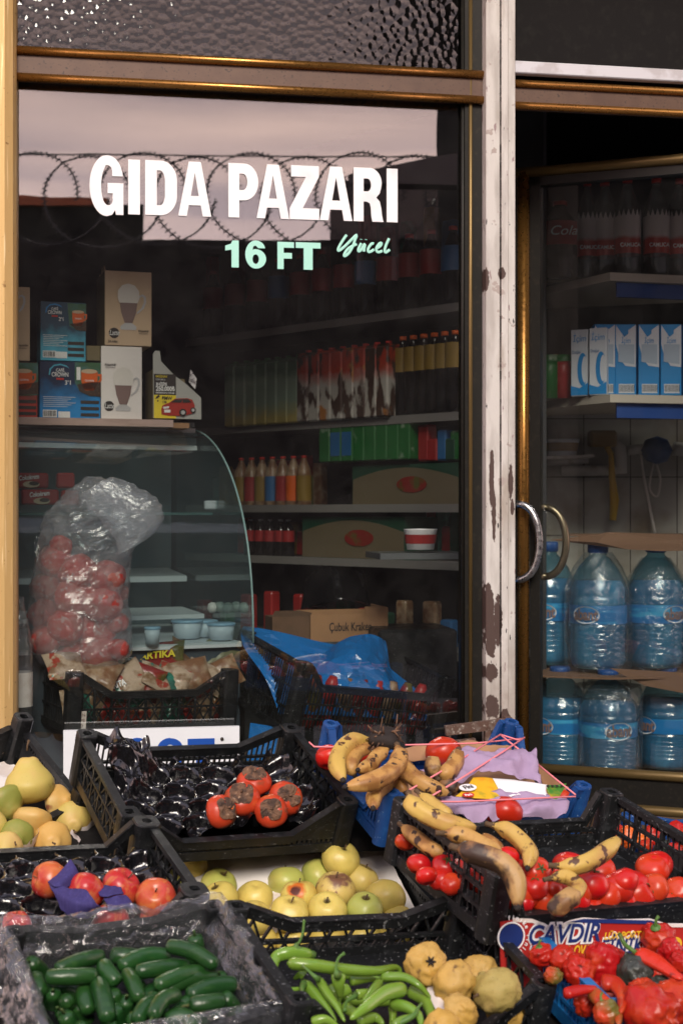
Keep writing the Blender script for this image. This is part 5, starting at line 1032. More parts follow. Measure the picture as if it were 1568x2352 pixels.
for i,(x,y,d,mt,lb) in enumerate([(600,640,40,'rpep','red pepper nearest the tomato crate post, behind its right wall'),(770,720,48,'opep','orange pepper behind the right wall of the tomato crate'),(920,740,44,'opep','second orange pepper behind the right wall, farther right'),(1130,720,44,'rpep','red pepper right of the orange ones'),(1010,860,36,'rpep','red pepper below the second orange one'),
    (1480,640,46,'rpep','red pepper rising above the wall at the right edge'),(1420,930,40,'rpep','red pepper with green beside it at the right'),(860,1130,56,'rpep','dark red pepper low behind the wall'),(1500,1350,56,'rpep','red pepper at the right edge beside the blue peg'),(1280,900,44,'rotpep','dark green pepper between red ones behind the wall'),(1640,800,60,'rpep','red pepper beyond the right edge')]):
    fruit(cK,'red_pepper',Z(x),ZY(y),d,.13 if y<1000 else .08,RP[i%4],M[mt],lb,'pepper',R3(10*i,15,i*40),'peppers in the far blue crate')
# carton with lettering behind the red peppers
ct=thing('orange_carton','red printed fruit carton with blue, white and yellow lettering, behind the red peppers','carton')
nC=Vector((-math.sin(R(8)),math.cos(R(8)),0))*-1; oc=cJ.L(0,.125,.10); ux=cJ.R@Vector((1,0,0)); uz=(Vector((0,0,1))-ux*ux.z).normalized(); nC=ux.cross(uz)
cp=lambda x,y: onP(X(x),Y(y),oc,nC)
M['cred']=mk('red_carton_print',(.42,.022,.018),.45,[('noise',20,.6,.75,(.34,.02,.015,1))]); M['cblue']=mk('carton_navy',(.01,.03,.16),.5); M['cyell']=mk('carton_yellow',(.80,.50,.03),.5)
pts=[cp(x,y) for x,y in [(640,178),(700,168),(800,172),(880,205),(930,210),(990,180),(1060,165),(1200,175),(1400,170),(1480,195),(1700,195),(1700,560),(640,560)]]
m=MB(); m.prism(pts,-nC*.004); m.build('printed_wall',M['cred'],ct)
m=MB()
tp=[(700,166),(800,170),(880,203),(930,208),(990,178),(1060,163),(1200,173),(1400,168),(1480,193),(1700,193)]
for a,b in zip(tp,tp[1:]): m.beam(cp(*a),cp(*b),.006,.004,up=nC)
m.build('torn_edge',M['paper'],ct)
m=MB(); m.prism([cp(x,y)+nC*.0012 for x,y in [(990,172),(1060,158),(1400,166),(1480,190),(1400,184),(1060,178)]],nC*.002); m.build('navy_band',M['cblue'],ct)
def ctext(t,x0,x1,y,size,mat,shear=.25,bold=.02,out=None,ang=0):
    w=(cp(x1,y)-cp(x0,y)).length; o=cp((x0+x1)/2,y); 
    if out:
        ob=place_on(text_mesh(t,M[out],'lettering_outline',size,bold+.085,shear,w*1.03),'lettering_outline',ct,o,ux,uz,.0016)
    me=text_mesh(t,M[mat],'lettering',size,bold,shear,w)
    return place_on(me,'lettering',ct,o,ux,uz,.003)
ctext('ÇAVDIR',775,1135,238,.046,'cblue',out='cwhite',bold=.02)
ctext('LÜX PORTAKAL',1160,1440,242,.018,'cyell')
ctext('FİNİKE',1135,1400,302,.039,'cblue',out='cwhite')
ctext('YUVA OVA',890,1085,325,.026,'cyell')
m=MB(); 
o=place_on(curve_mesh([arc(0,0,.026,.026,0,360,24),arc(0,0,.0235,.0235,0,360,24)],M['cwhite'],'ring'),'ring',ct,cp(690,250),ux,uz,.002)
o=place_on(curve_mesh([arc(0,0,.0225,.0225,0,360,24)],M['cblue'],'disc'),'disc',ct,cp(690,250),ux,uz,.0015)
for k,chh in enumerate('finike finike'):
    if chh==' ': continue
    a=R(100-k*14); q=cp(690,250)+ux*math.cos(a)*.033+uz*math.sin(a)*.033; d=ux*math.sin(a)-uz*math.cos(a); place_on(text_mesh(chh,M['cwhite'],'ring_text',.011,.02),'ring_text',ct,q,d,nC.cross(d)*1,.002)
o=place_on(curve_mesh([arc(0,0,.012,.012,0,360,20)],M['cyell'],'orange_slice'),'orange_slice',ct,cp(1528,285),ux,uz,.002)
# felt-pen mark on the pepper crate
# ------------------------------------------------------------------ sign under the window
sg=thing('shop_sign','white board with large blue letters, partly hidden behind the crates','sign')
SY=-.07; a=onY(146,1679,SY); b=onY(550,1669,SY); zb0=onY(350,1830,SY).z
m=MB(); m.prism([(a.x,SY,zb0),(b.x,SY,zb0),(b.x,SY,a.z),(a.x,SY,a.z)],(0,.02,0)); sb=m.build('board',M['signwhite'],sg)
for ch,x0_,x1_ in (('O',278,352),('S',360,423),('T',431,493)):
    A=onY(x0_,1697,SY); B=onY(x1_,1697,SY); h=.105; g=glyph(ch); Wd=max(p[0] for q in g for p in q)
    me=curve_mesh([[(p[0]/Wd*(B.x-A.x),p[1]*h) for p in q] for q in g],M['signblue'],'letter'); o=link('letter',me,sb); o.matrix_local=Matrix.Translation((A.x,SY-.0012,A.z-h))@Matrix.Rotation(R(90),4,'X')
m=MB(); q=onY(510,1697,SY); m.tube([(q.x,SY-.004,q.z),(q.x,SY+.002,q.z)],.005,10); m.build('screw',M['ink'],sb)
# ------------------------------------------------------------------ boxes on the wooden slab
BY=R(8); bux=Vector((math.cos(BY),math.sin(BY),0)); bn=Vector((math.sin(BY),-math.cos(BY),0)); Z3=Vector((0,0,1))
KX=lambda X_:X_*.3662; KY=lambda Y_:588+Y_*.3662
D0=4.85; OB=pt(KX(640),KY(1020),D0); zslab=OB.z
fp=lambda X_,Y_,o=0: onP(KX(X_),KY(Y_),OB-bn*o,bn)      # point on the face plane
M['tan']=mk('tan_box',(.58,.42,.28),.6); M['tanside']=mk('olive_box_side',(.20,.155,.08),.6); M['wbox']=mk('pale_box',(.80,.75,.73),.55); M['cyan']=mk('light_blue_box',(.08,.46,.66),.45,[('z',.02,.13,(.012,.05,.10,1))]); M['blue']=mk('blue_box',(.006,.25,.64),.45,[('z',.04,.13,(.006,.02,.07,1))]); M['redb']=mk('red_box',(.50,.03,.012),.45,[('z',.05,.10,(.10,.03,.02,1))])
M['gbox']=mk('grey_card',(.42,.42,.40),.6); M['yel']=mk('yellow_print',(.85,.66,.03),.5); M['orange']=mk('orange_cup',(.70,.12,.015),.35); M['cream']=mk('milk_foam',(.72,.68,.64),.5); M['mocha']=mk('coffee_print',(.22,.14,.13),.5); M['pgrey']=mk('printed_grey',(.50,.49,.50),.5); M['carred']=mk('car_print_red',(.40,.03,.02),.4); M['choc']=mk('beans_print',(.05,.025,.015),.6,[('speck',120,.3,(.12,.06,.03,1))]); M['landscape']=mk('landscape_print',(.04,.12,.05),.5,[('z',.0,.006,(.08,.25,.45,1))])
def carton(name,lb,x0_,x1_,yt,yb,mat,side,dp_=.12,off=0,group='coffee boxes piled on the slab',zb=None):
    A=fp(x0_,yb,off); B=fp(x1_,yb,off); T=fp(x0_,yt,off); w=(B-A).length; h=T.z-A.z; t=thing(name,lb,'box',A,(0,0,BY),group)
    m=MB(); m.box((w/2,dp_/2,h/2),(w-.001,dp_,h-.001),bev=.0012); 
    for i,f in enumerate(m.f):
        n=(Vector(m.v[f[1]])-Vector(m.v[f[0]])).cross(Vector(m.v[f[2]])-Vector(m.v[f[1]]))
        if abs(n.x)>abs(n.y)*1.2: m.m[i]=1
    m.build('body',[M[mat],M[side]],t); t2=(t,w,h,x0_,x1_,yt,yb); return t2
def dec(bt,me,name,X_,Y_,k=1):
    t,w,h,x0_,x1_,yt,yb=bt; lx=(X_-x0_)/(x1_-x0_)*w; lz=(yb-Y_)/(yb-yt)*h
    o=link(name,me,t); o.matrix_local=Matrix.Translation((lx,-.0012*k,lz))@Matrix.Rotation(R(90),4,'X'); return o
PX=.3662*D0/FP
def rect(bt,X0,Y0_,X1,Y1_,mat,name='print',k=1):
    w=(X1-X0)*PX; h=(Y1_-Y0_)*PX; return dec(bt,curve_mesh([[(0,-h),(w,-h),(w,0),(0,0)]],M[mat],name),name,X0,Y0_,k)
def shape(bt,P,mat,name,k=1):
    X0=P[0][0]; Y0_=P[0][1]; return dec(bt,curve_mesh([[((x-X0)*PX,-(y-Y0_)*PX) for x,y in P]],M[mat],name),name,X0,Y0_,k)
def txt(bt,s,X0,X1,Y_,hpx,mat,bold=.015,shear=0,rot=0,k=2,name='print_text'):
    me=text_mesh(s,M[mat],name,hpx*PX*1.35,bold,shear,(X1-X0)*PX if not rot else None); o=dec(bt,me,name,(X0+X1)/2,Y_,k)
    if rot:
        ys=[v.co.x for v in me.vertices]; kk_=(rot*PX)/(max(ys)-min(ys))
        for v in me.vertices: v.co.x*=kk_
        o.matrix_local=o.matrix_local@Matrix.Rotation(R(90),4,'Z')
    return o
def latte(bt,X_,Y_,s=1):      # tall glass mug, centre X, foot Y
    f=lambda L:[(X_+a*s,Y_-b*s) for a,b in L]
    shape(bt,f([(-48,0),(48,0),(52,20),(30,38),(14,48),(-14,48),(-30,38),(-52,20)]),'pgrey','mug_print',1)
    shape(bt,f([(-24,44),(24,44),(48,110),(58,190),(-58,190),(-46,110)]),'mocha','mug_print',2)
    shape(bt,f([(-58,170),(58,170),(68,205),(66,245),(40,280),(0,292),(-40,280),(-66,245),(-68,205)]),'cream','mug_print',3)
    shape(bt,f([(56,190),(60,215),(90,228),(108,215),(112,180),(98,140),(66,110),(52,100),(52,112),(80,138),(97,178),(96,205),(85,214),(70,205),(66,190)]),'pgrey','mug_print',2)
    txt(bt,'CAFÉ',X_-24*s,X_-24*s,Y_-125*s,24*s,'cwhite',rot=62*s,k=4); txt(bt,'CROWN',X_+10*s,X_+10*s,Y_-125*s,30*s,'cwhite',rot=115*s,k=4)
def disc(bt,X_,Y_,r,mat,name='print',k=1): shape(bt,[(X_+r*math.cos(a*.2618),Y_+r*math.sin(a*.2618)) for a in range(24)],mat,name,k)
def cup(bt,X_,Y_,s=1):
    f=lambda L:[(X_+a*s,Y_+b*s) for a,b in L]
    shape(bt,f([(-50,-50),(50,-50),(50,10),(42,50),(25,70),(-25,70),(-42,50),(-50,10)]),'orange','cup_print',2); shape(bt,f([(48,-35),(78,-35),(78,5),(55,30),(48,18),(66,0),(66,-22),(48,-22)]),'orange','cup_print',2)
    shape(bt,[(X_+50*s*math.cos(a*.3),Y_-50*s+14*s*math.sin(a*.3)) for a in range(21)],'tan','cup_print',3); txt(bt,'CROWN',X_-28*s,X_+28*s,Y_+10*s,12*s,'cwhite',k=4)
slab_=MB(); A=fp(60,1020,-.03); 
A=pt(20,978,4.40); 
p0=OB+bux*(-.75)+bn*.035; p0.z=zslab; L_=(fp(1075,1030)-OB).dot(bux)+.75
def bxo(mb,o,u0,u1,n0,n1,z0,z1): mb.prism([o+bux*u0+bn*n0+Z3*z0,o+bux*u1+bn*n0+Z3*z0,o+bux*u1+bn*n1+Z3*z0,o+bux*u0+bn*n1+Z3*z0][::-1],Z3*(z1-z0)); return mb
o0=Vector((OB.x,OB.y,zslab)); xe=(fp(1078,1040)-OB).dot(bux); xe2=(fp(1185,1050)-OB).dot(bux)
m=MB(); bxo(m,o0,-.8,xe,.03,-.16,-.026,-.0015); o=m.build('wooden_slab',M['wood']); tag(o,'pale worn board carrying the coffee boxes above the display case','board')
m=MB(); bxo(m,o0,xe+.001,xe2,.01,-.14,-.028,-.010); m.build('chipped_end',M['card'],o)
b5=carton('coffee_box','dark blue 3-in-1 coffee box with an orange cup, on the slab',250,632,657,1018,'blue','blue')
b6=carton('coffee_box','white latte box showing a tall glass, lower right of the pile',634,892,562,1021,'wbox','tanside',.17)
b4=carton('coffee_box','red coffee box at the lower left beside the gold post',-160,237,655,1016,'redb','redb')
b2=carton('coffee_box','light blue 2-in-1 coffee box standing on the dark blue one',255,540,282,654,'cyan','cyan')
b3=carton('coffee_box','tall tan latte box with a torn top, highest of the pile',658,952,88,558,'tan','tanside',.20)
b1=carton('coffee_box','tan latte box cut off by the gold post at the left',-100,190,182,650,'tan','tanside',.2)
b8=carton('coffee_box','plain brown box behind, between the light blue and tan boxes',540,640,560,656,'tanside','tanside',.12,off=.03)
m=MB(); 
for sx_,p in ((0,[(0,0),(.0,.0)]),): pass
t,w,h=b3[0],b3[1],b3[2]; m.prism([(0.001,.0,h-.001),(.001,.10,h-.001),(.001,.09,h+.020),(.001,.015,h+.018)],(.0015,0,0)); m.prism([(.01,.198,h),(w-.01,.198,h),(w-.01,.198,h+.008),(w*.75,.198,h+.004),(w*.66,.198,h+.014),(.01,.198,h+.016)],(0,.0015,0)); m.build('torn_flap',M['tan'],t)
latte(b3,806,458); disc(b3,716,480,33,'ink'); txt(b3,'Latte',686,748,480,34,'cwhite',0,.3); txt(b3,'Köpüklü',866,932,462,15,'ink',.01,.2); txt(b3,'24 Adet',678,738,534,17,'ink'); txt(b3,'Sütlü Kahve',870,930,479,8,'ink',0)
latte(b6,773,970,.95); disc(b6,685,940,32,'ink'); txt(b6,'Latte',655,716,940,34,'cwhite',0,.3); txt(b6,'Köpüklü',656,728,680,16,'ink',.01,.2); txt(b6,'Sütlü Kahve',662,724,697,8,'ink',0)
txt(b1,'Köpüklü',106,174,552,15,'ink',.01,.2); txt(b1,'Sütlü Kahve',112,168,570,8,'ink',0); latte(b1,48,460)
for bb,ox,oy,num in ((b5,378,725,'3’1'),(b2,345,338,'2’1')):
    s=1 if bb is b5 else .82
    shape(bb,[(ox+dx*s,oy+dy*s) for dx,dy in [(-72,20),(-66,-20),(-40,-45),(0,-52),(38,-42),(54,-25),(36,-35),(0,-44),(-38,-37),(-58,-15),(-64,18)]],'cyan' if bb is b5 else 'blue','arc_print')
    txt(bb,'CAFÉ',ox-26*s,ox+24*s,oy-12*s,20*s,'cwhite'); txt(bb,'CROWN',ox-52*s,ox+50*s,oy+16*s,28*s,'cwhite'); txt(bb,num,ox+32*s,ox+68*s,oy+66*s,28*s,'cwhite'); rect(bb,ox-24*s,oy+36*s,ox+22*s,oy+48*s,'redtxt')
shape(b5,[(470,659),(631,659),(631,872),(560,868),(500,842),(470,790)],'landscape','photo_print'); shape(b5,[(484,800),(560,785),(631,780),(631,872),(560,868),(500,842)],'choc','photo_print',2); cup(b5,560,765,1.0); rect(b5,480,690,504,770,'cwhite',k=3)
shape(b2,[(424,289),(539,289),(539,460),(480,455),(436,430)],'landscape','photo_print'); shape(b2,[(436,420),(539,400),(539,460),(480,455)],'choc','photo_print',2); cup(b2,490,378,.72)
shape(b4,[(104,659),(235,659),(235,858),(104,865)],'landscape','photo_print'); shape(b4,[(104,800),(235,780),(235,855),(104,865)],'choc','photo_print',2); cup(b4,152,760,.95)
for bb,xs,y0_,st_ in ((b5,(506,620),900,40),(b2,(426,526),530,38),(b4,(110,224),895,38)):
    for k in range(3): rect(bb,xs[0],y0_+k*st_,xs[1],y0_+k*st_+20,'ink')
for bb,x0_,x1_,y0_,y1_ in ((b5,270,356,963,1008),(b2,270,350,592,634)):
    rect(bb,x0_,y0_,x1_,y1_,'cwhite'); 
    m=MB(); random.seed(1); x=x0_+5
    while x<x1_-6:
        ww=random.choice((2,3,5)); lx=(x-bb[3])/(bb[4]-bb[3])*bb[1]; lz=(bb[6]-(y0_+y1_)/2)/(bb[6]-bb[5])*bb[2]; m.box((lx,-.0028,lz),(ww*PX,.0008,(y1_-y0_)*.75*PX)); x+=ww+random.choice((3,4))
    m.build('barcode',M['ink'],bb[0])
rect(b5,366,972,438,1010,'cwhite'); rect(b2,352,596,420,636,'cwhite')
for bb,x0_,x1_,ys in ((b5,272,470,range(880,950,12)),(b2,272,420,range(492,560,11))):
    for k,y in enumerate(ys): rect(bb,x0_,y,x1_-(k%3)*25,y+2.5,'cwhite','text_line')
# promotional house-shaped box
A=fp(965,1018,-.0); t=thing('promo_box','grey house-shaped box with a yellow panel and a red car picture','box',A,(0,0,BY),'coffee boxes piled on the slab')
P=[((x-965)*PX,(1018-y)*PX) for x,y in [(965,1018),(1272,1018),(1270,880),(1180,800),(1095,740),(1012,655),(1005,590),(975,588),(960,612)]]
m=MB(); m.prism([(a,0,b) for a,b in P],(0,.006,0)); m.build('front_panel',M['gbox'],t); m=MB(); m.box((.055,.075,.070),(.11,.135,.138)); m.build('body',M['tanside'],t)
m=MB(); m.box((-.001,.078,.085),(.003,.14,.168)); m.build('olive_side',M['yel'] if 0 else M['tanside'],t)
bt=(t,307*PX,430*PX,965,1272,588,1018)
rect(bt,966,736,1107,868,'ink'); rect(bt,966,869,1107,1016,'yel'); 
txt(bt,'ÇEKİLİŞLERLE',976,1050,752,13,'yel',k=3); txt(bt,'TOPLAMDA',976,1040,772,12,'pgrey',k=3); txt(bt,'30 KİŞİYE',978,1048,802,20,'cwhite',.03,k=3); txt(bt,'250.000₺',978,1100,830,30,'cwhite',.03,k=3); txt(bt,'DEĞERİNDE PARAM',978,1096,856,10,'cwhite',k=3)
txt(bt,'6',972,1008,900,52,'ink',.04,k=3); txt(bt,'BMW',1016,1082,890,22,'ink',.04,k=3); txt(bt,'118i',1018,1044,914,14,'ink',.03,k=3)
shape(bt,[(1012,960),(1020,935),(1065,915),(1100,890),(1180,886),(1212,895),(1228,930),(1228,975),(1205,985),(1150,1000),(1060,1000),(1014,992)],'carred','car_print',3)
shape(bt,[(1072,915),(1102,895),(1150,892),(1140,915)],'ink','car_print',5); shape(bt,[(1150,892),(1188,892),(1205,912),(1148,916)],'ink','car_print',5)
for x,y,r in ((1150,978,24),(1216,962,18)): disc(bt,x,y,r,'ink','wheel_print',5); disc(bt,x,y,r*.55,'pgrey','wheel_print',6)
rect(bt,1030,962,1070,980,'cwhite',k=5); shape(bt,[(1024,945),(1062,940),(1060,952),(1026,958)],'cwhite','car_print',5)
P=[pt(KX(1195),KY(712),4.7),pt(KX(1235),KY(770),4.7),pt(KX(1225),KY(835),4.7),pt(KX(1185),KY(790),4.7)]; m=MB(); m.prism(P,(0,.004,0)); o=m.build('foil_wrapper',M['steel']); tag(o,'crumpled silver wrapper sticking out behind the promotional box','wrapper')
# ------------------------------------------------------------------ display case
M['casebase']=mk('case_base',(.06,.08,.10),.5)
M['caseg2']=film('case_front_glass',(.80,.88,.88,1),.02,.05,.09,None,(.40,.55,.60,1))
dc=thing('display_case','refrigerated display case with curved side glass, under the coffee boxes','display case')
YW=R(14); cux=Vector((-math.cos(YW),-math.sin(YW),0)); cn=Vector((math.sin(YW),-math.cos(YW),0)); T0=pt(430,988,5.2); zt0=T0.z; zb1=1.03; LC=1.35
def cc(u,s,z): return Vector((T0.x,T0.y,0))+cux*u+cn*s+Z3*z
def curve_s(t): a=t*math.pi/2; return (.70*math.sin(a)**1.0, zb1+(zt0-zb1)*math.cos(a)**.85)
C=[curve_s(i/20) for i in range(21)]
m=MB(); m.prism([cc(0,s,z) for s,z in C]+[cc(0,-.12,zb1),cc(0,-.12,zt0)],cux*.004); m.build('side_glass',M['caseglass'],dc)
m=MB(); m.tube([cc(0,s,z) for s,z in C],.0035,6); m.build('glass_edge',mk('glass_edge',(.25,.40,.40),.2),dc)
m=MB(); vs=[cc(u,s,z) for u in (.004,LC) for s,z in C]; m.add(vs,[[i,i+1,21+i+1,21+i] for i in range(20)],0,True); m.build('front_glass',M['caseg2'],dc)
for k,(z0,z1,mt,e) in enumerate([(.004,.020,'grey',.12),(-.016,-.001,'white',.13),(-.030,-.019,'grey',.15),(-.060,-.036,'grey',.14),(-.080,-.063,'white',.15)]):
    m=MB(); m.prism([cc(.01,e,zt0+z0),cc(LC,e,zt0+z0),cc(LC,e-.06,zt0+z0),cc(.01,e-.06,zt0+z0)][::-1],Z3*(z1-z0)); m.build('top_rail',M[mt],dc)
m=MB(); m.prism([cc(.01,.60,.6),cc(LC,.60,.6),cc(LC,-.2,.6),cc(.01,-.2,.6)][::-1],Z3*(zb1-.62)); m.build('base',M['casebase'],dc)
m=MB(); m.prism([cc(.01,.62,zb1-.018),cc(LC,.62,zb1-.018),cc(LC,-.2,zb1-.018),cc(.01,-.2,zb1-.018)][::-1],Z3*.016); m.build('deck',M['signwhite'],dc)
m=MB(); m.prism([cc(.0,-.2,zb1-.02),cc(LC,-.2,zb1-.02),cc(LC,-.2,zt0),cc(.0,-.2,zt0)],cn*-.02); m.build('back_panel',mk('case_back',(.15,.21,.23),.5),dc)
m=MB(); m.prism([cc(.02,.35,1.44),cc(LC,.35,1.44),cc(LC,-.18,1.44),cc(.02,-.18,1.44)][::-1],Z3*.008); m.build('glass_shelf',mk('green_glass_shelf',(.10,.22,.21),.15,alpha=.6),dc)
m=MB(); m.prism([cc(.02,.06,zb1+.17),cc(LC,.06,zb1+.17),cc(LC,-.18,zb1+.19),cc(.02,-.18,zb1+.19)][::-1],Z3*.02); m.prism([cc(.02,.26,zb1+.05),cc(LC,.26,zb1+.05),cc(LC,.0,zb1+.06),cc(.02,.0,zb1+.06)][::-1],Z3*.015); m.build('inner_step',M['signwhite'],dc)
q=pt(484,1160,4.9); m=MB(); m.box((q.x,q.y,q.z),(.045,.02,.03),bev=.004); m.build('clip',M['alu'],dc)
M['tub']=mk('white_tub',(.62,.70,.78),.4); M['lid']=mk('pale_blue_lid',(.30,.50,.68),.35)
def tub(x,y,d,w,h,lb,mt='tub',grp='tubs in the display case'):
    p=pt(x,y,d); p.z=zb1+.002; t=thing('plastic_tub',lb,'tub',p,group=grp); m=MB(); m.lathe([(0,0),(w*.42,0),(w*.5,h),(w*.45,h),(0,h*.96)],20); m.build('cup',M[mt],t); m=MB(); m.lathe([(w*.5,h-.004),(w*.53,h-.002),(w*.53,h+.004),(w*.48,h+.006),(0,h+.005)],20); m.build('lid',M['lid'],t)
tub(430,1480,4.72,.10,.055,'wide pale tub nearest the left in the display case'); tub(468,1472,4.78,.09,.05,'pale tub behind the wide one in the display case'); tub(508,1480,4.66,.09,.05,'pale tub at the right end of the display case'); tub(350,1490,4.5,.05,.05,'small patterned white cup beside the pepper bag')
for i in range(5):
    q=pt(488+18*i,1400,4.9+.05*(i%2)); q.z=zb1+.09; m=MB(); m.lathe([(0,-.018),(.016,-.012),(.02,0),(.016,.012),(0,.018)],14); o=m.build('white_roll',M['cream'],None,q,R3(0,80,0)); tag(o,['first','second','third','fourth','fifth'][i]+' small white roll from the left behind the case glass','roll','white rolls in the display case')
M['cok']=mk('dark_red_pack',(.34,.02,.018),.35)
for x,y,lb in ((68,1104,'dark red chocolate cream pack with a printed label, upper left on the glass shelf'),(150,1104,'plain dark red pack end, upper right on the glass shelf'),(92,1142,'dark red chocolate cream pack, lower left on the glass shelf'),(160,1144,'plain dark red pack end, lower right on the glass shelf')):
    p=pt(x,y,4.85); t=thing('chocolate_pack',lb,'pack',p,(0,0,R(5)),'chocolate cream packs'); wd=.125 if x<100 else .06; m=MB(); m.box((0,0,0),(wd,.07,.052),bev=.006); m.build('body',M['cok'],t)
    if x<100:
        o=link('print_text',text_mesh('Çokokrem',M['cwhite'],'print_text',.022,.02,.2,.066),t); o.matrix_local=Matrix.Translation((-.003,-.0365,.010))@Matrix.Rotation(R(90),4,'X')@Matrix.Rotation(R(6),4,'Z')
        o=link('picture',curve_mesh([arc(0,0,.028,.011,0,360,20)],M['tan'],'picture'),t); o.matrix_local=Matrix.Translation((.005,-.0362,-.013))@Matrix.Rotation(R(90),4,'X')
        o=link('picture',curve_mesh([arc(0,0,.017,.007,0,360,20)],M['choc'],'picture'),t); o.matrix_local=Matrix.Translation((.014,-.0372,-.010))@Matrix.Rotation(R(90),4,'X')
# ------------------------------------------------------------------ bag of red peppers
BD=4.36; rows_=[(1524,96,292),(1505,76,302),(1470,68,303),(1420,66,300),(1370,68,297),(1330,74,296),(1290,84,300),(1255,92,312),(1225,96,340),(1195,104,356),(1170,118,350),(1148,145,330),(1125,162,292),(1108,185,255),(1098,200,232)]
bg_=thing('pepper_bag','tall frosted plastic bag of red peppers standing on the snack crate','bag',pt(185,1524,BD))
m=MB(); vs=[]; n=56; Yr=[]; 
for k in range(len(rows_)-1):
    for j in range(4): f=j/4; Yr.append(tuple(a*(1-f)+b*f for a,b in zip(rows_[k],rows_[k+1])))
Yr.append(rows_[-1])
for y,xl,xr in Yr:
    c=pt((xl+xr)/2,y,BD); hw=(xr-xl)/2*BD/FP
    for k in range(n):
        a=2*math.pi*k/n; q=c+RT*math.cos(a)*hw+FW*math.sin(a)*hw*.85
        amp=.016 if y>1280 else .034
        q+=(RT*math.cos(a)+FW*math.sin(a))*(ridge(q,14,3)*amp*.8-amp*.4)+Z3*(ridge(q,18,5)*.006); vs.append(q-bg_.location)
K=len(Yr); m.add(vs,[[i*n+k,i*n+(k+1)%n,i*n+n+(k+1)%n,i*n+n+k] for i in range(K-1) for k in range(n)]+[[(K-1)*n+k for k in range(n)]],0,False); m.build('film',M['bagfilm'],bg_)
# knotted mouth falling to the right
m=MB(); P=[pt(x,y,BD-.10) for x,y in ((215,1120),(262,1150),(300,1185),(318,1225),(300,1262))]; Q=cat(P,6)
vs=[]; n=30
for i,q in enumerate(Q):
    r=(.05+.035*math.sin(i/len(Q)*3.1))*(1 if i<len(Q)-1 else .7)
    for k in range(n):
        a=2*math.pi*k/n; p=q+RT*math.cos(a)*r*.9+(FW*.5)*math.sin(a)*r+Z3*.5*r*math.cos(a); p+=Vector((1,0,1))*ridge(p,22,9)*.010; vs.append(p-bg_.location)
m.add(vs,[[i*n+k,i*n+(k+1)%n,i*n+n+(k+1)%n,i*n+n+k] for i in range(len(Q)-1) for k in range(n)],0,False); m.build('folded_mouth',M['bagfilm'],bg_)
random.seed(11)
M['bagpep']=mk('bagged_red_pepper',(.50,.035,.025),.5,[('noise',24,.42,.60,(.46,.14,.12,1)),('noise',60,.56,.66,(.52,.34,.32,1))],bump=(30,.4,.005))  # pale pink mottling paints the bag's haze into the pepper skin
BP=[blob(1,.95,.14,.14,l,.08,.06,80+l,n=28,rows=18,nf=1.3,ridge=.05).mesh('bagged_pepper',M['bagpep']) for l in (3,4,5)]
bl=[]
for i,(x,y,d) in enumerate([(125,1290,76),(180,1315,80),(245,1325,76),(110,1350,70),(170,1375,88),(235,1385,84),(275,1360,50),(100,1410,66),(150,1440,84),(220,1445,86),(270,1430,60),(105,1470,72),(160,1495,86),(225,1500,84),(272,1490,60),(140,1255,50)]):
    p=pt(x,y,BD+.01-.025*(i%3)); me=BP[i%3].copy(); me.transform(Matrix.Scale(d/2*BD/FP*(1.12 if 90<x<250 else .86),4)); o=link('bagged_pepper',me,None,p,ico_rot(i)); tag(o,'x','red pepper','red peppers inside the frosted bag'); bl.append((o,x,y))
rowlabels(bl,'red pepper','inside the frosted bag',4)
# ------------------------------------------------------------------ snack packets
def pouch(p,rot,w,h,th,mat,name,lb,grp,text=None,tcol='cwhite',band=None,tsz=.3):
    t=thing(name,lb,'packet',p,rot,grp); m=MB(); nx,ny=14,18; 
    for s in (1,-1):
        vs=[]
        for j in range(ny+1):
            for i in range(nx+1):
                u=-1+2*i/nx; v=-1+2*j/ny; e=max(0,(1-u**4))*max(0,(1-abs(v)**5)); zz=th*e**.6+.004*ridge((u*w*3,v*h*3,p[0]*50),7,2)*e
                vs.append((u*w/2*(1-.06*(1-abs(v)) ),v*h/2,s*max(zz,.0006)))
        m.add(vs,[[j*(nx+1)+i,j*(nx+1)+i+1,(j+1)*(nx+1)+i+1,(j+1)*(nx+1)+i][::s] for j in range(ny) for i in range(nx)],0,True)
    m.build('film',M[mat],t)
    if band:
        m=MB(); vs=[]
        for j in range(9):
            for i in range(nx+1):
                u=-1+2*i/nx; v=-.55+1.0*j/8; e=max(0,(1-u**4))*max(0,(1-abs(v)**5)); vs.append((u*w/2*(1-.06*(1-abs(v))),v*h/2,max(th*e**.6+.0045,.002)))
        m.add(vs,[[j*(nx+1)+i,j*(nx+1)+i+1,(j+1)*(nx+1)+i+1,(j+1)*(nx+1)+i] for j in range(8) for i in range(nx)],0,True); m.build('printed_band',M[band],t)
    if text:
        o=link('print_text',text_mesh(text,M[tcol],'print_text',h*tsz,.03,0,w*.7),t); o.location=(0,0,th+.010)
    return t
M['pgreen']=mk('green_packet',(.02,.10,.07),.25,[('noise',20,.5,.7,(.03,.25,.18,1))]); M['pred']=mk('red_packet',(.22,.02,.015),.25,[('noise',14,.5,.6,(.10,.09,.02,1))]); M['pbrown']=mk('brown_packet',(.20,.10,.05),.3,[('noise',30,.45,.6,(.34,.24,.15,1))],bump=(40,.5,.006)); M['pbeige']=mk('beige_packet',(.46,.36,.26),.22,[('noise',30,.45,.6,(.22,.13,.07,1)),('noise',12,.56,.58,(.34,.05,.03,1)),('noise',15,.62,.64,(.02,.22,.18,1))],bump=(40,.5,.006)); M['polive']=mk('olive_packet',(.20,.19,.10),.35,bump=(30,.5,.006))
gs='snack packets in the lattice crate'
def ppos(x,y,h): n_=cM.R@Vector((0,1,0)); return onP(x,y,cM.L(0,-.10 if h<.17 else .03,0),n_)
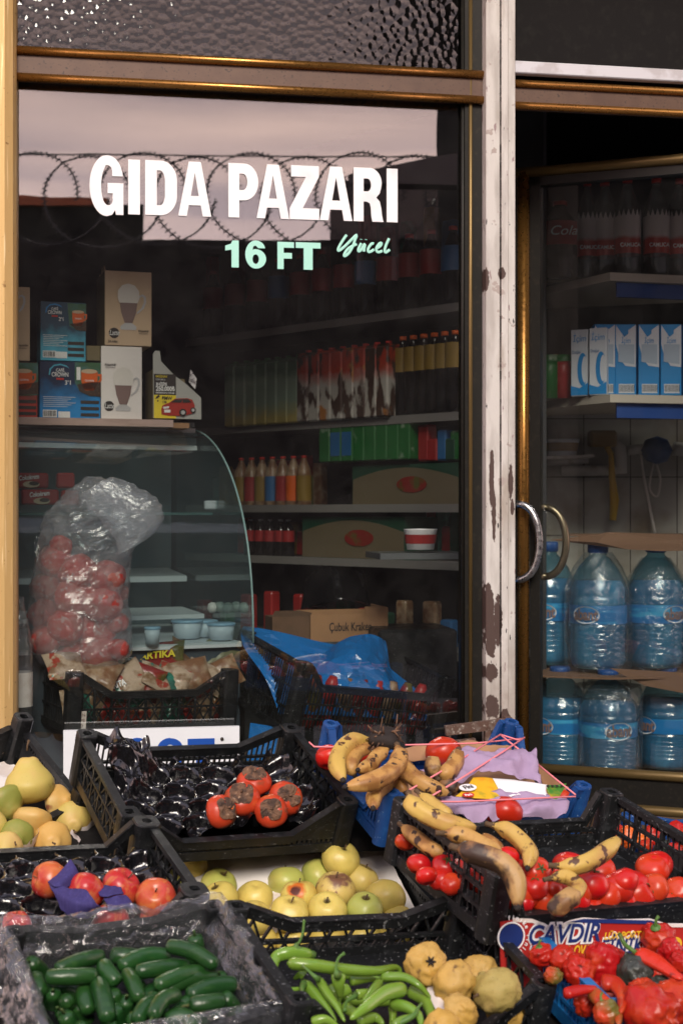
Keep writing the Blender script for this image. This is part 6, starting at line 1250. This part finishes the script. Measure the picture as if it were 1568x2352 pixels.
pouch(ppos(366,1512,.21),R3(58,-6,-14),.165,.115,.014,'pred','snack_packet','dark red packet with gold lettering standing at the top of the crate',gs,'ARTIKA','yel')
pouch(ppos(270,1527,.21),R3(20,5,10),.15,.09,.012,'pgreen','snack_packet','flat green and red packet in front of the bag',gs,'BURTI','cwhite')
pouch(ppos(418,1508,.215),R3(55,30,25),.09,.12,.012,'pbrown','snack_packet','brown striped packet right of the dark red one',gs)
pouch(ppos(478,1505,.20),R3(60,-28,15),.19,.09,.010,'polive','snack_packet','large olive transparent packet reaching up to the right',gs)
pouch(ppos(266,1580,.16),R3(65,-20,0),.10,.10,.012,'pgreen','snack_packet','green packet with white lettering behind the notch',gs,'DORITA','cwhite',tsz=.26)
for i,(x,y,mt,r_,lb) in enumerate([(205,1560,'pbrown',(50,10,0),'brown packet at the left behind the lattice'),(300,1560,'pbeige',(55,-25,30),'beige packet left of the notch middle'),(330,1565,'pred',(70,20,-10),'red-brown packet in the middle of the notch'),(362,1560,'pbeige',(40,30,20),'pale peaked packet in the middle right'),(312,1580,'pgreen',(60,-20,40),'green packet edge in the middle of the notch'),
    (395,1562,'pbeige',(50,20,-20),'beige packet with sharp folds right of the notch middle'),(440,1548,'pbrown',(55,-10,10),'brown packet highest at the right'),(470,1555,'pbeige',(50,25,5),'tan packet left of the right post'),(510,1550,'pbrown',(60,-25,0),'brown packet beside the right post'),(150,1530,'pbeige',(40,0,20),'beige packet near the left back'),
    (408,1585,'pgreen',(60,20,60),'narrow green packet edge at the right of the notch'),(440,1580,'pbeige',(70,10,30),'beige packet low at the right of the notch'),(230,1545,'pbrown',(45,15,-15),'brown crinkled packet under the flat green one')]):
    pouch(ppos(x,y,.15),R3(*r_),.12,.105,.018,mt,'snack_packet',lb,gs)
random.seed(21)
for i in range(14):
    u=-.24+.037*i; c_=random.choice(['pred','pbeige','pgreen','pbrown','pred'])
    pouch(cM.L(u,-.115,.075),R3(80+random.uniform(-10,10),random.uniform(-25,25),22),.07,.11,.016,c_,'snack_packet','packet standing %s from the left behind the front lattice'%ORD[i],gs)
m=MB(); q=cM.P(176,1632,.0); o1=cM.L(-.245,-.1775,.045); m.box((0,0,0),(.05,.001,.055)); o=m.build('price_tag',M['paper'],None,o1,cM.R.to_euler()); tag(o,'small white printed tag on the corner of the snack crate','tag')
for k,s in enumerate(['ERKAN','DİLENME','210']):
    t_=link('print_text',text_mesh(s,M['mocha'],'print_text',.012,.0,0,.040 if k<2 else .03),o); t_.matrix_local=Matrix.Translation((0,-.0015,.016-.016*k))@Matrix.Rotation(R(90),4,'X')
# water bottle at the left edge
M['clearb']=film('bottle_clear',(.92,.94,.95,1),.04,.1,.10,(30,.4,.01))
p=pt(46,1700,4.16); t=thing('water_bottle','clear water bottle standing by the gold post','bottle',p); m=MB(); m.lathe([(0,0),(.035,0),(.037,.02),(.037,.25),(.033,.30),(.02,.36),(.012,.40),(.012,.42),(0,.42)],20); m.build('body',M['clearb'],t); m=MB(); m.lathe([(.0378,.10),(.0378,.20)],20); m.build('label_band',M['paper'],t)
# ------------------------------------------------------------------ blue bag crate contents and the cracker carton
o=patch(None,[[(556,1436,4.72),(640,1450,4.72),(760,1478,4.78),(880,1490,4.92)],[(556,1480,4.62),(650,1510,4.62),(760,1525,4.70),(890,1530,4.86)],[(610,1560,4.50),(680,1565,4.50),(800,1570,4.62),(960,1590,4.80)],[(640,1640,4.46),(700,1640,4.47),(820,1645,4.58),(985,1655,4.75)]],'blue_bag',M['bluebag'],.016,9,5,seed=2,flat=True); tag(o,'crumpled blue plastic bag filling the tipped slotted crate','bag')
o=patch(None,[[(742,1500,4.72),(790,1466,4.74),(850,1456,4.80),(884,1472,4.86)],[(728,1530,4.62),(790,1515,4.60),(850,1515,4.66),(895,1530,4.78)],[(715,1575,4.52),(800,1580,4.54),(880,1585,4.62),(930,1600,4.72)]],'blue_bag_mouth',M['bluebag'],.018,11,5,seed=6,flat=True); tag(o,'bunched top of the blue bag standing up in the slotted crate','bag')
o=patch(None,[[(575,1660,4.5),(640,1670,4.45)],[(565,1760,4.4),(640,1760,4.4)]],'blue_film',M['bluebag'],.008,16,5,flat=True); tag(o,'blue film hanging below the left of the slotted crate','bag')
for i in range(9):
    u=-.24+.06*i; m=MB(); m.lathe([(0,0),(.024,0),(.026,.01),(.026,.13),(.020,.15),(.012,.17),(0,.17)],14); o=m.build('bottle',[M['pbrown'],M['pred'],M['cok']][i%3],None,cL.L(u,-.12,.015),cL.R.to_euler()); tag(o,ORD[i]+' dark bottle from the left behind the slotted crate wall','bottle','bottles under the blue bag')
kr=thing('cracker_carton','open brown cardboard carton lettered Çubuk Kraker, behind the blue bag','carton',pt(713,1475,5.0),(0,0,R(6)))
w=.285
m=MB(); m.prism([(0,0,0),(w,0,0),(w,0,.118),(w*.70,0,.122),(w*.70,0,.095),(.0,0,.095)],(0,.004,0)); m.prism([(w-.004,.004,0),(w-.004,.2,0),(w-.004,.2,.118),(w-.004,.004,.118)],(.004,0,0)); m.prism([(0,.004,0),(.0,.2,0),(0,.2,.095),(0,.004,.095)],(.004,0,0)); m.box((w/2,.1,.003),(w-.01,.19,.004)); m.box((w/2,.202,.05),(w,.004,.10)); m.build('body',M['card'],kr)
o=link('print_text',text_mesh('Çubuk Kraker',M['ink'],'print_text',.042,.015,0,.155),kr); o.matrix_local=Matrix.Translation((.145,-.0012,.05))@Matrix.Rotation(R(90),4,'X')
m=MB(); m.box((-.07,.06,.045),(.135,.12,.09)); m.prism([(-.14,-.0,.0901),(0,-.0,.0901),(.01,.02,.10),(-.01,.12,.102),(-.10,.12,.102)],(0,0,.002)); m.build('side_flap',M['carddark'],kr)
# ------------------------------------------------------------------ angled shelving seen through the window
sA=pt(1062,1176,5.0); ang=R(35); su=Vector((-math.sin(ang),math.cos(ang),0)); sn=Vector((-math.cos(ang),-math.sin(ang),0)); sA.z=0; SL=1.55
sh=thing('shop_shelving','dark shelving running back diagonally behind the window','shelving')
def ss(u,s,z): return sA+su*u-sn*s+Z3*z
def sxu(x,s=0.0):   # u on the shelf front for picture column x
    q=onL(x,1176,ss(0,s,0),ss(1,s,0)); return (q-ss(0,s,0)).dot(su)
zs=[2.185,1.80,1.475,1.27,.95]
for z in zs:
    m=MB(); m.prism([ss(-.1,0,z-.02),ss(SL,0,z-.02),ss(SL,.32,z-.02),ss(-.1,.32,z-.02)][::-1],Z3*.02); m.build('board',M['shelf'],sh)
    m=MB(); m.prism([ss(-.1,-.004,z-.026),ss(SL,-.004,z-.026),ss(SL,-.001,z-.026),ss(-.1,-.001,z-.026)][::-1],Z3*.03); m.build('price_strip',M['shelf'],sh)
m=MB(); m.prism([ss(-.1,.33,.3),ss(SL,.33,.3),ss(SL,.35,.3),ss(-.1,.35,.3)][::-1],Z3*2.7); m.build('back_panel',M['ceil'],sh)
M['jgreen']=mk('pale_green_carton',(.24,.34,.25),.4,[('z',.09,.02,(.42,.34,.10,1)),('z',.17,.21,(.05,.13,.07,1))]); M['jred']=mk('red_white_pouch',(.45,.42,.38),.35,[('z',.13,.19,(.42,.04,.015,1)),('stretch',(22,22,9),.50,.56,(.06,.03,.02,1)),('noise',12,.58,.64,(.40,.15,.03,1))]); M['dbot']=mk('dark_soda',(.010,.008,.008),.12); M['ylab']=mk('yellow_label',(.24,.15,.025),.4); M['rlab']=mk('red_label',(.30,.02,.02),.4); M['greenp']=mk('green_box',(.015,.13,.03),.4,[('noise',14,.6,.66,(.2,.3,.2,1))]); M['blab']=mk('blue_label',(.02,.12,.30),.4)
def bottle(p,r,h,body,lab,lb,grp,cap='redtxt',l0=.35,l1=.6,rot=0,txt_=None,name='soda_bottle'):
    t=thing(name,lb,'bottle',p,(0,0,rot),grp); m=MB(); m.lathe([(0,0),(r*.85,0),(r,.02*h),(r,.60*h),(r*.85,.72*h),(r*.42,.88*h),(r*.32,.92*h),(r*.32,.97*h),(0,.97*h)],18); m.build('body',M[body],t)
    m=MB(); m.lathe([(r*1.015,l0*h),(r*1.015,l1*h)],18); lbm=m.build('label_band',M[lab],t)
    m=MB(); m.lathe([(0,h),(r*.36,h),(r*.36,.95*h),(0,.95*h)],12); m.build('cap',M[cap],t)
    return t
for k in range(12):     # top shelf: dark bottles with red labels
    u=sxu(1040-50*k,.09); bottle(ss(u,.09,zs[0]),.044,.30,'dbot','rlab' if k%4 else 'blab','%s soda bottle from the right on the top shelf behind the window'%ORD[k],'dark soda bottles on the window shelving',rot=.3,l0=.45,l1=.75)
for k in range(14):     # a higher row of cans on packs
    pass
lay=[('jgreen',555,700,7,.250,'pale green and yellow juice carton'),('jred',722,905,8,.262,'red and white drink pouch')]
for mt,xa,xb,n_,hh,kind in lay:
    for k in range(n_):
        x=xa+(xb-xa)*k/(n_-1); u=sxu(x,.04); p=ss(u,.04,zs[1]+.001); t=thing('drink_carton','%s %s from the left on the middle shelf'%(ORD[k],kind),'carton',p,(0,0,ang+R(90)+R(180)),kind+'s in a row')
        t.rotation_euler=(0,0,math.atan2(su.y,su.x)+math.pi)
        m=MB(); m.box((0,-.0-.03,hh/2),(.062,.08,hh),bev=.006); m.prism([(-.031,-.06,hh),(.031,-.06,hh),(.031,.0,hh),(-.031,0,hh)],(0,0,.008)); m.build('body',M[mt],t); m=MB(); m.tube([(0,-.03,hh+.008),(0,-.03,hh+.02)],.012,10); m.build('cap',M['greenp' if mt=='jgreen' else 'redtxt'],t)
for k in range(6):
    u=sxu(925+24*k,.05); bottle(ss(u,.05,zs[1]),.038,.30,'dbot','ylab','%s yellow-labelled bottle from the left at the near end of the middle shelf'%ORD[k],'yellow-labelled bottles',l0=.55,l1=.85,cap='orange')
for k in range(8):
    u=sxu(765+26*k,.05); p=ss(u,.05,zs[2]+.165); t=thing('green_pack','%s green box from the left on the third shelf'%ORD[k],'box',p,(0,0,math.atan2(su.y,su.x)+math.pi),'green boxes in a row'); m=MB(); m.box((0,0,.07),(.058,.10,.135),bev=.004); m.build('body',M['greenp'],t)
    if k in (1,2): m=MB(); m.box((0,-.0515,.07),(.05,.002,.09)); m.build('picture',M['blab'],t)
def bigcarton(x0_,x1_,z,h,lb,d_=.02):
    u0=sxu(x1_,d_); u1=sxu(x0_,d_); L=u1-u0; t=thing('fruit_juice_carton',lb,'carton',ss(u0,d_,z+.001),(0,0,math.atan2(su.y,su.x)),'big green and brown cartons')
    m=MB(); m.box((L/2,-.12,h/2),(L,.22,h)); m.build('body',M['darkgreen'],t)
    # arch panel on the face toward the window (local +y faces away) 
    P=[(0.004,0.003)]+[(L*i/12*.98+.004,h*.42+h*.5*math.sin(math.pi*(.15+.7*i/12))) for i in range(13)]+[(L-.004,.003)]
    m=MB(); m.prism([(a,-.0095+.0,b) for a,b in P],(0,.003,0)); m.build('arch_print',M['archcard'],t)
    me=curve_mesh([arc(0,0,L*.14,h*.20,0,360,16)],M['pred'],'fruit_print'); o=link('fruit_print',me,t); o.matrix_local=Matrix.Translation((L*.42,-.004,h*.5))@Matrix.Rotation(R(90),4,'X')@Matrix.Rotation(R(180),4,'X')
M['darkgreen']=mk('dark_green_card',(.01,.055,.03),.6); M['archcard']=mk('dull_tan_card',(.14,.11,.065),.6)
bigcarton(805,1050,zs[2],.15,'brown and green carton with a red fruit print, on the third shelf'); bigcarton(690,925,zs[3],.16,'dark green and tan carton with a red print, on the fourth shelf')
for k,(x,mt) in enumerate([(555,'ylab'),(578,'rlab'),(602,'ylab'),(626,'blab'),(650,'rlab'),(674,'orange'),(698,'ylab')]):
    u=sxu(x,.06); bottle(ss(u,.06,zs[2]),.032,.20,'pbrown',mt,'%s small coloured bottle from the left on the third shelf'%ORD[k],'small coloured bottles',l0=.1,l1=.6,name='juice_bottle')
for k,x in enumerate([575,598,620,645,662]):
    u=sxu(x,.06); bottle(ss(u,.06,zs[3]-.0),.026,.15,'dbot','rlab','%s little dark bottle from the left on the fourth shelf'%ORD[k],'little dark bottles',l0=.4,l1=.7,name='small_bottle',cap='alu')
random.seed(77); PKC=['pbrown','rlab','blab','ylab','darkgreen','pgreen','cok','greenp']
PKM=[]
for c_ in PKC:
    m=MB(); m.box((0,0,.05),(.055,.05,.10),bev=.006); PKM.append((m.mesh('body',M[c_]),c_))
def packs(n_,xa,xb,zi,dz,d_,row,sc_=1):
    for k in range(n_):
        x=xa+(xb-xa)*(k+random.uniform(-.25,.25))/max(1,n_-1); p=ss(sxu(x,d_),d_,zs[zi]+dz); me,c_=random.choice(PKM); me=me.copy(); me.transform(Matrix.Diagonal((random.uniform(.8,1.3),1,random.uniform(.7,1.4)*sc_,1)))
        o=link('shelf_packet',me,None,p,(0,0,math.atan2(su.y,su.x)+random.uniform(-.2,.2))); tag(o,'%s small dim packet from the left %s'%(ORD[k],row),'packet','small packets on the dark shelving')
packs(12,500,740,2,.003,.20,'at the back of the third shelf',1.5); packs(9,560,700,3,.003,.17,'at the back of the fourth shelf',1.1); packs(12,480,1040,4,.003,.10,'on the bottom shelf',1.3); packs(12,500,1040,0,.003,.26,'at the back of the top shelf',3.4); packs(6,965,1055,3,.003,.24,'behind the white tub',1.4); packs(5,985,1055,2,.16,.06,'stacked right of the green boxes',1.0)
q=pt(965,1262,4.75); t=thing('white_tub','white plastic tub with a red and blue print, near the window frame','tub',q); m=MB(); m.lathe([(0,0),(.045,0),(.055,.065),(.057,.068),(0,.07)],20); m.build('cup',M['white'],t); m=MB(); m.lathe([(.0505,.02),(.0545,.05)],20,fr=lambda a,z:1.0); m.build('label_band',M['rlab'],t)
q=pt(965,1268,4.75); m=MB(); m.box((q.x,q.y+.06,q.z-.012),(.30,.26,.02)); o=m.build('counter_board',M['grey']); tag(o,'grey board under the white tub','board')
o=patch(None,[[(700,1330,5.6),(760,1290,5.5),(830,1310,5.5)],[(690,1400,5.5),(780,1380,5.4),(850,1390,5.5)]],'dark_bag',M['bfilm'],.012,14); tag(o,'dim dark plastic bag on the lower shelf behind the cracker carton','bag')
# low things left of the cracker carton
m=MB(); q=pt(960,1440,4.9); m.box((q.x,q.y+.15,q.z-.12),(.28,.3,.22),bev=.01); o=m.build('dark_crate',M['black']); tag(o,'dark low crate right of the cracker carton','crate')
# ------------------------------------------------------------------ door area: shelves, bottles, milk, sink wall, water jugs
P1=pt(1225,1176,5.62);P2=pt(1400,1176,5.22);P3=pt(1720,1176,5.36)
for p in (P1,P2,P3): p.z=0
ds=thing('corner_shelf','grey corner shelf with blue price rail behind the door','shelf')
M['bluerail']=mk('blue_price_rail',(.01,.05,.22),.5)
inw=FW*.36
for z in (2.33,1.883):
    m=MB(); m.prism([P1+Z3*(z-.03),P2+Z3*(z-.03),P3+Z3*(z-.03),P3+inw+Z3*(z-.03),P1+inw+Z3*(z-.03)],Z3*.03); m.build('board',M['shelfpale'],ds)
    m=MB(); m.prism([P2+FW*.03+RT*.03+Z3*(z-.085),P3+FW*.03+Z3*(z-.085),P3+FW*.05+Z3*(z-.085),P2+FW*.05+RT*.03+Z3*(z-.085)],Z3*.054); m.build('price_rail',M['bluerail'],ds)
M['clearpet']=film('clear_soda_bottle',(.78,.80,.78,1),.05,.12,.10,(14,.3,.01),(.5,.5,.48,1)); M['camli']=mk('red_white_label',(.40,.03,.02),.3,[('z',.135,.15,(.55,.5,.48,1))])
bz0=2.332
t=bottle(pt(1285,1176,5.42)*1,.075,.30,'dbot','rlab','large cola bottle with a red label on the upper door shelf','soda bottles on the corner shelf',l0=.42,l1=.72); t.location.z=bz0
o=link('print_text',text_mesh('Cola',M['cwhite'],'print_text',.05,.0,.3,.10),t); o.matrix_local=Matrix.Rotation(-TH,4,'Z')@Matrix.Translation((0,-.079,.175))@Matrix.Rotation(R(90),4,'X')
for k,x in enumerate((1348,1388,1440,1506,1560,1612)):
    t=bottle(pt(x,1176,5.33+.05*(k<2)+.02*(k>3)),.049 if k else .04,.37,'clearpet','camli','%s clear red-labelled soda bottle from the left on the upper door shelf'%ORD[k],'soda bottles on the corner shelf',l0=.22,l1=.60,cap='redtxt'); t.location.z=bz0
    o=link('print_text',text_mesh('ÇAMLICA',M['cwhite'],'print_text',.020,.02,0,.075),t); o.matrix_local=Matrix.Rotation(-TH,4,'Z')@Matrix.Translation((.0,-.0515,.11))@Matrix.Rotation(R(90),4,'X')
    m=MB()
    for j in range(7): 
        a0=-1.2+j*.36; q=[(.050*math.sin(a0+b)*1.01,-.050*math.cos(a0+b)*1.01,.215+zz) for b,zz in ((0,0),(.36,0),(.18,.03))]; m.prism(q,(0,-.001,0))
    m.build('zigzag_print',M['camli'],t)
M['milkw']=mk('milk_white',(.58,.62,.68),.4); M['milkb']=mk('milk_blue',(.01,.22,.55),.4); M['milkg']=mk('milk_pale_blue',(.36,.44,.54),.4)
mz=1.885
for k,x in enumerate((1388,1436,1489,1540,1592)):
    w=.078; h=.265; p=pt(x,1176,5.30); p.z=mz; back_=k<1
    t=thing('milk_carton','%s milk carton from the left of those showing their blue backs, by the door'%ORD[k],'carton',p,(0,0,-TH),'milk cartons on the corner shelf')
    m=MB(); m.box((0,.035,h/2),(w,.07,h),bev=.002); m.build('body',M['milkb'],t)
    me=curve_mesh([[(-w/2+.002,h-.03),(-w/2+.002,h-.004),(-.006,h-.048),(w*.12,h-.035),(w*.12,h-.022),(w/2-.002,h-.002),(w/2-.002,.105),(-.002,.11),(-w*.3,.14),(-w/2+.002,.19)]],M['milkw'],'white_print'); o=link('white_print',me,t); o.matrix_local=Matrix.Translation((0,-.0012,0))@Matrix.Rotation(R(90),4,'X')
    o=link('text_block',curve_mesh([[(-w*.36,.125),(w*.4,.115),(w*.4,.19),(-w*.36,.19)]],M['milkg'],'text_block'),t); o.matrix_local=Matrix.Translation((0,-.0022,0))@Matrix.Rotation(R(90),4,'X')
    o=link('print_text',text_mesh('İçim',M['milkb'],'print_text',.030,.0,.1,.034),t); o.matrix_local=Matrix.Translation((.0,-.003,h-.062))@Matrix.Rotation(R(90),4,'X')
    o=link('barcode_patch',curve_mesh([[(-w*.34,.008),(w*.4,.008),(w*.4,.042),(-w*.34,.042)]],M['milkw'],'barcode_patch'),t); o.matrix_local=Matrix.Translation((0,-.0012,0))@Matrix.Rotation(R(90),4,'X')
    m=MB(); 
    for j in range(11): m.box((-w*.29+j*.0052,-.0028,.026),(.0022,.0008,.026))
    m.build('barcode',M['ink'],t)
for k,x in enumerate((1330,1372)):
    w=.066; h=.25; p=pt(x,1176,5.34-.05*k); p.z=mz
    t=thing('milk_carton','%s milk carton from the left, turned to show its white side with a blue swirl'%ORD[k],'carton',p,(0,0,-TH-R(25)),'milk cartons on the corner shelf'); m=MB(); m.box((0,.035,h/2),(w,.07,h),bev=.002); m.build('body',M['milkw'],t)
    o=link('swirl_print',curve_mesh([arc(.012,.10,.020,.062,60,300,16)+arc(.020,.10,.012,.05,300,60,10)],M['milkb'],'swirl_print'),t); o.matrix_local=Matrix.Translation((0,-.0012,0))@Matrix.Rotation(R(90),4,'X')
    o=link('blue_foot',curve_mesh([[(-w/2,.004),(w/2,.004),(w/2,.05),(0,.03),(-w/2,.04)]],M['milkb'],'blue_foot'),t); o.matrix_local=Matrix.Translation((0,-.0014,0))@Matrix.Rotation(R(90),4,'X')
    o=link('print_text',text_mesh('İçim',M['milkb'],'print_text',.034,.0,.1,.05),t); o.matrix_local=Matrix.Translation((0,-.002,h-.035))@Matrix.Rotation(R(90),4,'X')
    o=link('print_text',text_mesh('Doğal',M['blab'],'print_text',.016,.0,.0,.03),t); o.matrix_local=Matrix.Translation((-.012,-.002,h-.085))@Matrix.Rotation(R(90),4,'X')
for k,(x,mt,lb) in enumerate([(1262,'greenp','green-lidded jar at the left end of the milk shelf'),(1292,'rlab','red jar with a pale stripe on the milk shelf')]):
    p=pt(x,1176,5.45); p.z=mz; t=thing('jar',lb,'jar',p,group='jars beside the milk'); m=MB(); m.lathe([(0,0),(.036,0),(.038,.12),(.032,.14),(0,.14)],16); m.build('body',M[mt],t); m=MB(); m.lathe([(.034,.14),(.036,.165),(0,.165)],16); m.build('lid',M['greenp'],t)
p=pt(1275,1176,5.62); p.z=mz+.13; m=MB(); m.tube([p,p+FW*.03],.06,20); o=m.build('yellow_badge_pack',M['ylab']); tag(o,'round yellow pack behind the jars','pack')
# tiled wall
TW=pt(1500,1176,6.1); TW.z=0
m=MB(); m.prism([TW-RT*.9,TW+RT*1.2,TW+RT*1.2+FW*.05,TW-RT*.9+FW*.05],Z3*1.95); tw=m.build('tiled_wall',M['tile'],bld)
m=MB()
for i in range(14): q=TW-RT*.9+RT*.2*i-FW*.001; m.beam(q,q+Z3*1.95,.003,.003)
for j in range(8): q=TW-RT*.9-FW*.001+Z3*(.25*j+.1); m.beam(q,q+RT*2.1,.003,.003)
m.build('grout',M['ink'],tw)
def tp_(x,y,o=.06): return pt(x,y,6.1-o)
t=thing('wall_pipe','white plastic water pipe with an elbow on the tiled wall','pipe'); m=MB(); m.tube([tp_(1290,1082),tp_(1400,1080),tp_(1424,1075)],.022,12); m.tube([tp_(1424,1088),tp_(1422,1030),tp_(1408,1020)],.028,12); m.build('pipe',M['pipe'],t)
m=MB(); m.tube([tp_(1440,1035),tp_(1478,1030)],.022,10); m.tube([tp_(1545,1030),tp_(1600,1036)],.03,10); m.build('fitting',M['pipe'],t)
m=MB(); q=tp_(1508,1034,.08); m.lathe([(0,-.03),(.06,-.03),(.065,0),(.05,.03),(0,.035)],8,M=Matrix.Rotation(R(90),3,'X'),fr=lambda a,z:1+.08*math.cos(6*a)); o=m.build('tap_knob',M['bluep'],None,q); tag(o,'blue tap knob on the pipe at the sink wall','tap')
t=thing('dish_shelf','small white wall shelf holding a tub, left of the pipe','shelf'); m=MB(); m.tube([tp_(1240,1062,.05),tp_(1350,1056,.05)],.016,10); a=tp_(1240,1055,.2);b=tp_(1365,1050,.2); m.prism([a,b,b+FW*.18,a+FW*.18],Z3*.012); m.build('tray',M['pipe'],t)
q=tp_(1288,1048,.14); t=thing('margarine_tub','white tub with red print on the small wall shelf','tub',q); m=MB(); m.lathe([(0,0),(.06,0),(.075,.065),(.078,.07),(0,.07)],18); m.build('cup',M['tub'],t); m=MB(); m.lathe([(.066,.02),(.073,.055)],18); m.build('label_band',M['ylab'],t)
m=MB(); m.tube([tp_(1390,1020,.10),tp_(1402,1045,.10),tp_(1405,1100,.10),tp_(1410,1150,.10),tp_(1406,1195,.10)],[.014,.012,.014,.02,.015],10); o=m.build('brush',M['yellow']); tag(o,'yellow dish brush hanging from the pipe','brush'); m=MB(); m.box(tp_(1382,1008,.10),(.12,.05,.07),bev=.01); m.build('brush_head',M['ylab'],o)
m=MB(); m.tube(cat([tp_(1470,1040,.05),tp_(1478,1100,.05),tp_(1490,1160,.05),tp_(1503,1225,.05)],4),.006,6); m.tube(cat([tp_(1500,1060,.05),tp_(1490,1120,.05),tp_(1508,1140,.05),tp_(1515,1100,.05),tp_(1505,1062,.05)],5),.005,6); o=m.build('hanging_string',M['cream']); tag(o,'white cord looping down the tiled wall','string')
# jugs
jm=MB(); jr=.105
prof=[(0,.0),(.070,.0),(.092,.012),(.103,.03),(.105,.05)]
for i in range(5): prof+=[(.105,.06+.018*i),(.099,.068+.018*i),(.105,.076+.018*i)]
prof+=[(.106,.16),(.102,.165),(.102,.235),(.106,.24),(.106,.26),(.100,.265),(.106,.27),(.106,.285),(.098,.31),(.075,.36),(.048,.395),(.032,.41),(.030,.43)]
jm.lathe(prof,28); jbody=jm.mesh('body',M['jug']); m=MB(); m.lathe([(0,.455),(.034,.455),(.037,.45),(.037,.42),(.032,.418)],20); jcap=m.mesh('cap',M['bluep']); m=MB(); m.lathe([(.1035,.167),(.1035,.233)],32); M['jlab']=mk('jug_label',(.01,.16,.42),.3,[('stretch',(5,5,30),.50,.60,(.05,.35,.60,1))]); jlab=m.mesh('label_band',M['jlab'])
wtr=MB(); wtr.lathe([(0,.004),(.09,.008),(.099,.03),(.099,.29),(.085,.32),(0,.32)],20); M['water']=mk('water',(.03,.20,.34),.12,[('stretch',(12,12,3),.5,.62,(.12,.42,.58,1))],spec=.6,bump=(14,.5,.01)); wtr=wtr.mesh('water',M['water'])
jt=text_mesh('abant',M['mocha'],'print_text',.056,.03,0,.092); jo=curve_mesh([arc(0,0,.052,.031,0,360,24)],M['milkw'],'label_oval')
M['mocha2']=M['mocha']
rowsj=[(1372,1512,5.12,.885,'front','upper'),(1505,1512,5.16,.885,'front','upper'),(1258,1512,5.28,.885,'front','upper'),(1395,1740,5.02,.53,'front','lower'),(1285,1740,5.12,.53,'front','lower'),(1530,1740,5.12,.53,'front','lower'),(1640,1512,5.2,.885,'front','upper')]
lbs=['water jug with its blue cap showing, middle of the upper row','large water jug at the right of the upper row','water jug half hidden by the door frame in the upper row','water jug with its label facing out in the middle of the lower row','water jug at the left of the lower row','water jug at the right of the lower row','water jug beyond the right edge of the upper row']
ra_=[-35,30,-20,12,-50,-62,0]
for i,(x,y,d,z,_,_) in enumerate(rowsj):
    p=pt(x,1176,d); p.z=z; t=thing('water_jug',lbs[i],'water jug',p,(0,0,R(i*20)),'water jugs behind the door')
    kz=1.0 if z>.7 else .80
    for nm,me in (('body',jbody),('cap',jcap),('label_band',jlab),('water',wtr)):
        o=link(nm,me,t); 
        if kz!=1: o.scale=(1,1,kz)
    for nm,me,off in (('label_oval',jo,.0012),('print_text',jt,.003)):
        m2=me.copy()
        for v in m2.vertices:      # wrap on the jug
            a=v.co.x/.1045; zz=v.co.y; rr=.1045+off+v.co.z; v.co=Vector((rr*math.sin(a),-rr*math.cos(a),zz+.20*kz))
        o=link(nm,m2,t); o.rotation_euler=(0,0,R(ra_[i]-i*20)-TH)
# shrink film over pairs
for k,(x,d,z,hh,lb) in enumerate([(1372,5.12,.885,.42,'clear shrink film round the middle jug of the upper row'),(1395,5.02,.53,.35,'clear shrink film gathered over the middle jug of the lower row'),(1505,5.16,.885,.40,'clear shrink film round the right jug of the upper row')]):
    p=pt(x,1176,d); p.z=z; m=MB(); n=40; vs=[]; Rr=[(.116,0),(.118,.06),(.118,.18),(.118,.27),(.112,.31),(.085,hh-.05),(.05,hh)]
    for i,(r,zz) in enumerate(Rr):
        for k2 in range(n): a=2*math.pi*k2/n; q=r*(1+.05*ridge((math.cos(a),math.sin(a),zz*3),4,k)); vs.append((q*math.cos(a),q*math.sin(a),zz))
    m.add(vs,[[i*n+j,i*n+(j+1)%n,i*n+n+(j+1)%n,i*n+n+j] for i in range(len(Rr)-1) for j in range(n)],0,True); o=m.build('shrink_film',M['shrink'],None,p); tag(o,lb,'plastic film','shrink film on the water jugs')
def cardsheet(rows,lb): o=patch(None,rows,'cardboard_sheet',M['card2'],.001,8); tag(o,lb,'cardboard')
M['card2']=mk('dim_cardboard',(.16,.09,.055),.8)
def hsheet(P,z,lb,dz=0,th=.006):
    m=MB(); m.prism([Vector((p.x,p.y,z+dz*i)) for i,p in enumerate(P)],Z3*th); o=m.build('cardboard_sheet',M['card2']); tag(o,lb,'cardboard','cardboard sheets between the water jugs')
P=[pt(1262,1240,5.16),pt(1330,1232,5.12),pt(1400,1222,5.1),pt(1568,1228,5.1),pt(1720,1230,5.1),pt(1720,1262,5.0),pt(1520,1266,5.0),pt(1440,1262,5.0),pt(1370,1246,5.05)]; m=MB(); m.prism(P,FW*.006); o=m.build('cardboard_flap',M['card2']); tag(o,'brown cardboard edge hanging over the caps of the upper jugs','cardboard')
def PP(x,d): p=pt(x,1176,d); return p
hsheet([PP(1220,4.98),PP(1400,4.90),PP(1660,4.96),PP(1640,5.5),PP(1230,5.5)],.872,'brown cardboard sheet between the two rows of water jugs')
hsheet([PP(1300,5.3),PP(1660,5.2),PP(1650,5.6),PP(1300,5.6)],1.36,'brown cardboard sheet lying on top of the upper water jugs')
P=[pt(1400,1535,4.93),pt(1568,1545,4.93),pt(1700,1560,4.93),pt(1568,1592,4.93),pt(1480,1575,4.93)]; m=MB(); m.prism(P,FW*.005); o=m.build('cardboard_flap',M['card2']); tag(o,'brown cardboard flap drooping over the lower right jug','cardboard')
m=MB(); q=pt(1430,1176,5.2); m.box((q.x,q.y+.1,.42),(1.2,.7,.2)); o=m.build('pallet',M['carddark']); tag(o,'low dark platform under the water jugs','platform')
